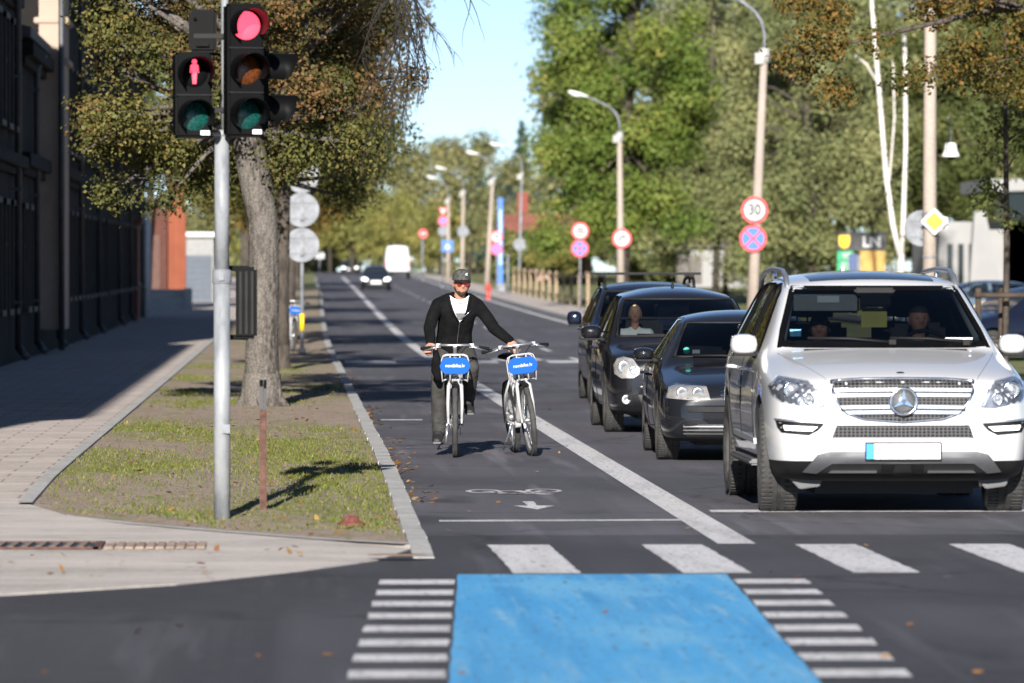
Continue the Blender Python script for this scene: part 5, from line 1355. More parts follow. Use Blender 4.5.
        for (cx, cz, rr_) in ((-.775, .885, .052), (-.665, .825, .036)):
            p, n = sf.hit('front', -s * cx if s > 0 else cx, cz)
            q = Vector((cx if s < 0 else -cx, p.y - .004, cz)); m = MB(); M = T(*q) @ FRONT
            m.lathe([(rr_ * 1.15, -.03), (rr_ * 1.15, .016), (rr_ * .92, .02), (rr_ * .9, .0)], 24, 0, M); m.lathe([(rr_ * .9, .004), (rr_ * .6, .016), (.001, .022)], 20, 1, M); m.build('projector', [CHROME, LAMPIN], h)
        ed = [(-.842, .968), (-.66, .938), (-.61, .885), (-.56, .775), (-.575, .775), (-.628, .878), (-.672, .918), (-.845, .948)]
        patch(sf, ed if s < 0 else mx(ed), 'front', .006, LAMPIN, 'light_strip', h, 3)
        patch(sf, hl, 'front', .012, LENSC, 'cover_glass', h, 3, skirt=.02)
        # running light slot
        sl = [(-.885, .685), (-.555, .665), (-.562, .64), (-.60, .60), (-.665, .568), (-.845, .585), (-.87, .62)]
        k = patch(sf, sl if s < 0 else mx(sl), 'front', .003, BLACKP, 'lamp_slot', t, 3)
        fr = [(-.885, .685), (-.555, .665), (-.558, .653), (-.88, .67)]
        patch(sf, fr if s < 0 else mx(fr), 'front', .008, SATIN, 'trim_bar', k, 3)
        ld = [(-.83, .638), (-.60, .628), (-.64, .597), (-.82, .604)]
        patch(sf, ld if s < 0 else mx(ld), 'front', .009, LED, 'running_light', k, 3)
        # hood vent/shut line
        seam(sf, [(s * .53, .10), (s * .60, .35), (s * .70, .8), (s * .78, 1.22)], 'top', mat('panel gap', (.12, .12, .12), .8, var=0), 'panel_gap', t, .003, -.001)
        m = MB(); p, n = sf.hit('top', s * .44, 1.16); m.box((s * .44, 1.2, p.z + .004), (.30, .03, .014)); m.build('washer_vent', BLACKP, t)
    # grille
    gr = [(-.50, .945), (-.3, .958), (0, .962), (.3, .958), (.50, .945), (.495, .87), (.455, .79), (.40, .725), (.28, .682), (0, .660), (-.28, .682), (-.40, .725), (-.455, .79), (-.495, .87)]
    g = patch(sf, gr, 'front', .004, MESHG, 'grille', t, 3)
    pth = gr + [gr[0]]
    seam(sf, pth, 'front', CHROME, 'grille_frame', g, .011, .006)
    for z0, z1, w0, w1 in ((.895, .835, .485, .468), (.775, .715, .445, .385)):
        patch(sf, [(-w0, z0), (0, z0 + .008), (w0, z0), (w1, z1), (0, z1 + .004), (-w1, z1)], 'front', .022, mat('brushed grille bar', (.40, .42, .46), .25, .9, var=.03), 'grille_bar', g, 4, skirt=.02)
        zc = (z0 + z1) / 2; patch(sf, [(-w0 * .985, zc + .006), (0, zc + .012), (w0 * .985, zc + .006), (w0 * .98, zc - .004), (0, zc + .002), (-w0 * .98, zc - .004)], 'front', .026, BLACKP, 'bar_groove', g, 4, skirt=.01)
    p, n = sf.hit('front', 0, .806)
    M = T(0, p.y - .03, .806) @ RX(-4) @ FRONT
    m = MB(); n_ = 36; m.tube([M @ Vector((.092 * math.cos(2 * math.pi * i / n_), .092 * math.sin(2 * math.pi * i / n_), .012)) for i in range(n_ + 1)], .0115, 8, cap=False)
    for a in (90, 210, 330): m.prism([(-.020, 0), (0, -.012), (.020, 0), (0, .088)], .014, M=M @ RZ(a - 90) @ T(0, 0, .004))
    b = m.build('badge', CHROME, g); m = MB(); m.lathe([(.001, .001), (.088, .001), (.088, -.03)], 32, M=M); m.build('badge_base', mat('badge grey', (.20, .205, .21), .3, .6, var=.1), b)
    p, n = sf.hit('front', 0, .985); p, n = sf.hit('top', 0, .2); m = MB(); m.lathe([(.001, .008), (.022, .007), (.03, 0)], 18, M=T(*p) @ RX(-8)); m.build('hood_badge', mat('hood badge', (.05, .07, .16), .3, .3, var=0), t)
    patch(sf, [(-.47, .640), (.47, .640), (.50, .548), (-.50, .548)], 'front', .003, MESHG, 'lower_grille', t, 3)
    seam(sf, [(-.505, .545), (-.47, .643), (.47, .643), (.505, .545), (-.505, .545)], 'front', WHITE, 'lower_grille_frame', t, .008, .0)
    # skid plate and lower intake
    sk = patch(sf, [(-.60, .435), (-.52, .455), (.52, .455), (.60, .435), (.70, .315), (.60, .305), (.50, .375), (-.50, .375), (-.60, .305), (-.70, .315)], 'front', .012, mat('skid plate grey', (.15, .155, .165), .4, .6, var=.1), 'skid_plate', t, 3)
    patch(sf, [(-.50, .374), (.50, .374), (.58, .305), (-.58, .305)], 'front', .002, SIGNK, 'lower_intake', t, 3)
    patch(sf, [(-.50, .328), (-.18, .328), (-.18, .312), (-.52, .312)], 'front', .014, SATIN, 'intake_bar', t, 3); patch(sf, [(.18, .328), (.50, .328), (.52, .312), (.18, .312)], 'front', .014, SATIN, 'intake_bar', t, 3)
    for s in (-1, 1): patch(sf, [(s * .10 - .05, .376), (s * .10 + .05, .376), (s * .11 + .04, .30), (s * .11 - .04, .30)], 'front', .008, BLACKP, 'intake_strut', t, 2)
    for s in (-1, 1):
        m = MB(); m.prism([(-.13, 0), (.13, 0), (.10, -.07), (-.04, -.09)], .05, M=T(s * .66, .35, .27) @ FRONT); m.build('mud_flap', mat('grey flap', (.10, .10, .105), .7, var=.1), t, bevel=.006)
    # plate
    p, n = sf.hit('front', 0, .457); m = MB(); m.box((.0, p.y - .022, .457), (.54, .02, .128), 0); pl = m.build('number_plate', BLACKP, t, bevel=.004)
    m = MB(); m.box((.025, p.y - .034, .457), (.465, .008, .108)); m.build('plate_face', PLATE, pl); m = MB(); m.box((-.235, p.y - .034, .457), (.055, .008, .108)); m.build('plate_band', PLATEB, pl)
    # roof glass and aerial
    patch(sf, [(-.46, 2.20), (.46, 2.20), (.46, 2.62), (-.46, 2.62)], 'top', .004, GLASSD, 'sunroof', t, 3)
    m = MB(); pz = sf.hit('top', -.02, 4.2)[0].z; m.prism([(-.10, 0), (.10, 0), (.06, .07), (.03, .08)], .03, M=Matrix(((0, 0, 1, -.035), (1, 0, 0, 4.2), (0, 1, 0, pz - .01), (0, 0, 0, 1)))); m.build('aerial', WHITE, t, bevel=.008)
    wiper(t, (.06, 1.31, 1.205), (-.55, 1.36, 1.235)); wiper(t, (.6, 1.33, 1.205), (.05, 1.36, 1.235))
    interior(t, sp, (-.37, .37), 2.62, .78, 3.5, .37, (1.34, 1.16, .78))
    # sun visor, rear-view mirror, cards, tax sticker, headliner pillars
    m = MB(); m.box((-.36, 2.02, 1.49), (.50, .03, .15)); v = m.build('sun_visor', HEADL, t, bevel=.02); m = MB(); m.box((-.34, 2.0, 1.515), (.16, .008, .05)); m.build('visor_label', PLATE, v)
    m = MB(); m.box((0.0, 1.93, 1.50), (.23, .04, .085)); m.box((0.0, 2.0, 1.57), (.30, .08, .06)); m.build('rear_view_mirror', BLACKP, t, bevel=.015); 
    m = MB(); m.box((-.0, 1.9, 1.50), (.0, 0, 0)) if False else None
    m = MB(); m.box((.0, 2.02, 1.378), (.19, .012, .14)); m.box((-.11, 2.04, 1.47), (.1, .012, .14)); m.build('window_card', TAN, t)
    p, n = sf.hit('front', -.645, 1.27); m = MB(); m.box((-.625, p.y + .03, 1.272), (.08, .006, .05)); m.build('window_sticker', mat('sticker blue', (.12, .4, .7), .5, var=.2, vs=40), t)
    for s in (-1, 1):
        m = MB(); m.tube([(s * .715, 1.55, 1.22), (s * .60, 2.12, 1.555)], .028, 8); m.build('pillar_lining', HEADL, t)
    m = MB(); m.box((.555, 1.42, 1.232), (.2, .05, .012)); m.build('paper_slip', PLATE, t)
    return t
SUV = suv()

# --- black saloon behind it
def saloon():
    sp = dict(L=4.7, paint=BLACKC, wr=.315, ww=.205, wtrack=.86, axles=(.88, 3.55), gap=.045, clad=lambda y: .22, stations=[0, .03, .10, .22, .45, .8, 1.1, 1.25, 1.38, 1.7, 2.02, 2.2, 2.7, 3.2, 3.5, 3.95, 4.1, 4.45, 4.62, 4.7],
        top=[(0, .60), (.03, .655), (.10, .70), (.22, .735), (.45, .78), (.8, .83), (1.1, .87), (1.25, .895), (1.38, .955), (1.7, 1.14), (2.02, 1.295), (2.2, 1.335), (2.7, 1.375), (3.2, 1.355), (3.5, 1.29), (3.95, 1.02), (4.1, .95), (4.45, .93), (4.62, .90), (4.7, .82)],
        bot=[(0, .30), (.10, .19), (.5, .17), (4.3, .2), (4.7, .36)],
        w=[(0, .62), (.03, .70), (.10, .78), (.22, .83), (.45, .855), (.8, .87), (2.5, .875), (3.6, .87), (4.3, .83), (4.62, .75), (4.7, .68)],
        sh=[(0, .56), (.22, .68), (.8, .75), (1.25, .82), (1.6, .85), (3, .875), (4.1, .88), (4.7, .76)],
        te=[(0, .52), (.10, .64), (.45, .70), (1.25, .73), (1.38, .72), (2.02, .56), (2.7, .55), (3.5, .53), (3.95, .62), (4.7, .6)],
        crown=[(0, .03), (1.25, .035), (1.38, .025), (2.02, .035), (2.7, .06), (3.5, .05), (4.7, .04)],
        lean=lambda y, z, x: (.10 * max(0, z - .45) if y < .5 else 0) * max(0, 1 - y * 2),
        pillars=[(2.45, 2.6), (3.25, 3.35)], railh=.10, spokes=6)
    sp['cabin'] = dict(ys=[1.30, 1.45, 2.02, 2.6, 3.2, 3.6], wind=[(-.665, .935), (.665, .935), (.60, 1.10), (.525, 1.245), (-.525, 1.245), (-.60, 1.10)], wdepth=2.9,
        side=[[(1.68, .91), (2.46, .915), (2.48, 1.265), (2.3, 1.27), (2.1, 1.22)], [(2.6, .915), (3.25, .92), (3.2, 1.255), (2.6, 1.265)], [(3.34, .925), (3.62, .94), (3.34, 1.19)]], rear=[(-.52, .99), (.52, .99), (.46, 1.2), (-.46, 1.2)])
    t, sf, ip = make_car(sp, 'car', 'small black saloon with a tall clear headlight, between the white SUV and the black minivan', (4.17, 51.15, 0), -1, True)
    cb = sp['cabin']
    patch(sf, [(u * 1.03, v + (.012 if v > 1.15 else -.012)) for u, v in cb['wind']], 'front', .001, GLASS, 'windscreen', t, 3, skirt=0)
    seam(sf, cb['wind'] + [cb['wind'][0]], 'front', BLACKP, 'windscreen_seal', t, .014, .0)
    for ax in ('left', 'right'):
        for pl in cb['side']:
            patch(sf, [((u - 2.5) * 1.03 + 2.5, v) for u, v in pl], ax, .0015, GLASST, 'side_window', t, 2, skirt=0)
        seam(sf, [(1.60, .905), (2.1, 1.235), (2.3, 1.288), (3.2, 1.272), (3.72, .94)], ax, CHROME, 'window_trim', t, .007, .0)
        patch(sf, [(1.5, .48), (3.2, .50), (3.2, .54), (1.5, .52)], ax, .012, BLACKP, 'rub_strip', t, 3)
        seam(sf, [(1.5, .80), (1.48, .30), (2.5, .28), (2.53, .88)], ax, BLACKP, 'door_seam', t, .005, 0)
        s = -1 if ax == 'left' else 1
        for y in (2.35, 3.2):
            p, n = sf.hit(ax, y, .76); m = MB(); m.tube([p + Vector((s * -.01, -.1, 0)), p + Vector((s * .03, -.07, 0)), p + Vector((s * .03, .07, 0)), p + Vector((s * -.01, .1, 0))], .012, 8); m.build('door_handle', BLACKC, t)
    for s in (-1, 1):
        mirror(t, s * .94, 1.66, .955, .19, .12, BLACKC, s)
        hl = [(-.775, .675), (-.70, .70), (-.44, .685), (-.41, .565), (-.60, .562), (-.80, .578)]
        h = patch(sf, hl if s < 0 else mx(hl), 'front', .003, LAMPWH, 'headlight', t, 3)
        for cx in (-.66, -.52):
            p, n = sf.hit('front', cx * -s if s > 0 else cx, .625); m = MB(); m.lathe([(.058, -.02), (.052, .010), (.03, 0), (.001, -.006)], 20, M=T(cx * -1 if s > 0 else cx, p.y - .004, .625) @ FRONT); m.build('reflector', LAMPIN, h)
        patch(sf, hl if s < 0 else mx(hl), 'front', .016, LENSC, 'cover_glass', h, 3, skirt=.02)
    g = patch(sf, [(-.33, .675), (.33, .675), (.30, .575), (-.30, .575)], 'front', .003, BLACKP, 'grille', t, 3)
    for z in (.60, .63, .66): patch(sf, [(-.32, z + .006), (.32, z + .006), (.32, z - .006), (-.32, z - .006)], 'front', .012, CHROME, 'grille_bar', g, 3)
    patch(sf, [(-.79, .50), (.79, .50), (.80, .455), (-.80, .455)], 'front', .014, BLACKP, 'bumper_strip', t, 3)
    li = patch(sf, [(-.66, .345), (.66, .345), (.62, .235), (-.62, .235)], 'front', .003, SIGNK, 'lower_intake', t, 3)
    for z in (.265, .295, .325): patch(sf, [(-.65, z + .005), (.65, z + .005), (.65, z - .005), (-.65, z - .005)], 'front', .012, SATIN, 'intake_bar', li, 3)
    p, n = sf.hit('front', 0, .42); m = MB(); m.box((0, p.y - .02, .40), (.52, .02, .115)); pl = m.build('number_plate', PLATE, t); m = MB(); m.box((-.235, p.y - .032, .40), (.05, .006, .11)); m.build('plate_band', PLATEB, pl)
    wiper(t, (.05, 1.30, .925), (-.5, 1.34, .945))
    interior(t, sp, (-.35, .35), 2.5, .46, 3.2, .35, (1.36, .88, .7))
    p, n = sf.hit('front', -.54, .99); m = MB(); m.lathe([(.001, .004), (.032, .004), (.032, 0)], 16, M=T(-.55, p.y + .03, .99) @ FRONT); m.build('window_sticker', mat('sticker green', (.05, .34, .27), .5, var=.1), t); m = MB(); m.box((-.46, p.y + .03, .98), (.07, .006, .035)); m.build('window_sticker', PLATE, t)
    m = MB(); m.box((.05, 1.90, 1.20), (.2, .03, .06)); m.build('rear_view_mirror', PLATE, t, bevel=.01)
    return t
saloon()

# --- dark minivan with the pale-bloused passenger
def van():
    sp = dict(L=4.3, paint=GRAPH, wr=.315, ww=.205, wtrack=.875, axles=(.88, 3.55), gap=.05, clad=lambda y: .24, stations=[0, .03, .10, .22, .45, .75, .92, 1.05, 1.4, 1.8, 2.0, 2.4, 2.9, 3.4, 3.8, 4.05, 4.2, 4.3],
        top=[(0, .72), (.03, .78), (.10, .82), (.22, .855), (.45, .885), (.75, .92), (.92, .945), (1.05, 1.01), (1.4, 1.215), (1.8, 1.41), (2.0, 1.455), (2.4, 1.495), (2.9, 1.51), (3.4, 1.49), (3.8, 1.45), (4.05, 1.37), (4.2, .95), (4.3, .85)],
        bot=[(0, .32), (.10, .20), (.5, .18), (3.9, .22), (4.3, .36)],
        w=[(0, .64), (.03, .72), (.10, .79), (.22, .84), (.45, .87), (.8, .885), (3.6, .885), (4.05, .84), (4.2, .78), (4.3, .7)],
        sh=[(0, .66), (.22, .79), (.75, .85), (1.0, .885), (2, .94), (3.8, .985), (4.3, .8)],
        te=[(0, .52), (.10, .66), (.45, .74), (.92, .785), (1.05, .78), (1.8, .655), (2.4, .63), (3.4, .61), (4.05, .57), (4.3, .6)],
        crown=[(0, .03), (.92, .035), (1.05, .025), (1.8, .05), (2.4, .085), (3.4, .08), (4.3, .05)],
        lean=lambda y, z, x: (.10 * max(0, z - .5) if y < .5 else 0) * max(0, 1 - y * 2),
        pillars=[(2.35, 2.5), (3.2, 3.3)], railh=.12, spokes=7)
    sp['cabin'] = dict(ys=[1.0, 1.15, 1.8, 2.4, 3.0, 3.5, 3.9], wind=[(-.72, .985), (.72, .985), (.69, 1.14), (.60, 1.365), (-.60, 1.365), (-.69, 1.14)], wdepth=2.6,
        side=[[(1.30, 1.02), (2.34, 1.02), (2.36, 1.385), (2.1, 1.385), (1.75, 1.28)], [(2.5, 1.02), (3.2, 1.03), (3.18, 1.38), (2.5, 1.39)], [(3.3, 1.04), (3.85, 1.06), (3.75, 1.31), (3.3, 1.37)]], rear=[(-.55, 1.02), (.55, 1.02), (.48, 1.3), (-.48, 1.3)])
    t, sf, ip = make_car(sp, 'car', 'dark minivan with a big rounded headlight and a passenger in pale clothes', (4.20, 60.3, 0), 0, True)
    cb = sp['cabin']
    patch(sf, [(u * 1.03, v + (.012 if v > 1.25 else -.012)) for u, v in cb['wind']], 'front', .001, GLASSC, 'windscreen', t, 3, skirt=0)
    seam(sf, cb['wind'] + [cb['wind'][0]], 'front', BLACKP, 'windscreen_seal', t, .014, 0)
    for ax in ('left', 'right'):
        for pl in cb['side']:
            patch(sf, [((u - 2.4) * 1.03 + 2.4, v) for u, v in pl], ax, .0015, GLASST, 'side_window', t, 2, skirt=0); seam(sf, pl + [pl[0]], ax, BLACKM, 'window_trim', t, .012, 0)
        seam(sf, [(1.25, .88), (1.28, .30), (2.4, .28), (2.42, .98)], ax, BLACKP, 'door_seam', t, .005, 0)
        patch(sf, [(1.4, .52), (3.1, .54), (3.1, .59), (1.4, .57)], ax, .012, BLACKP, 'rub_strip', t, 3)
        s = -1 if ax == 'left' else 1
        for y in (2.25, 3.1):
            p, n = sf.hit(ax, y, .85); m = MB(); m.tube([p + Vector((s * -.01, -.1, 0)), p + Vector((s * .03, -.07, 0)), p + Vector((s * .03, .07, 0)), p + Vector((s * -.01, .1, 0))], .012, 8); m.build('door_handle', GRAPH, t)
    for s in (-1, 1):
        mirror(t, s * .99, 1.38, 1.02, .23, .15, GRAPH, s)
        hl = [(-.81, .70), (-.77, .765), (-.70, .785), (-.60, .76), (-.545, .68), (-.54, .61), (-.60, .57), (-.73, .565), (-.80, .61)]
        h = patch(sf, hl if s < 0 else mx(hl), 'front', .003, LAMPWH, 'headlight', t, 3)
        for cx, cz, rr_ in ((-.70, .68, .075), (-.60, .645, .05)):
            p, n = sf.hit('front', cx * -s if s > 0 else cx, cz); m = MB(); m.lathe([(rr_, -.02), (rr_ * .92, .010), (rr_ * .5, 0), (.001, -.006)], 20, M=T(-cx if s > 0 else cx, p.y - .004, cz) @ FRONT); m.build('reflector', LAMPIN, h)
        patch(sf, hl if s < 0 else mx(hl), 'front', .016, LENSC, 'cover_glass', h, 3, skirt=.02)
        fg = [(-.78, .40), (-.62, .42), (-.60, .29), (-.76, .28)]
        k = patch(sf, fg if s < 0 else mx(fg), 'front', .003, BLACKP, 'lamp_slot', t, 2)
        p, n = sf.hit('front', s * .68, .35); m = MB(); m.lathe([(.05, -.02), (.048, .012), (.03, .006), (.001, .004)], 20, M=T(s * .68, p.y - .004, .35) @ FRONT); m.build('fog_lamp', LAMPIN, k)
    g = patch(sf, [(-.36, .72), (.36, .72), (.33, .62), (-.33, .62)], 'front', .003, BLACKP, 'grille', t, 3)
    patch(sf, [(-.36, .685), (.36, .685), (.35, .655), (-.35, .655)], 'front', .014, CHROME, 'grille_bar', g, 3)
    patch(sf, [(-.55, .40), (.55, .40), (.5, .27), (-.5, .27)], 'front', .003, SIGNK, 'lower_intake', t, 3)
    p, n = sf.hit('front', 0, .47); m = MB(); m.box((0, p.y - .02, .47), (.52, .02, .115)); pl = m.build('number_plate', PLATE, t); m = MB(); m.box((-.235, p.y - .032, .47), (.05, .006, .11)); m.build('plate_band', PLATEB, pl)
    wiper(t, (.05, 1.0, .975), (-.5, 1.05, 1.0))
    interior(t, sp, (-.36, .36), 2.2, .58, 3.0, .36, (1.06, .925, .74))
    t.scale = (.975, 1, 1.045)
    m = MB(); pz = sf.hit('top', 0, 2.6)[0].z; m.lathe([(.02, 0), (.012, .04), (.001, .05)], 8, M=T(0, 2.6, pz - .005)); m.build('aerial', BLACKP, t)
    return t, sp
van()

# --- tall dark blue estate at the back of the queue
def estate():
    sp = dict(L=4.7, paint=NAVYC, wr=.33, ww=.215, wtrack=.88, axles=(.9, 3.7), gap=.05, clad=lambda y: .28, stations=[0, .03, .10, .22, .45, .8, 1.05, 1.2, 1.35, 1.7, 2.05, 2.3, 2.8, 3.4, 3.9, 4.3, 4.5, 4.62, 4.7],
        top=[(0, .80), (.03, .86), (.10, .90), (.22, .94), (.45, .98), (.8, 1.02), (1.05, 1.05), (1.2, 1.075), (1.35, 1.14), (1.7, 1.36), (2.05, 1.53), (2.3, 1.575), (2.8, 1.61), (3.4, 1.61), (3.9, 1.59), (4.3, 1.55), (4.5, 1.47), (4.62, 1.05), (4.7, .95)],
        bot=[(0, .34), (.10, .24), (.5, .22), (4.3, .25), (4.7, .38)],
        w=[(0, .66), (.03, .74), (.10, .81), (.22, .86), (.45, .885), (.8, .9), (3.7, .9), (4.3, .87), (4.62, .8), (4.7, .72)],
        sh=[(0, .74), (.22, .86), (.8, .94), (1.2, .99), (1.6, 1.01), (4.3, 1.04), (4.7, .9)],
        te=[(0, .55), (.10, .68), (.45, .75), (1.2, .78), (1.35, .765), (2.05, .65), (2.8, .63), (3.9, .61), (4.5, .58), (4.7, .6)],
        crown=[(0, .03), (1.2, .035), (1.35, .025), (2.05, .04), (2.8, .06), (4.7, .05)],
        lean=lambda y, z, x: (.08 * max(0, z - .55) if y < .5 else 0) * max(0, 1 - y * 2), pillars=[(2.5, 2.65), (3.5, 3.6)], railh=.11, spokes=6)
    sp['cabin'] = dict(ys=[1.28, 1.45, 2.05, 2.6, 3.3, 3.9, 4.3], wind=[(-.72, 1.115), (.72, 1.115), (.68, 1.25), (.60, 1.47), (-.60, 1.47), (-.68, 1.25)], wdepth=2.9,
        side=[[(1.65, 1.06), (2.5, 1.07), (2.54, 1.5), (2.3, 1.5), (2.0, 1.41)], [(2.66, 1.07), (3.5, 1.08), (3.48, 1.505), (2.66, 1.51)], [(3.62, 1.09), (4.25, 1.11), (4.15, 1.45), (3.62, 1.495)]], rear=[(-.55, 1.1), (.55, 1.1), (.48, 1.4), (-.48, 1.4)])
    t, sf, ip = make_car(sp, 'car', 'tall dark blue estate with black roof bars, last in the queue of cars', (4.76, 74.0, 0), -.5, True)
    cb = sp['cabin']
    patch(sf, [(u * 1.03, v + (.012 if v > 1.3 else -.012)) for u, v in cb['wind']], 'front', .001, GLASS, 'windscreen', t, 3, skirt=0)
    seam(sf, cb['wind'] + [cb['wind'][0]], 'front', BLACKP, 'windscreen_seal', t, .014, 0)
    for ax in ('left', 'right'):
        for pl in cb['side']: patch(sf, [((u - 2.9) * 1.03 + 2.9, v) for u, v in pl], ax, .0015, GLASST, 'side_window', t, 2, skirt=0); seam(sf, pl + [pl[0]], ax, BLACKM, 'window_trim', t, .012, 0)
        s = -1 if ax == 'left' else 1
        for y in (2.4, 3.4):
            p, n = sf.hit(ax, y, .95); m = MB(); m.tube([p + Vector((s * -.01, -.1, 0)), p + Vector((s * .03, -.07, 0)), p + Vector((s * .03, .07, 0)), p + Vector((s * -.01, .1, 0))], .012, 8); m.build('door_handle', NAVYC, t)
    for s in (-1, 1):
        mirror(t, s * 1.03, 1.65, 1.11, .2, .20, NAVYC, s)
        m = MB(); m.tube([(s * .60, 2.2, 1.50), (s * .60, 2.35, 1.635), (s * .60, 3.2, 1.665), (s * .59, 4.1, 1.63), (s * .58, 4.3, 1.54)], .022, 8)
        m.tube([(s * .6, 3.2, 1.58), (s * .6, 3.2, 1.665)], .02, 8); m.build('roof_rail', BLACKP, t)
        hl = [(-.83, .80), (-.72, .86), (-.52, .84), (-.48, .72), (-.6, .70), (-.82, .72)]
        h = patch(sf, hl if s < 0 else mx(hl), 'front', .003, LAMPWH, 'headlight', t, 3); patch(sf, hl if s < 0 else mx(hl), 'front', .016, LENSC, 'cover_glass', h, 3, skirt=.02)
    for y in (2.75, 3.75):
        m = MB(); m.box((0, y, 1.705), (1.46, .06, .035)); 
        for s in (-1, 1): m.box((s * .6, y, 1.68), (.07, .1, .06))
        m.build('roof_bar', BLACKP, t, bevel=.008)
    g = patch(sf, [(-.40, .83), (.40, .83), (.36, .68), (-.36, .68)], 'front', .003, MESHG, 'grille', t, 3); patch(sf, [(-.38, .77), (.38, .77), (.37, .74), (-.37, .74)], 'front', .014, CHROME, 'grille_bar', g, 3)
    p, n = sf.hit('front', 0, .52); m = MB(); m.box((0, p.y - .02, .52), (.52, .02, .115)); m.build('number_plate', PLATE, t)
    interior(t, sp, (-.36, .36), 2.5, .74, 3.3, .36, (1.36, 1.06, .76))
estate()

# --- cars farther away (window bands laid on the body, no cabin)
def far_car(label, pos, yaw, pt, name='car', wag=False, lit=False, group=None):
    sp = dict(L=4.3, paint=pt, wr=.31, ww=.2, wtrack=.86, axles=(.85, 3.4), gap=.05, clad=lambda y: .24, stations=[0, .03, .10, .22, .45, .8, 1.1, 1.25, 1.6, 2.0, 2.3, 2.8, 3.3, 3.7, 3.95, 4.15, 4.3],
        top=[(0, .64), (.03, .70), (.10, .74), (.22, .78), (.45, .83), (.8, .89), (1.1, .94), (1.25, .98), (1.6, 1.2), (2.0, 1.39), (2.3, 1.44), (2.8, 1.45), (3.3, 1.42), (3.7, 1.34), (3.95, 1.16), (4.15, 1.0), (4.3, .85)],
        bot=[(0, .30), (.10, .19), (.5, .17), (3.9, .2), (4.3, .36)], w=[(0, .62), (.03, .7), (.10, .77), (.22, .82), (.45, .85), (.8, .87), (3.5, .87), (3.95, .83), (4.3, .7)],
        sh=[(0, .6), (.22, .72), (.8, .82), (1.25, .88), (1.6, .91), (3.5, .95), (4.3, .8)], te=[(0, .5), (.10, .62), (.45, .7), (1.25, .74), (2.0, .58), (2.8, .56), (3.7, .54), (4.3, .6)],
        crown=[(0, .03), (1.25, .03), (2.0, .04), (2.8, .06), (4.3, .05)], lean=lambda y, z, x: (.1 * max(0, z - .5) if y < .5 else 0) * max(0, 1 - y * 2))
    t, sf, ip = make_car(sp, name, label, pos, yaw, False)
    if group: t['group'] = group
    patch(sf, [(-.68, 1.0), (.68, 1.0), (.62, 1.15), (.54, 1.34), (-.54, 1.34), (-.62, 1.15)], 'front', .003, GLASSD, 'windscreen', t, 3)
    for ax in ('left', 'right'):
        for pl in ([(1.62, .97), (2.4, .98), (2.4, 1.34), (2.2, 1.34), (2.0, 1.28)], [(2.5, .98), (3.3, 1.0), (3.25, 1.31), (2.5, 1.34)]): patch(sf, pl, ax, .003, GLASSD, 'side_window', t, 2)
    for s in (-1, 1):
        hl = [(-.79, .72), (-.68, .76), (-.47, .68), (-.47, .58), (-.6, .56), (-.8, .62)]
        patch(sf, hl if s < 0 else mx(hl), 'front', .006, BEAM if lit else LAMPWH, 'headlight', t, 3); mirror(t, s * .95, 1.65, .98, .19, .13, pt, s)
    patch(sf, [(-.38, .66), (.38, .66), (.35, .56), (-.35, .56)], 'front', .004, BLACKP, 'grille', t, 3); patch(sf, [(-.6, .38), (.6, .38), (.55, .25), (-.55, .25)], 'front', .004, SIGNK, 'lower_intake', t, 3)
    p, n = sf.hit('front', 0, .47); m = MB(); m.box((0, p.y - .02, .49), (.60 if lit else .52, .02, .16 if lit else .115)); m.build('number_plate', PLATE, t)
    return t
d = 320; q = at(376, 288, d); far_car('black hatchback with lit headlights driving up the road', (q.x, d, gz(d)), 0, BLACKC, lit=True)
d = 560; q = at(350, 270, d); far_car('farthest dark car with lit headlights at the end of the road', (q.x, d, gz(d)), 0, GRAPH, lit=True)
d = 150; q = at(972, 290, d); far_car('pale blue-grey parked car before the white hall', (q.x - 2, d, gz(d) + .04), -78, paint('blue grey paint', (.10, .14, .19), .3), 'parked_car')
d = 104; q = at(1000, 300, d); far_car('dark blue parked car behind the timber tree guard', (q.x - 1.2, d + .5, gz(d) + .04), -62, NAVYC, 'parked_car')
d = 118; q = at(1035, 300, d); far_car('black parked car at the right edge behind the dark blue one', (q.x - .2, d + 2, gz(d) + .04), -75, BLACKC, 'parked_car')
# white panel van driving away
d = 425; q = at(397.5, 276, d); zv = gz(d)
t = thing('panel_van', 'white panel van driving away on the far side of the road', 'van', (q.x, d, zv))
sp = dict(stations=[0, .04, .15, .5, 2, 3.8, 4.3, 4.8, 5.2, 5.5, 5.6], top=[(0, 2.35), (.04, 2.45), (.15, 2.5), (.5, 2.52), (3.8, 2.5), (4.3, 2.3), (4.8, 1.6), (5.2, 1.3), (5.6, .9)], bot=[(0, .42), (5.6, .4)], w=[(0, .86), (.15, .96), (.5, .98), (4.8, .98), (5.4, .9), (5.6, .8)],
    sh=[(0, 1.3), (4.3, 1.3), (5.6, .8)], te=[(0, .74), (.15, .80), (3.8, .8), (5, .75), (5.6, .65)], crown=[(0, .1), (3.8, .1), (5.6, .05)])
me, ip = body_mesh(sp); o = link('body', me, t); md = o.modifiers.new('s', 'SUBSURF'); md.levels = 2; md.render_levels = 2; m2 = evaluated_mesh(o); o.modifiers.clear(); o.data = m2; m2.materials.append(WHITE); m2.polygons.foreach_set('use_smooth', [True] * len(m2.polygons)); sf = Surf(m2)
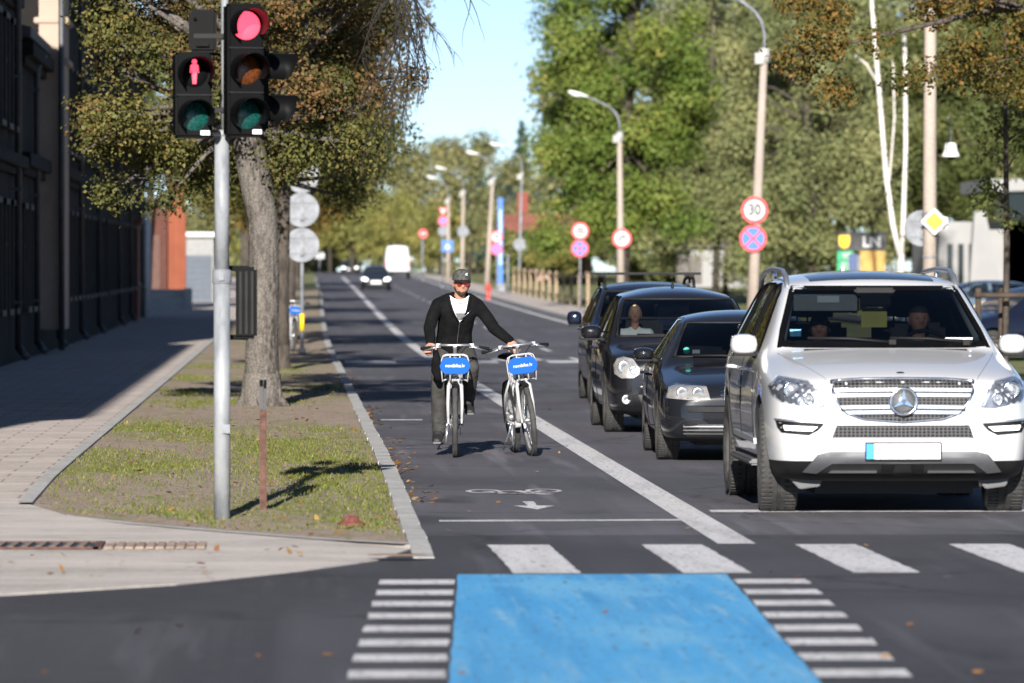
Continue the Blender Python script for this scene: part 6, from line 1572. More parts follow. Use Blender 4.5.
for s in (-1, 1):
    pl = [(s * .42 - .3, 1.45), (s * .42 + .3, 1.45), (s * .42 + .27, 2.1), (s * .42 - .27, 2.1)]
    patch(sf, pl, 'front', .004, WHITE, 'rear_door', t, 3); k = [(s * .86 - .05, .9), (s * .86 + .05, .9), (s * .86 + .05, 1.25), (s * .86 - .05, 1.25)]; patch(sf, k, 'front', .006, SIGNR, 'tail_light', t, 2)
    for y in (1.0, 4.5): wheel(t, s * .86, y, .34, .22, s)
    mirror(t, s * 1.12, 4.35, 1.5, .2, .32, WHITE if s > 0 else BLACKP, s)
m = MB(); m.box((0, -.03, .48), (1.8, .12, .18)); m.build('bumper', BLACKP, t, bevel=.03)
# ------------------------------------------------------------------ bicycles
BIKEW = mat('white bike paint', (.36, .36, .37), .35, var=.08, coat=.4)
BIKEB = mat('blue bike panel', (.010, .085, .37), .7, var=.04, spec=.08)
SPOKE = mat('spoke steel', (.5, .5, .5), .3, .8, var=0)
def make_bike(name, label, group='white rental bikes with blue front panels'):
    t = thing(name, label, 'bicycle', (0, 0, 0), 0, group)
    wr = .335
    for y in (0, 1.08):
        w_ = link('wheel', None, t); w_.location = (0, y, wr); w_.empty_display_size = .1
        M = RY(90)
        mb = MB(); n = 40
        mb.tube([(0, (wr - .024) * math.cos(2 * math.pi * i / n), (wr - .024) * math.sin(2 * math.pi * i / n)) for i in range(n + 1)], .026, 10, cap=False)
        for i in range(70):
            for s in (-1, 1): mb.box((s * .011, 0, wr - .003), (.015, .012, .010), 0, RX(360 * i / 70 + (2.5 if s > 0 else 0)))
        mb.build('tyre', RUBBER, w_)
        mb = MB(); mb.lathe([(wr - .058, -.012), (wr - .044, -.014), (wr - .044, .014), (wr - .058, .012), (wr - .058, -.012)], 40, 0, M, smooth=False); mb.build('rim', SATIN, w_)
        mb = MB(); mb.tube([(-.05, 0, 0), (.05, 0, 0)], .022 if y == 0 else .035, 12)
        for i in range(28):
            a = 2 * math.pi * i / 28; s = 1 if i % 2 else -1; b = a + (.35 if (i // 2) % 2 else -.35)
            mb.tube([(s * .032, .02 * math.cos(a), .02 * math.sin(a)), (0, (wr - .055) * math.cos(b), (wr - .055) * math.sin(b))], .0014, 4, cap=False)
        mb.build('hub', SPOKE, w_)
    # fork
    mb = MB()
    for s in (-1, 1):
        mb.tube([(s * .062, -.005, wr - .01), (s * .066, .02, .50), (s * .06, .055, .66), (s * .035, .075, .715), (0, .08, .73)], [.012, .016, .018, .020, .022], 10)
        mb.box((s * .062, 0, wr), (.014, .035, .04))
    mb.tube([(0, .075, .70), (0, .095, .78)], .028, 12); mb.build('fork', BIKEW, t)
    mb = MB(); mb.tube([(0, .092, .765), (0, .135, .93)], .028, 12)
    mb.tube([(0, .11, .84), (0, .3, .62), (0, .6, .36), (0, .64, .29)], [.03, .032, .032, .03], 12)
    mb.tube([(0, .125, .90), (0, .35, .70), (0, .66, .50), (0, .72, .50)], [.024] * 4, 10)
    mb.tube([(0, .64, .27), (0, .80, .78)], .021, 12); mb.tube([(-.04, .64, .28), (.04, .64, .28)], .033, 14)
    for s in (-1, 1):
        mb.tube([(s * .025, .66, .28), (s * .06, .85, .30), (s * .068, 1.08, wr)], .012, 8); mb.tube([(s * .02, .775, .70), (s * .06, .9, .56), (s * .068, 1.08, wr)], .011, 8)
    mb.build('frame', BIKEW, t)
    # black mudguards
    for (yc, a0, a1) in ((1.08, -10, 190), (0, 25, 115)):
        mb = MB(); n = 20; vs = []; fs = []
        for i in range(n + 1):
            a = R(a0 + (a1 - a0) * i / n); rr_ = wr + .022
            for x, dz in ((-.032, -.012), (0, 0.004), (.032, -.012)): vs.append((x, yc - (rr_ + dz) * math.cos(a) * -1 if yc == 0 else yc + (rr_ + dz) * math.cos(a), wr + (rr_ + dz) * math.sin(a)))
            if i: k = 3 * i; fs += [(k - 3, k, k + 1, k - 2), (k - 2, k + 1, k + 2, k - 1)]
        mb.add(vs, fs, 0, True); mb.build('mudguard', BLACKP, t)
    # seat post, saddle
    mb = MB(); mb.tube([(0, .80, .76), (0, .835, .90)], .014, 10); mb.build('seat_post', SATIN, t)
    mb = MB(); prof = [(.66, .018, .03), (.72, .022, .035), (.80, .05, .04), (.88, .085, .045), (.93, .09, .045), (.965, .06, .035)]
    vs = []; fs = []; n = 12
    for (y, w, h) in prof:
        for i in range(n): a = 2 * math.pi * i / n; vs.append((w * math.cos(a), y, .925 + h * math.sin(a) * .7 - (.01 if y > .7 and y < .86 else 0)))
    for j in range(len(prof) - 1):
        for i in range(n): fs.append((j * n + i, j * n + (i + 1) % n, (j + 1) * n + (i + 1) % n, (j + 1) * n + i))
    fs += [tuple(range(n)), tuple(range((len(prof) - 1) * n, len(prof) * n))]
    mb.add(vs, fs, 0, True); mb.build('saddle', BLACKP, t)
    # cranks and pedals
    mb = MB(); mb.lathe([(.09, -.003), (.09, .003), (.06, .003), (.06, -.003), (.09, -.003)], 28, 0, T(.052, .64, .28) @ RY(90)); mb.lathe([(.065, .002), (.001, .002)], 20, 0, T(.052, .64, .28) @ RY(90))
    mb.tube([(-.07, .64, .28), (-.085, .62, .115)], [.014, .011], 8); mb.tube([(.07, .64, .28), (.085, .66, .445)], [.014, .011], 8); mb.build('crank', SATIN, t)
    for (x, y, z) in ((-.135, .62, .112), (.135, .66, .448)):
        mb = MB(); mb.box((x, y, z), (.085, .085, .022)); mb.box((x, y - .045, z), (.06, .006, .014)); mb.build('pedal', BLACKP, t, bevel=.005)
    mb = MB()
    for dz, zz in ((.085, 0), (-.085, 0)): mb.tube([(.052, .64, .28 + dz), (.052, 1.08, wr + dz * .45)], .004, 5)
    mb.build('chain', BLACKM, t)
    # stem, handlebar, grips, levers
    mb = MB(); mb.tube([(0, .135, .92), (0, .165, 1.0), (0, .12, 1.035)], [.018, .018, .02], 10)
    bar = [(-.31, .30, 1.005), (-.22, .24, 1.015), (-.13, .145, 1.04), (-.05, .12, 1.038), (.05, .12, 1.038), (.13, .145, 1.04), (.22, .24, 1.015), (.31, .30, 1.005)]
    mb.tube(bar, .0125, 10); hb = mb.build('handlebar', SATIN, t)
    for s in (-1, 1):
        mb = MB(); a = Vector((s * .215, .235, 1.016)); b = Vector((s * .315, .303, 1.004)); mb.tube([a, a.lerp(b, .1), a.lerp(b, .9), b], [.017, .0175, .0175, .016], 10); mb.build('grip', BLACKP, hb)
        mb = MB(); mb.tube([(s * .16, .165, 1.03), (s * .20, .155, 1.01), (s * .30, .225, .985)], [.010, .008, .006], 8); mb.box((s * .155, .17, 1.035), (.04, .04, .035)); mb.build('brake_lever', SATIN, hb)
        mb = MB(); mb.tube([(s * .16, .16, 1.03), (s * .10, .02, 1.02), (s * .03, .03, .93), (0, .06, .82)], .0035, 5, cap=False); mb.build('cable', BLACKM, hb)
    # front rack and blue panel
    mb = MB()
    for (w, y, zt) in ((.125, -.045, .955), (.125, .075, .945)):
        mb.tube([(-w * .92, y, .70), (-w, y, .80), (-w, y, zt - .05), (-w * .88, y, zt - .012), (-w * .65, y, zt), (w * .65, y, zt), (w * .88, y, zt - .012), (w, y, zt - .05), (w, y, .80), (w * .92, y, .70)], .0062, 8)
    for s in (-1, 1):
        mb.tube([(s * .115, -.045, .71), (s * .115, .075, .71)], .008, 6); mb.tube([(s * .045, -.045, .955), (s * .045, -.05, .72), (s * .045, .05, .70)], .008, 6)
        mb.tube([(s * .115, .07, .71), (s * .03, .10, .74)], .008, 6)
    mb.build('front_rack', BIKEW, t)
    mb = MB(); M = T(0, -.058, .845) @ RX(-4) @ FRONT
    mb.prism([(-.142, 0), (-.122, .058), (-.088, .080), (.088, .080), (.122, .058), (.142, 0), (.122, -.052), (.088, -.072), (-.088, -.072), (-.122, -.052)], .012, M=M); pn = mb.build('front_panel', BIKEB, t, bevel=.003)
    mb = MB(); text(mb, 'nextbike.lv', .045, M @ T(0, .005, .0135), 0, .0008, .0006, .92); mb.build('lettering', SIGNW, pn)
    mb = MB(); mb.lathe([(.001, .012), (.022, .010), (.028, -.015), (.02, -.03)], 14, M=T(0, .045, .765) @ FRONT); mb.build('front_lamp', LAMPIN, t)
    mb = MB(); mb.tube([(-.07, .66, .30), (-.10, .70, .20), (-.16, .78, .05)], .009, 8); mb.build('kickstand', SATIN, t)
    return t
B1X, B1Y = 1.50, 52.7
bike1 = make_bike('rental_bike', 'white rental bike with blue front panel being ridden by the man')
bike2 = copy_tree(bike1); bike2['label'] = 'white rental bike with blue front panel led riderless by the man'
bike3 = copy_tree(bike1); bike3['label'] = 'rental bike parked in the grass, half hidden behind the tree trunks'
bike1.location = (B1X, B1Y, 0); bike1.rotation_euler = (0, 0, R(-1.5))
bike2.location = (2.235, B1Y + .36, .004); bike2.rotation_euler = (R(0), R(-7), R(6))
bike3.location = (at(292.5, 350, 116).x, 116, zl(116)); bike3.rotation_euler = (0, R(4), R(8))

# ------------------------------------------------------------------ people
SKIN = mat('skin', (.42, .21, .145), .5, var=.08, vs=9, spec=.4)
CLOTHK = mat('black cotton', (.0065, .0065, .007), .95, var=.3, vs=12, bump=.6, bs=16, spec=.08)
CLOTHT = mat('dark grey trousers', (.045, .044, .042), .9, var=.3, vs=9, bump=1.0, bs=11, spec=.2)
CLOTHW = mat('white shirt', (.72, .72, .72), .85, var=.04, bump=.3, bs=20)
SHOEM = mat('black shoe', (.015, .015, .016), .6, var=.2)
SOLE = mat('grey sole', (.12, .12, .12), .8, var=.1)
HAIRM = mat('dark hair', (.03, .02, .014), .7, var=.4, vs=40)
def skin_chain(nodes, edges, lv=2):
    """nodes: {name: (point, radius or (across, deep))}: tapering limbs with round joints, later fused into one skin"""
    vs = []; fs = []
    two = lambda r: r if hasattr(r, '__len__') else (r, r)
    def ring(c, ax, r, n=18):
        X = Vector((1, 0, 0)); X = X - ax * X.dot(ax)
        X = X.normalized() if X.length > .25 else (Vector((0, 1, 0)) - ax * ax.y).normalized()
        Y = ax.cross(X)
        return [c + X * r[0] * math.cos(2 * math.pi * i / n) + Y * r[1] * math.sin(2 * math.pi * i / n) for i in range(n)]
    for a, b in edges:
        A, B = Vector(nodes[a][0]), Vector(nodes[b][0]); ra, rb = two(nodes[a][1]), two(nodes[b][1])
        if (B - A).length < 1e-5: continue
        ax = (B - A).normalized(); n = 18; rows = []
        for t, k in ((-.96, .28), (-.8, .6), (-.5, .866), (0, 1)): rows.append((A + ax * min(ra) * t, tuple(q * k for q in ra)))
        for t in (.25, .5, .75): rows.append((A.lerp(B, t), tuple(ra[i] + (rb[i] - ra[i]) * t for i in (0, 1))))
        for t, k in ((0, 1), (.5, .866), (.8, .6), (.96, .28)): rows.append((B + ax * min(rb) * t, tuple(q * k for q in rb)))
        o = len(vs)
        for c, r in rows: vs += [tuple(q) for q in ring(c, ax, r)]
        for j in range(len(rows) - 1):
            for i in range(n): fs.append((o + j * n + i, o + j * n + (i + 1) % n, o + (j + 1) * n + (i + 1) % n, o + (j + 1) * n + i))
        fs.append(tuple(range(o + n - 1, o - 1, -1))); fs.append(tuple(range(o + (len(rows) - 1) * n, o + len(rows) * n)))
    return vs, fs
def remeshed(mb, name, m, parent, vox, smooth=3):
    o = mb.build('t', m); r = o.modifiers.new('r', 'REMESH'); r.mode = 'VOXEL'; r.voxel_size = vox
    if smooth: q = o.modifiers.new('s', 'SMOOTH'); q.iterations = smooth; q.factor = .5
    me = evaluated_mesh(o); drop(o); me.polygons.foreach_set('use_smooth', [True] * len(me.polygons))
    if not me.materials: me.materials.append(m)
    return link(name, me, parent)
def head_verts(M, sc=1.0):
    """a face looking towards -y"""
    bm = bmesh.new(); bmesh.ops.create_icosphere(bm, subdivisions=5, radius=1)
    g = lambda x, y, z, a, b, c, s: math.exp(-(((x - a) / s[0]) ** 2 + ((z - c) / s[2]) ** 2))
    for v in bm.verts:
        x, y, z = v.co
        X, Y, Z = x * .076, y * .096, z * .118
        low = max(0, -z - .05)
        X *= 1 - .30 * low ** 1.3; 
        if y < 0: Y *= 1 - .10 * low
        else: Y *= 1 - .35 * low
        if z > .2: X *= 1 + .05 * z
        if y < -.2:
            f = 1
            Y -= .026 * math.exp(-(X / .011) ** 2) * math.exp(-((Z + .018) / .016) ** 2)     # nose tip
            Y -= .013 * math.exp(-(X / .009) ** 2) * math.exp(-((Z - .006) / .022) ** 2)
            Y -= .006 * math.exp(-((abs(X) - .028) / .02) ** 2) * math.exp(-((Z - .030) / .009) ** 2)  # brow
            Y += .010 * math.exp(-((abs(X) - .030) / .014) ** 2) * math.exp(-((Z - .010) / .012) ** 2) # eye hollows
            Y -= .007 * math.exp(-(X / .022) ** 2) * math.exp(-((Z + .050) / .005) ** 2)                # lips
            Y -= .007 * math.exp(-(X / .020) ** 2) * math.exp(-((Z + .062) / .005) ** 2)
            Y += .005 * math.exp(-(X / .024) ** 2) * math.exp(-((Z + .056) / .0022) ** 2)
            Y -= .010 * math.exp(-(X / .022) ** 2) * math.exp(-((Z + .092) / .014) ** 2)                # chin
        v.co = (X * sc, Y * sc, Z * sc)
    vs = [tuple(M @ v.co) for v in bm.verts]; fs = [tuple(q.index for q in f.verts) for f in bm.faces]; bm.free()
    return vs, fs
def add_ears(mb, M):
    for s in (-1, 1): mb.ball((s * .077, .012, -.002), (.010, .018, .031), M=M, n=14)
def hand(mb, wrist, dirv, up, thumb_side, curl, sc=1.0):
    """palm and five fingers; dirv along the fingers, up = back of the hand, curl in degrees per joint"""
    d = Vector(dirv).normalized(); u = Vector(up); u = (u - d * u.dot(d)).normalized(); r = d.cross(u) * thumb_side   # r points to the thumb side
    W = Vector(wrist)
    n = {'w': (W, .026), 'p1': (W + d * .035, (.036, .02)), 'p2': (W + d * .075, (.040, .017))}
    v, f = skin_chain({k: (tuple(a), b) for k, (a, b) in n.items()}, [('w', 'p1'), ('p1', 'p2')]); mb.add(v, f, 0, True)
    for i, (off, ln) in enumerate(((.030, .072), (.010, .080), (-.011, .074), (-.030, .058))):
        base = W + d * .062 + r * off; k = base + d * .030
        pts = [base, k]; dd = d.copy(); cur = k; a = 0
        for seg in (.42, .32, .26):
            a += curl; q = Matrix.Rotation(R(-a), 3, d.cross(u)); dd = q @ d
            if dd.dot(u) > 0: dd = Matrix.Rotation(R(a), 3, d.cross(u)) @ d
            cur = cur + dd * ln * seg; pts.append(cur)
        mb.tube([tuple(p) for p in pts], [x * sc for x in (.0100, .0105, .0098, .0090, .0075)], 10); mb.ball(tuple(pts[-1]), .0075, n=8)
    b = W + d * .018 + r * .030; p1 = b + (d * .5 + r * .8 - u * .25).normalized() * .038; p2 = p1 + (d * .8 + r * .1 - u * .6).normalized() * .032; p3 = p2 + (d * .5 - r * .35 - u * .7).normalized() * .024
    mb.tube([tuple(W + d * .012 + r * .012), tuple(b), tuple(p1), tuple(p2), tuple(p3)], [.016, .0155, .0125, .0112, .009], 10); mb.ball(tuple(p3), .009, n=8)

def rider():
    t = thing('person', 'man in black hooded jacket, cap and red sunglasses riding one bike and leading another', 'person', (B1X, B1Y, 0))
    pel = Vector((.015, .89, 1.00)); sp1 = Vector((.02, .84, 1.14)); ch = Vector((.04, .735, 1.335)); nk = Vector((.06, .65, 1.49)); hd = Vector((.078, .595, 1.603))
    shl, shr = Vector((-.15, .70, 1.415)), Vector((.24, .69, 1.41))
    ell, elr = Vector((-.225, .56, 1.19)), Vector((.39, .64, 1.185))
    wrl, wrr = Vector((-.215, .395, 1.045)), Vector((.545, .60, 1.065))
    hl, hr = Vector((-.085, .88, .97)), Vector((.115, .88, .97))
    knl, knr = Vector((-.135, .54, .655)), Vector((.165, .47, .83))
    anl, anr = Vector((-.135, .67, .235)), Vector((.145, .71, .535))
    mb = MB()
    nd = {'pel': (pel, (.13, .10)), 'sp': (sp1, (.125, .09)), 'ch': (ch, (.12, .085)), 'nk0': (ch.lerp(nk, .6), .062), 'nk': (nk, .052), 'nk2': (nk.lerp(hd, .5), .050),
          'sl': (shl + Vector((.03, 0, -.02)), .038), 'el': (ell, .034), 'wl': (wrl, .026), 'sr': (shr + Vector((-.03, 0, -.02)), .038), 'er': (elr, .034), 'wr': (wrr, .026),
          'hl': (hl, .082), 'kl': (knl, .054), 'al': (anl, .036), 'hr': (hr, .082), 'kr': (knr, .054), 'ar': (anr, .036)}
    ed = [('pel', 'sp'), ('sp', 'ch'), ('ch', 'nk0'), ('nk0', 'nk'), ('nk', 'nk2'), ('ch', 'sl'), ('sl', 'el'), ('el', 'wl'), ('ch', 'sr'), ('sr', 'er'), ('er', 'wr'), ('pel', 'hl'), ('hl', 'kl'), ('kl', 'al'), ('pel', 'hr'), ('hr', 'kr'), ('kr', 'ar')]
    v, f = skin_chain({k: (tuple(a), b) for k, (a, b) in nd.items()}, ed); mb.add(v, f, 0, True)
    HM = T(*hd) @ RZ(7) @ RX(3)
    v, f = head_verts(HM, 1.0); mb.add(v, f, 0, True); add_ears(mb, HM)
    hand(mb, wrl, Vector((-.22, -.62, -.30)), Vector((-.15, -.35, 1)), -1, 38)
    hand(mb, wrr, Vector((.35, -.55, -.42)), Vector((.1, -.6, .9)), 1, 36)
    body = remeshed(mb, 'body', SKIN, t, .0055, 3)
    # jacket: torso and sleeves
    mb = MB()
    nd = {'pel': (Vector((.015, .865, 1.01)), (.175, .135)), 'sp': (sp1 + Vector((0, -.01, .02)), (.165, .125)), 'ch': (ch + Vector((0, 0, -.02)), (.175, .125)), 'nk0': (ch.lerp(nk, .62), (.115, .085)),
          'tl': (Vector((-.040, .69, 1.468)), .056), 'tr': (Vector((.15, .68, 1.468)), .056), 'sl': (shl + Vector((.014, 0, -.006)), .068), 'ml': (shl.lerp(ell, .5) + Vector((-.004, 0, 0)), .060), 'el': (ell, .056), 'fl': (ell.lerp(wrl, .55), .050), 'wl': (ell.lerp(wrl, .93), .041),
          'sr': (shr + Vector((-.014, 0, -.006)), .068), 'mr': (shr.lerp(elr, .5), .060), 'er': (elr, .056), 'fr': (elr.lerp(wrr, .55), .050), 'wr': (elr.lerp(wrr, .93), .041)}
    ed = [('pel', 'sp'), ('sp', 'ch'), ('ch', 'nk0'), ('tl', 'sl'), ('tr', 'sr'), ('tl', 'tr'), ('ch', 'sl'), ('sl', 'ml'), ('ml', 'el'), ('el', 'fl'), ('fl', 'wl'), ('ch', 'sr'), ('sr', 'mr'), ('mr', 'er'), ('er', 'fr'), ('fr', 'wr')]
    v, f = skin_chain({k: (tuple(a), b) for k, (a, b) in nd.items()}, ed); mb.add(v, f, 0, True)
    rr = random.Random(5)   # folds at the elbows and waist
    def fold(c, r, ax, k=.008):
        ax = Vector(ax).normalized(); a = ax.orthogonal().normalized(); b = ax.cross(a); n = 16
        mb.tube([tuple(Vector(c) + (a * math.cos(2 * math.pi * i / n) + b * math.sin(2 * math.pi * i / n)) * r + ax * .02 * math.sin(3 * 2 * math.pi * i / n)) for i in range(n + 1)], k, 6, cap=False)
    for (s_, e_, w_) in ((shl, ell, wrl), (shr, elr, wrr)):
        for q in (.75, .9): fold(s_.lerp(e_, q), .054, e_ - s_)
        for q in (.12, .28, .72, .88): fold(e_.lerp(w_, q), .049 - q * .011, w_ - e_)
    # hood lying on the shoulders
    n = 26; pts = []
    for i in range(n + 1):
        a = math.pi * (-.12 + 1.24 * i / n); pts.append((nk.x + .118 * math.cos(a), nk.y + .03 + .085 * math.sin(a), nk.z - .03 + .035 * math.sin(a)))
    mb.tube(pts, [.022 + .022 * math.sin(math.pi * i / n) for i in range(n + 1)], 10)
    jk = remeshed(mb, 'jacket', CLOTHK, t, .0075, 6)
    bmh = bmesh.new(); bmh.from_mesh(jk.data); tr = BVHTree.FromBMesh(bmh); bmh.free()
    def on(x, z, off=.004):
        h = tr.ray_cast(Vector((x, -1, z)), Vector((0, 1, 0))); return (h[0] + Vector((0, -off, 0))) if h[0] is not None else Vector((x, .62, z))
    # white shirt in the open neck: a panel laid on the chest and a collar
    class _S: pass
    sfj = Surf(jk.data)
    # the shirt: front of the chest filling the V
    def vpanel(poly, off, m, name, parent, cuts=3): return patch(sfj, poly, 'front', off, m, name, parent, cuts, skirt=.01)
    cx = nk.x
    sh = vpanel([(cx - .090, 1.497), (cx - .05, 1.47), (cx, 1.455), (cx + .05, 1.47), (cx + .090, 1.497), (cx + .082, 1.42), (cx + .060, 1.345), (cx + .022, 1.265), (cx - .014, 1.26), (cx - .05, 1.345), (cx - .074, 1.42)], .006, CLOTHW, 'shirt', t)
    mb = MB(); pts = []
    for i in range(25):
        a = math.pi * 2 * i / 24; pts.append((nk.x + .064 * math.cos(a), nk.y - .004 + .062 * math.sin(a), nk.z - .030 + .022 * math.sin(a)))
    mb.tube(pts, .014, 8, cap=False); mb.build('shirt_collar', CLOTHW, sh)
    vpanel([(cx - .040, 1.335), (cx + .050, 1.335), (cx + .022, 1.272), (cx - .012, 1.268)], .010, mat('shirt print', (.12, .12, .12), .8, var=.3, vs=60), 'print', sh)
    # lapels and zips
    for s in (-1, 1):
        pts = [on(cx + s * .100, 1.485, .006), on(cx + s * .088, 1.42, .006), on(cx + s * .066 + .003, 1.345, .006), on(cx + .006 + s * .018, 1.255, .006)]
        mb = MB(); mb.tube(pts, [.016, .015, .013, .009], 8); mb.build('lapel', CLOTHK, jk)
    mb = MB(); mb.tube([on(cx + .004 - .03 * q, 1.26 - .26 * q, .006) for q in (0, .2, .4, .6, .8, 1)], .0042, 6); mb.tube([on(cx + .012 + .10 * q, 1.275 + .085 * q, .014) for q in (0, .33, .66, 1)], .0038, 6); mb.build('zip', CHROME, jk)
    # trousers
    mb = MB()
    nd = {'pel': (pel + Vector((0, 0, -.02)), (.145, .115)), 'hl': (hl, .098), 'ml': (hl.lerp(knl, .5), .090), 'kl': (knl, .074), 'cl': (knl.lerp(anl, .35), .074), 'dl': (knl.lerp(anl, .75), .066), 'al': (anl + Vector((0, 0, -.01)), .062),
          'hr': (hr, .098), 'mr': (hr.lerp(knr, .5), .090), 'kr': (knr, .074), 'cr': (knr.lerp(anr, .35), .074), 'dr': (knr.lerp(anr, .75), .066), 'ar': (anr + Vector((0, 0, -.01)), .062)}
    ed = [('pel', 'hl'), ('hl', 'ml'), ('ml', 'kl'), ('kl', 'cl'), ('cl', 'dl'), ('dl', 'al'), ('pel', 'hr'), ('hr', 'mr'), ('mr', 'kr'), ('kr', 'cr'), ('cr', 'dr'), ('dr', 'ar')]
    v, f = skin_chain({k: (tuple(a), b) for k, (a, b) in nd.items()}, ed); mb.add(v, f, 0, True)
    for k_, a_ in ((knl, anl), (knr, anr)):
        for q in (.1, .3, .48, .62, .78, .92): fold(k_.lerp(a_, q), .066 - q * .006, (a_ - k_) + Vector((rr.uniform(-.1, .1), rr.uniform(-.1, .1), 0)), .010)
    remeshed(mb, 'trousers', CLOTHT, t, .008, 5)
    for an, tx, dz in ((anl, -.02, -.02), (anr, .01, -.05)):
        mb = MB(); hz = an + Vector((0, .055, -.045)); toe = an + Vector((tx, -.165, -.075 + dz))
        v, f = skin_chain({'a': (tuple(an + Vector((0, .01, .02))), .046), 'h': (tuple(hz), .044), 'm': (tuple(hz.lerp(toe, .55) + Vector((0, 0, .008))), (.05, .04)), 't': (tuple(toe), (.045, .030))}, [('a', 'h'), ('a', 'm'), ('h', 'm'), ('m', 't')]); mb.add(v, f, 0, True)
        s = mb.build('shoe', SHOEM, t)
        mb = MB(); a = hz + Vector((0, .035, -.035)); b = toe + Vector((0, -.03, -.022)); dv = (b - a); n_ = Vector((1, 0, 0)); ln = dv.length
        M = Matrix.Translation(a) @ Matrix((Vector((1, 0, 0)), dv.normalized(), Vector((1, 0, 0)).cross(dv.normalized()))).transposed().to_4x4()
        mb.prism([(-.034, 0), (.034, 0), (.04, ln * .35), (.05, ln * .75), (.034, ln), (-.034, ln), (-.05, ln * .75), (-.04, ln * .35)], .02, M=M @ T(0, 0, -.012)); mb.build('sole', SOLE, s, bevel=.004)
    # cap, sunglasses, beard, ears stay skin
    mb = MB(); vs = []; fs = []; n = 28; rows = [(0.02, 1.06, 1.07), (.045, 1.05, 1.06), (.07, 1.0, 1.0), (.095, .86, .86), (.112, .62, .62), (.122, .3, .3)]
    for (z, kx, ky) in rows:
        for i in range(n): a = 2 * math.pi * i / n; vs.append((.081 * kx * math.cos(a), .099 * ky * math.sin(a), z + .018 + (.006 if math.sin(a) < 0 else 0)))
    for j in range(len(rows) - 1):
        for i in range(n): fs.append((j * n + i, j * n + (i + 1) % n, (j + 1) * n + (i + 1) % n, (j + 1) * n + i))
    fs.append(tuple(range((len(rows) - 1) * n, len(rows) * n)))
    mb.add(vs, fs, 0, True, HM); cp = mb.build('cap', mat('mottled black cap', (.02, .02, .02), .8, var=0, vs=38, col2=(.075, .078, .07)), t)
    mb = MB(); n = 16; vs = []; fs = []
    for k, (rr_, dz) in enumerate(((.082, 0), (.11, -.004), (.145, -.016))):
        for i in range(n + 1):
            a = math.pi * (1.12 + .76 * i / n); x = .084 * math.cos(a) * (1 - .12 * k * 0); y = -.03 - (.066 + .036 * k) * -math.sin(a) * 1.0
            vs.append((x, y, .048 + dz - .012 * (math.cos(a)) ** 2)); 
    w_ = n + 1
    for k in range(2):
        for i in range(n): fs.append((k * w_ + i, k * w_ + i + 1, (k + 1) * w_ + i + 1, (k + 1) * w_ + i))
    mb.add(vs, fs, 0, True, HM); pk = mb.build('cap_peak', BLACKP, cp)
    sd = pk.modifiers.new('s', 'SOLIDIFY'); sd.thickness = .005
    mb = MB(); mb.prism([(-.012, 0), (-.004, .018), (.012, .02), (.008, .004), (.014, -.006)], .003, M=HM @ T(.030, -.1, .092) @ RX(-18) @ FRONT); mb.build('cap_mark', SIGNW, cp)
    gl = MB()
    for s in (-1, 1):
        gl.prism([(s * .006, .008), (s * .030, .016), (s * .058, .012), (s * .060, -.004), (s * .048, -.022), (s * .026, -.026), (s * .010, -.012)], .005, 0, HM @ T(0, -.094, .012) @ RZ(-s * 9) @ FRONT)
        gl.tube([HM @ Vector((s * .060, -.092, .018)), HM @ Vector((s * .078, -.04, .018)), HM @ Vector((s * .08, .01, .014))], .003, 6, 1)
    gl.tube([HM @ Vector((-.062, -.096, .024)), HM @ Vector((0, -.108, .026)), HM @ Vector((.062, -.096, .024))], .0035, 6, 1)
    gl.build('sunglasses', [mat('red mirror lens', (.32, .02, .02), .08, .4, var=.0), BLACKP], t)
    mb = MB(); hb_ = bmesh.new(); 
    v, f = head_verts(HM, 1.012); keep = []
    Mi = HM.inverted(); loc = [Mi @ Vector(q) for q in v]
    def beardy(p): return (p.z < -.058 and p.y < .02 and not (abs(p.x) < .022 and p.z > -.066)) or (p.z < -.02 and abs(p.x) > .052 and -.045 < p.y < .012)
    fk = [q for q in f if all(beardy(loc[i]) for i in q)]
    us = sorted({i for q in fk for i in q}); re = {i: k for k, i in enumerate(us)}
    mb.add([v[i] for i in us], [tuple(re[i] for i in q) for q in fk], 0, True); mb.build('beard', mat('dark beard', (.045, .028, .02), .9, var=.4, vs=90), t, fixn=False)
    mb = MB(); fk = [q for q in f if all((loc[i].y > -.01 and loc[i].z > -.055 and loc[i].z < .05 and not (loc[i].y < .03 and loc[i].z < .0)) for i in q)]
    us = sorted({i for q in fk for i in q}); re = {i: k for k, i in enumerate(us)}
    mb.add([v[i] for i in us], [tuple(re[i] for i in q) for q in fk], 0, True); mb.build('hair', HAIRM, t, fixn=False)
    return t
rider()
# black bag hanging at the handlebar
mb = MB(); v, f = skin_chain({'a': ((-.165, .26, .97), .02), 'b': ((-.165, .27, .90), .045), 'c': ((-.16, .28, .80), (.055, .04)), 'd': ((-.15, .28, .73), .03)}, [('a', 'b'), ('b', 'c'), ('c', 'd')]); mb.add(v, f, 0, True)
o = mb.build('jacket_bundle', CLOTHK); o.location = (B1X, B1Y, 0); tag(o, 'dark cloth bundle hanging from the handlebar of the ridden bike', 'bag')

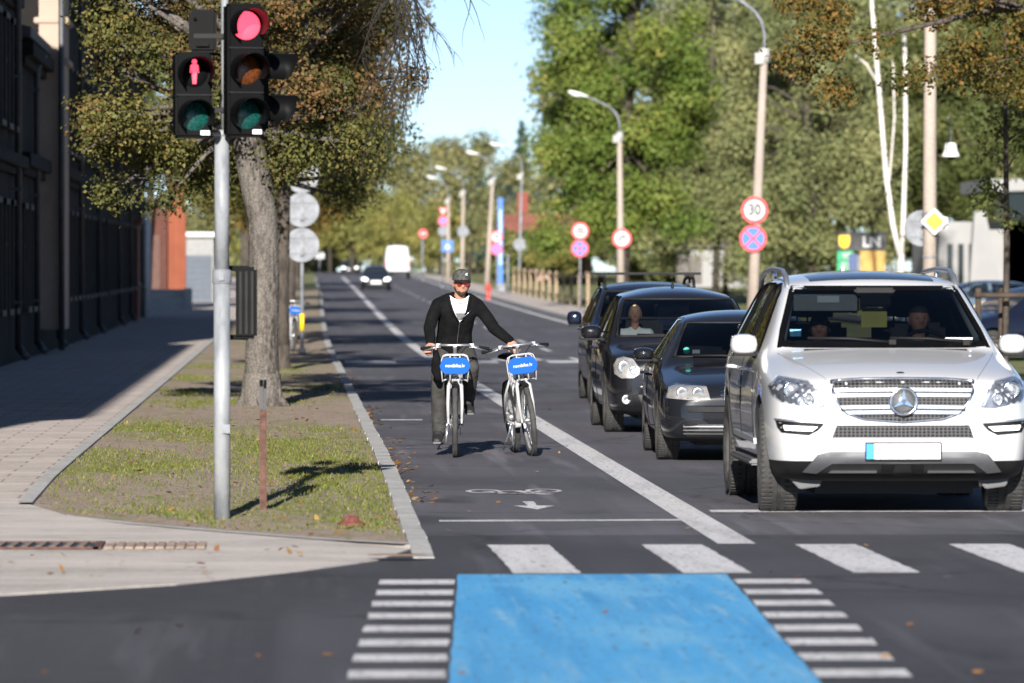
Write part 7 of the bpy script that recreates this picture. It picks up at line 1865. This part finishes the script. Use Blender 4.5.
def occupant(label, pos, hair, top, long_hair=False, wheel=None, sc=1.0, tilt=0):
    """seated person: pos = seat point under the pelvis"""
    t = thing('person', label, 'person', pos)
    pel = Vector((0, -.12, .10)); ch = Vector((0, -.02, .42)); nk = Vector((0, -.03, .56)); hd = Vector((0, -.06, .725))
    mb = MB(); e1, w1 = Vector((-.26, -.22, .30)), Vector((-.13, -.44, .32)); e2, w2 = Vector((.26, -.22, .30)), Vector((.13, -.44, .32))
    if not wheel: w1, w2 = Vector((-.10, -.40, .14)), Vector((.10, -.40, .14)); e1.z = e2.z = .22
    nd = {'pel': (pel, (.14, .11)), 'ch': (ch, (.14, .10)), 'n0': (ch.lerp(nk, .6), .08), 'nk': (nk, .05), 'n2': (nk.lerp(hd, .5), .048), 's1': (ch + Vector((-.17, 0, .07)), .055), 'e1': (e1, .04), 'w1': (w1, .027), 's2': (ch + Vector((.17, 0, .07)), .055), 'e2': (e2, .04), 'w2': (w2, .027),
          'k1': (pel + Vector((-.12, -.45, .04)), .06), 'a1': (pel + Vector((-.12, -.60, -.30)), .04), 'k2': (pel + Vector((.12, -.45, .04)), .06), 'a2': (pel + Vector((.12, -.60, -.30)), .04)}
    ed = [('pel', 'ch'), ('ch', 'n0'), ('n0', 'nk'), ('nk', 'n2'), ('ch', 's1'), ('s1', 'e1'), ('e1', 'w1'), ('ch', 's2'), ('s2', 'e2'), ('e2', 'w2'), ('pel', 'k1'), ('k1', 'a1'), ('pel', 'k2'), ('k2', 'a2')]
    v, f = skin_chain({k: (tuple(a), b) for k, (a, b) in nd.items()}, ed); mb.add(v, f, 0, True)
    HM = T(*hd) @ RZ(tilt); v, f = head_verts(HM, .98); mb.add(v, f, 0, True); add_ears(mb, HM)
    hand(mb, w1, Vector((.3, -.7, .1)), Vector((-.3, -.3, 1)), -1, 40); hand(mb, w2, Vector((-.3, -.7, .1)), Vector((.3, -.3, 1)), 1, 40)
    remeshed(mb, 'body', SKIN, t, .008, 2)
    mb = MB(); nd2 = {'pel': (pel, (.16, .13)), 'ch': (ch, (.165, .12)), 'n0': (ch.lerp(nk, .5), (.11, .08)), 's1': (ch + Vector((-.17, 0, .06)), .07), 'e1': (e1, .056), 'w1': (e1.lerp(w1, .85), .042), 's2': (ch + Vector((.17, 0, .06)), .07), 'e2': (e2, .056), 'w2': (e2.lerp(w2, .85), .042)}
    v, f = skin_chain({k: (tuple(a), b) for k, (a, b) in nd2.items()}, [('pel', 'ch'), ('ch', 'n0'), ('ch', 's1'), ('s1', 'e1'), ('e1', 'w1'), ('ch', 's2'), ('s2', 'e2'), ('e2', 'w2')]); mb.add(v, f, 0, True); remeshed(mb, 'top', top, t, .01, 6)
    mb = MB(); v, f = head_verts(HM, 1.05); Mi = HM.inverted(); loc = [Mi @ Vector(q) for q in v]
    fk = [q for q in f if all((loc[i].z > .052) or (loc[i].y > -.005 and loc[i].z > (-.10 if long_hair else -.05)) or (long_hair and abs(loc[i].x) > .062 and loc[i].z > -.07) for i in q)]
    us = sorted({i for q in fk for i in q}); re = {i: k for k, i in enumerate(us)}; mb.add([v[i] for i in us], [tuple(re[i] for i in q) for q in fk], 0, True); h = mb.build('hair', hair, t, fixn=False); sd = h.modifiers.new('s', 'SOLIDIFY'); sd.thickness = .012
    for s in (-1, 1):
        mb = MB(); mb.ball((s * .030, -.080, .010), (.008, .006, .0045), 0, M=HM, n=10); mb.build('eye', SIGNK, t)
    t.scale = (sc,) * 3
    return t
BLOND = mat('light hair', (.40, .27, .15), .7, var=.3, vs=40)
sx = SUV.location.x
occupant('driver of the white SUV, short dark hair and dark top, hands on the wheel', (sx + .37, 39.75 + 2.42, .65), HAIRM, mat('dark top', (.05, .05, .06), .9, var=.2), False, True, .98, 5)
occupant('front passenger of the white SUV in dark glasses and dark clothes', (sx - .37, 39.75 + 2.42, .60), HAIRM, CLOTHK, True, False, .96, -8)
occupant('passenger with light hair and white blouse in the dark minivan', (4.19 - .46, 60.3 + 1.72, .63), BLOND, CLOTHW, False, False, .87, -4)
# ------------------------------------------------------------------ camera, light, sky
cam = bpy.data.cameras.new('camera'); co = bpy.data.objects.new('camera', cam); COL.objects.link(co)
cam.sensor_width = 36; cam.lens = FPX * 36 / 1024
co.location = (0, 0, CAMH)
co.rotation_euler = (R(90) - math.atan((341.5 - HORY) / FPX), 0, -YAW)
cam.clip_start = .5; cam.clip_end = 6000
cam.dof.use_dof = True; cam.dof.focus_distance = 51; cam.dof.aperture_fstop = 4.0
SC.camera = co
EL, AZ = 20.5, 5.9
sun = bpy.data.lights.new('sun', 'SUN'); sun.energy = SUN_E; sun.angle = R(.53); sun.color = (1, .95, .88)
so = bpy.data.objects.new('sun', sun); COL.objects.link(so); so.location = (-10, -40, 30)
d = Vector((math.sin(R(AZ)) * math.cos(R(EL)), math.cos(R(AZ)) * math.cos(R(EL)), -math.sin(R(EL))))
so.rotation_euler = d.to_track_quat('-Z', 'Y').to_euler()
w = bpy.data.worlds.new('World'); SC.world = w; w.use_nodes = True
nt = w.node_tree; bg = nt.nodes['Background']; sky = nt.nodes.new('ShaderNodeTexSky'); sky.sky_type = 'NISHITA'
sky.sun_disc = False; sky.sun_elevation = R(EL); sky.sun_rotation = R(180 + AZ); sky.altitude = 50; sky.air_density = .43; sky.dust_density = 0; sky.ozone_density = 1.1
nt.links.new(sky.outputs[0], bg.inputs[0]); bg.inputs[1].default_value = SKY_E
SC.render.engine = 'CYCLES'; SC.cycles.use_denoising = True
SC.cycles.max_bounces = 8; SC.cycles.transparent_max_bounces = 16
SC.view_settings.view_transform = 'Standard'; SC.view_settings.look = 'None'; SC.view_settings.gamma = 1; SC.view_settings.use_curve_mapping = False
SC.view_settings.exposure = EXPO
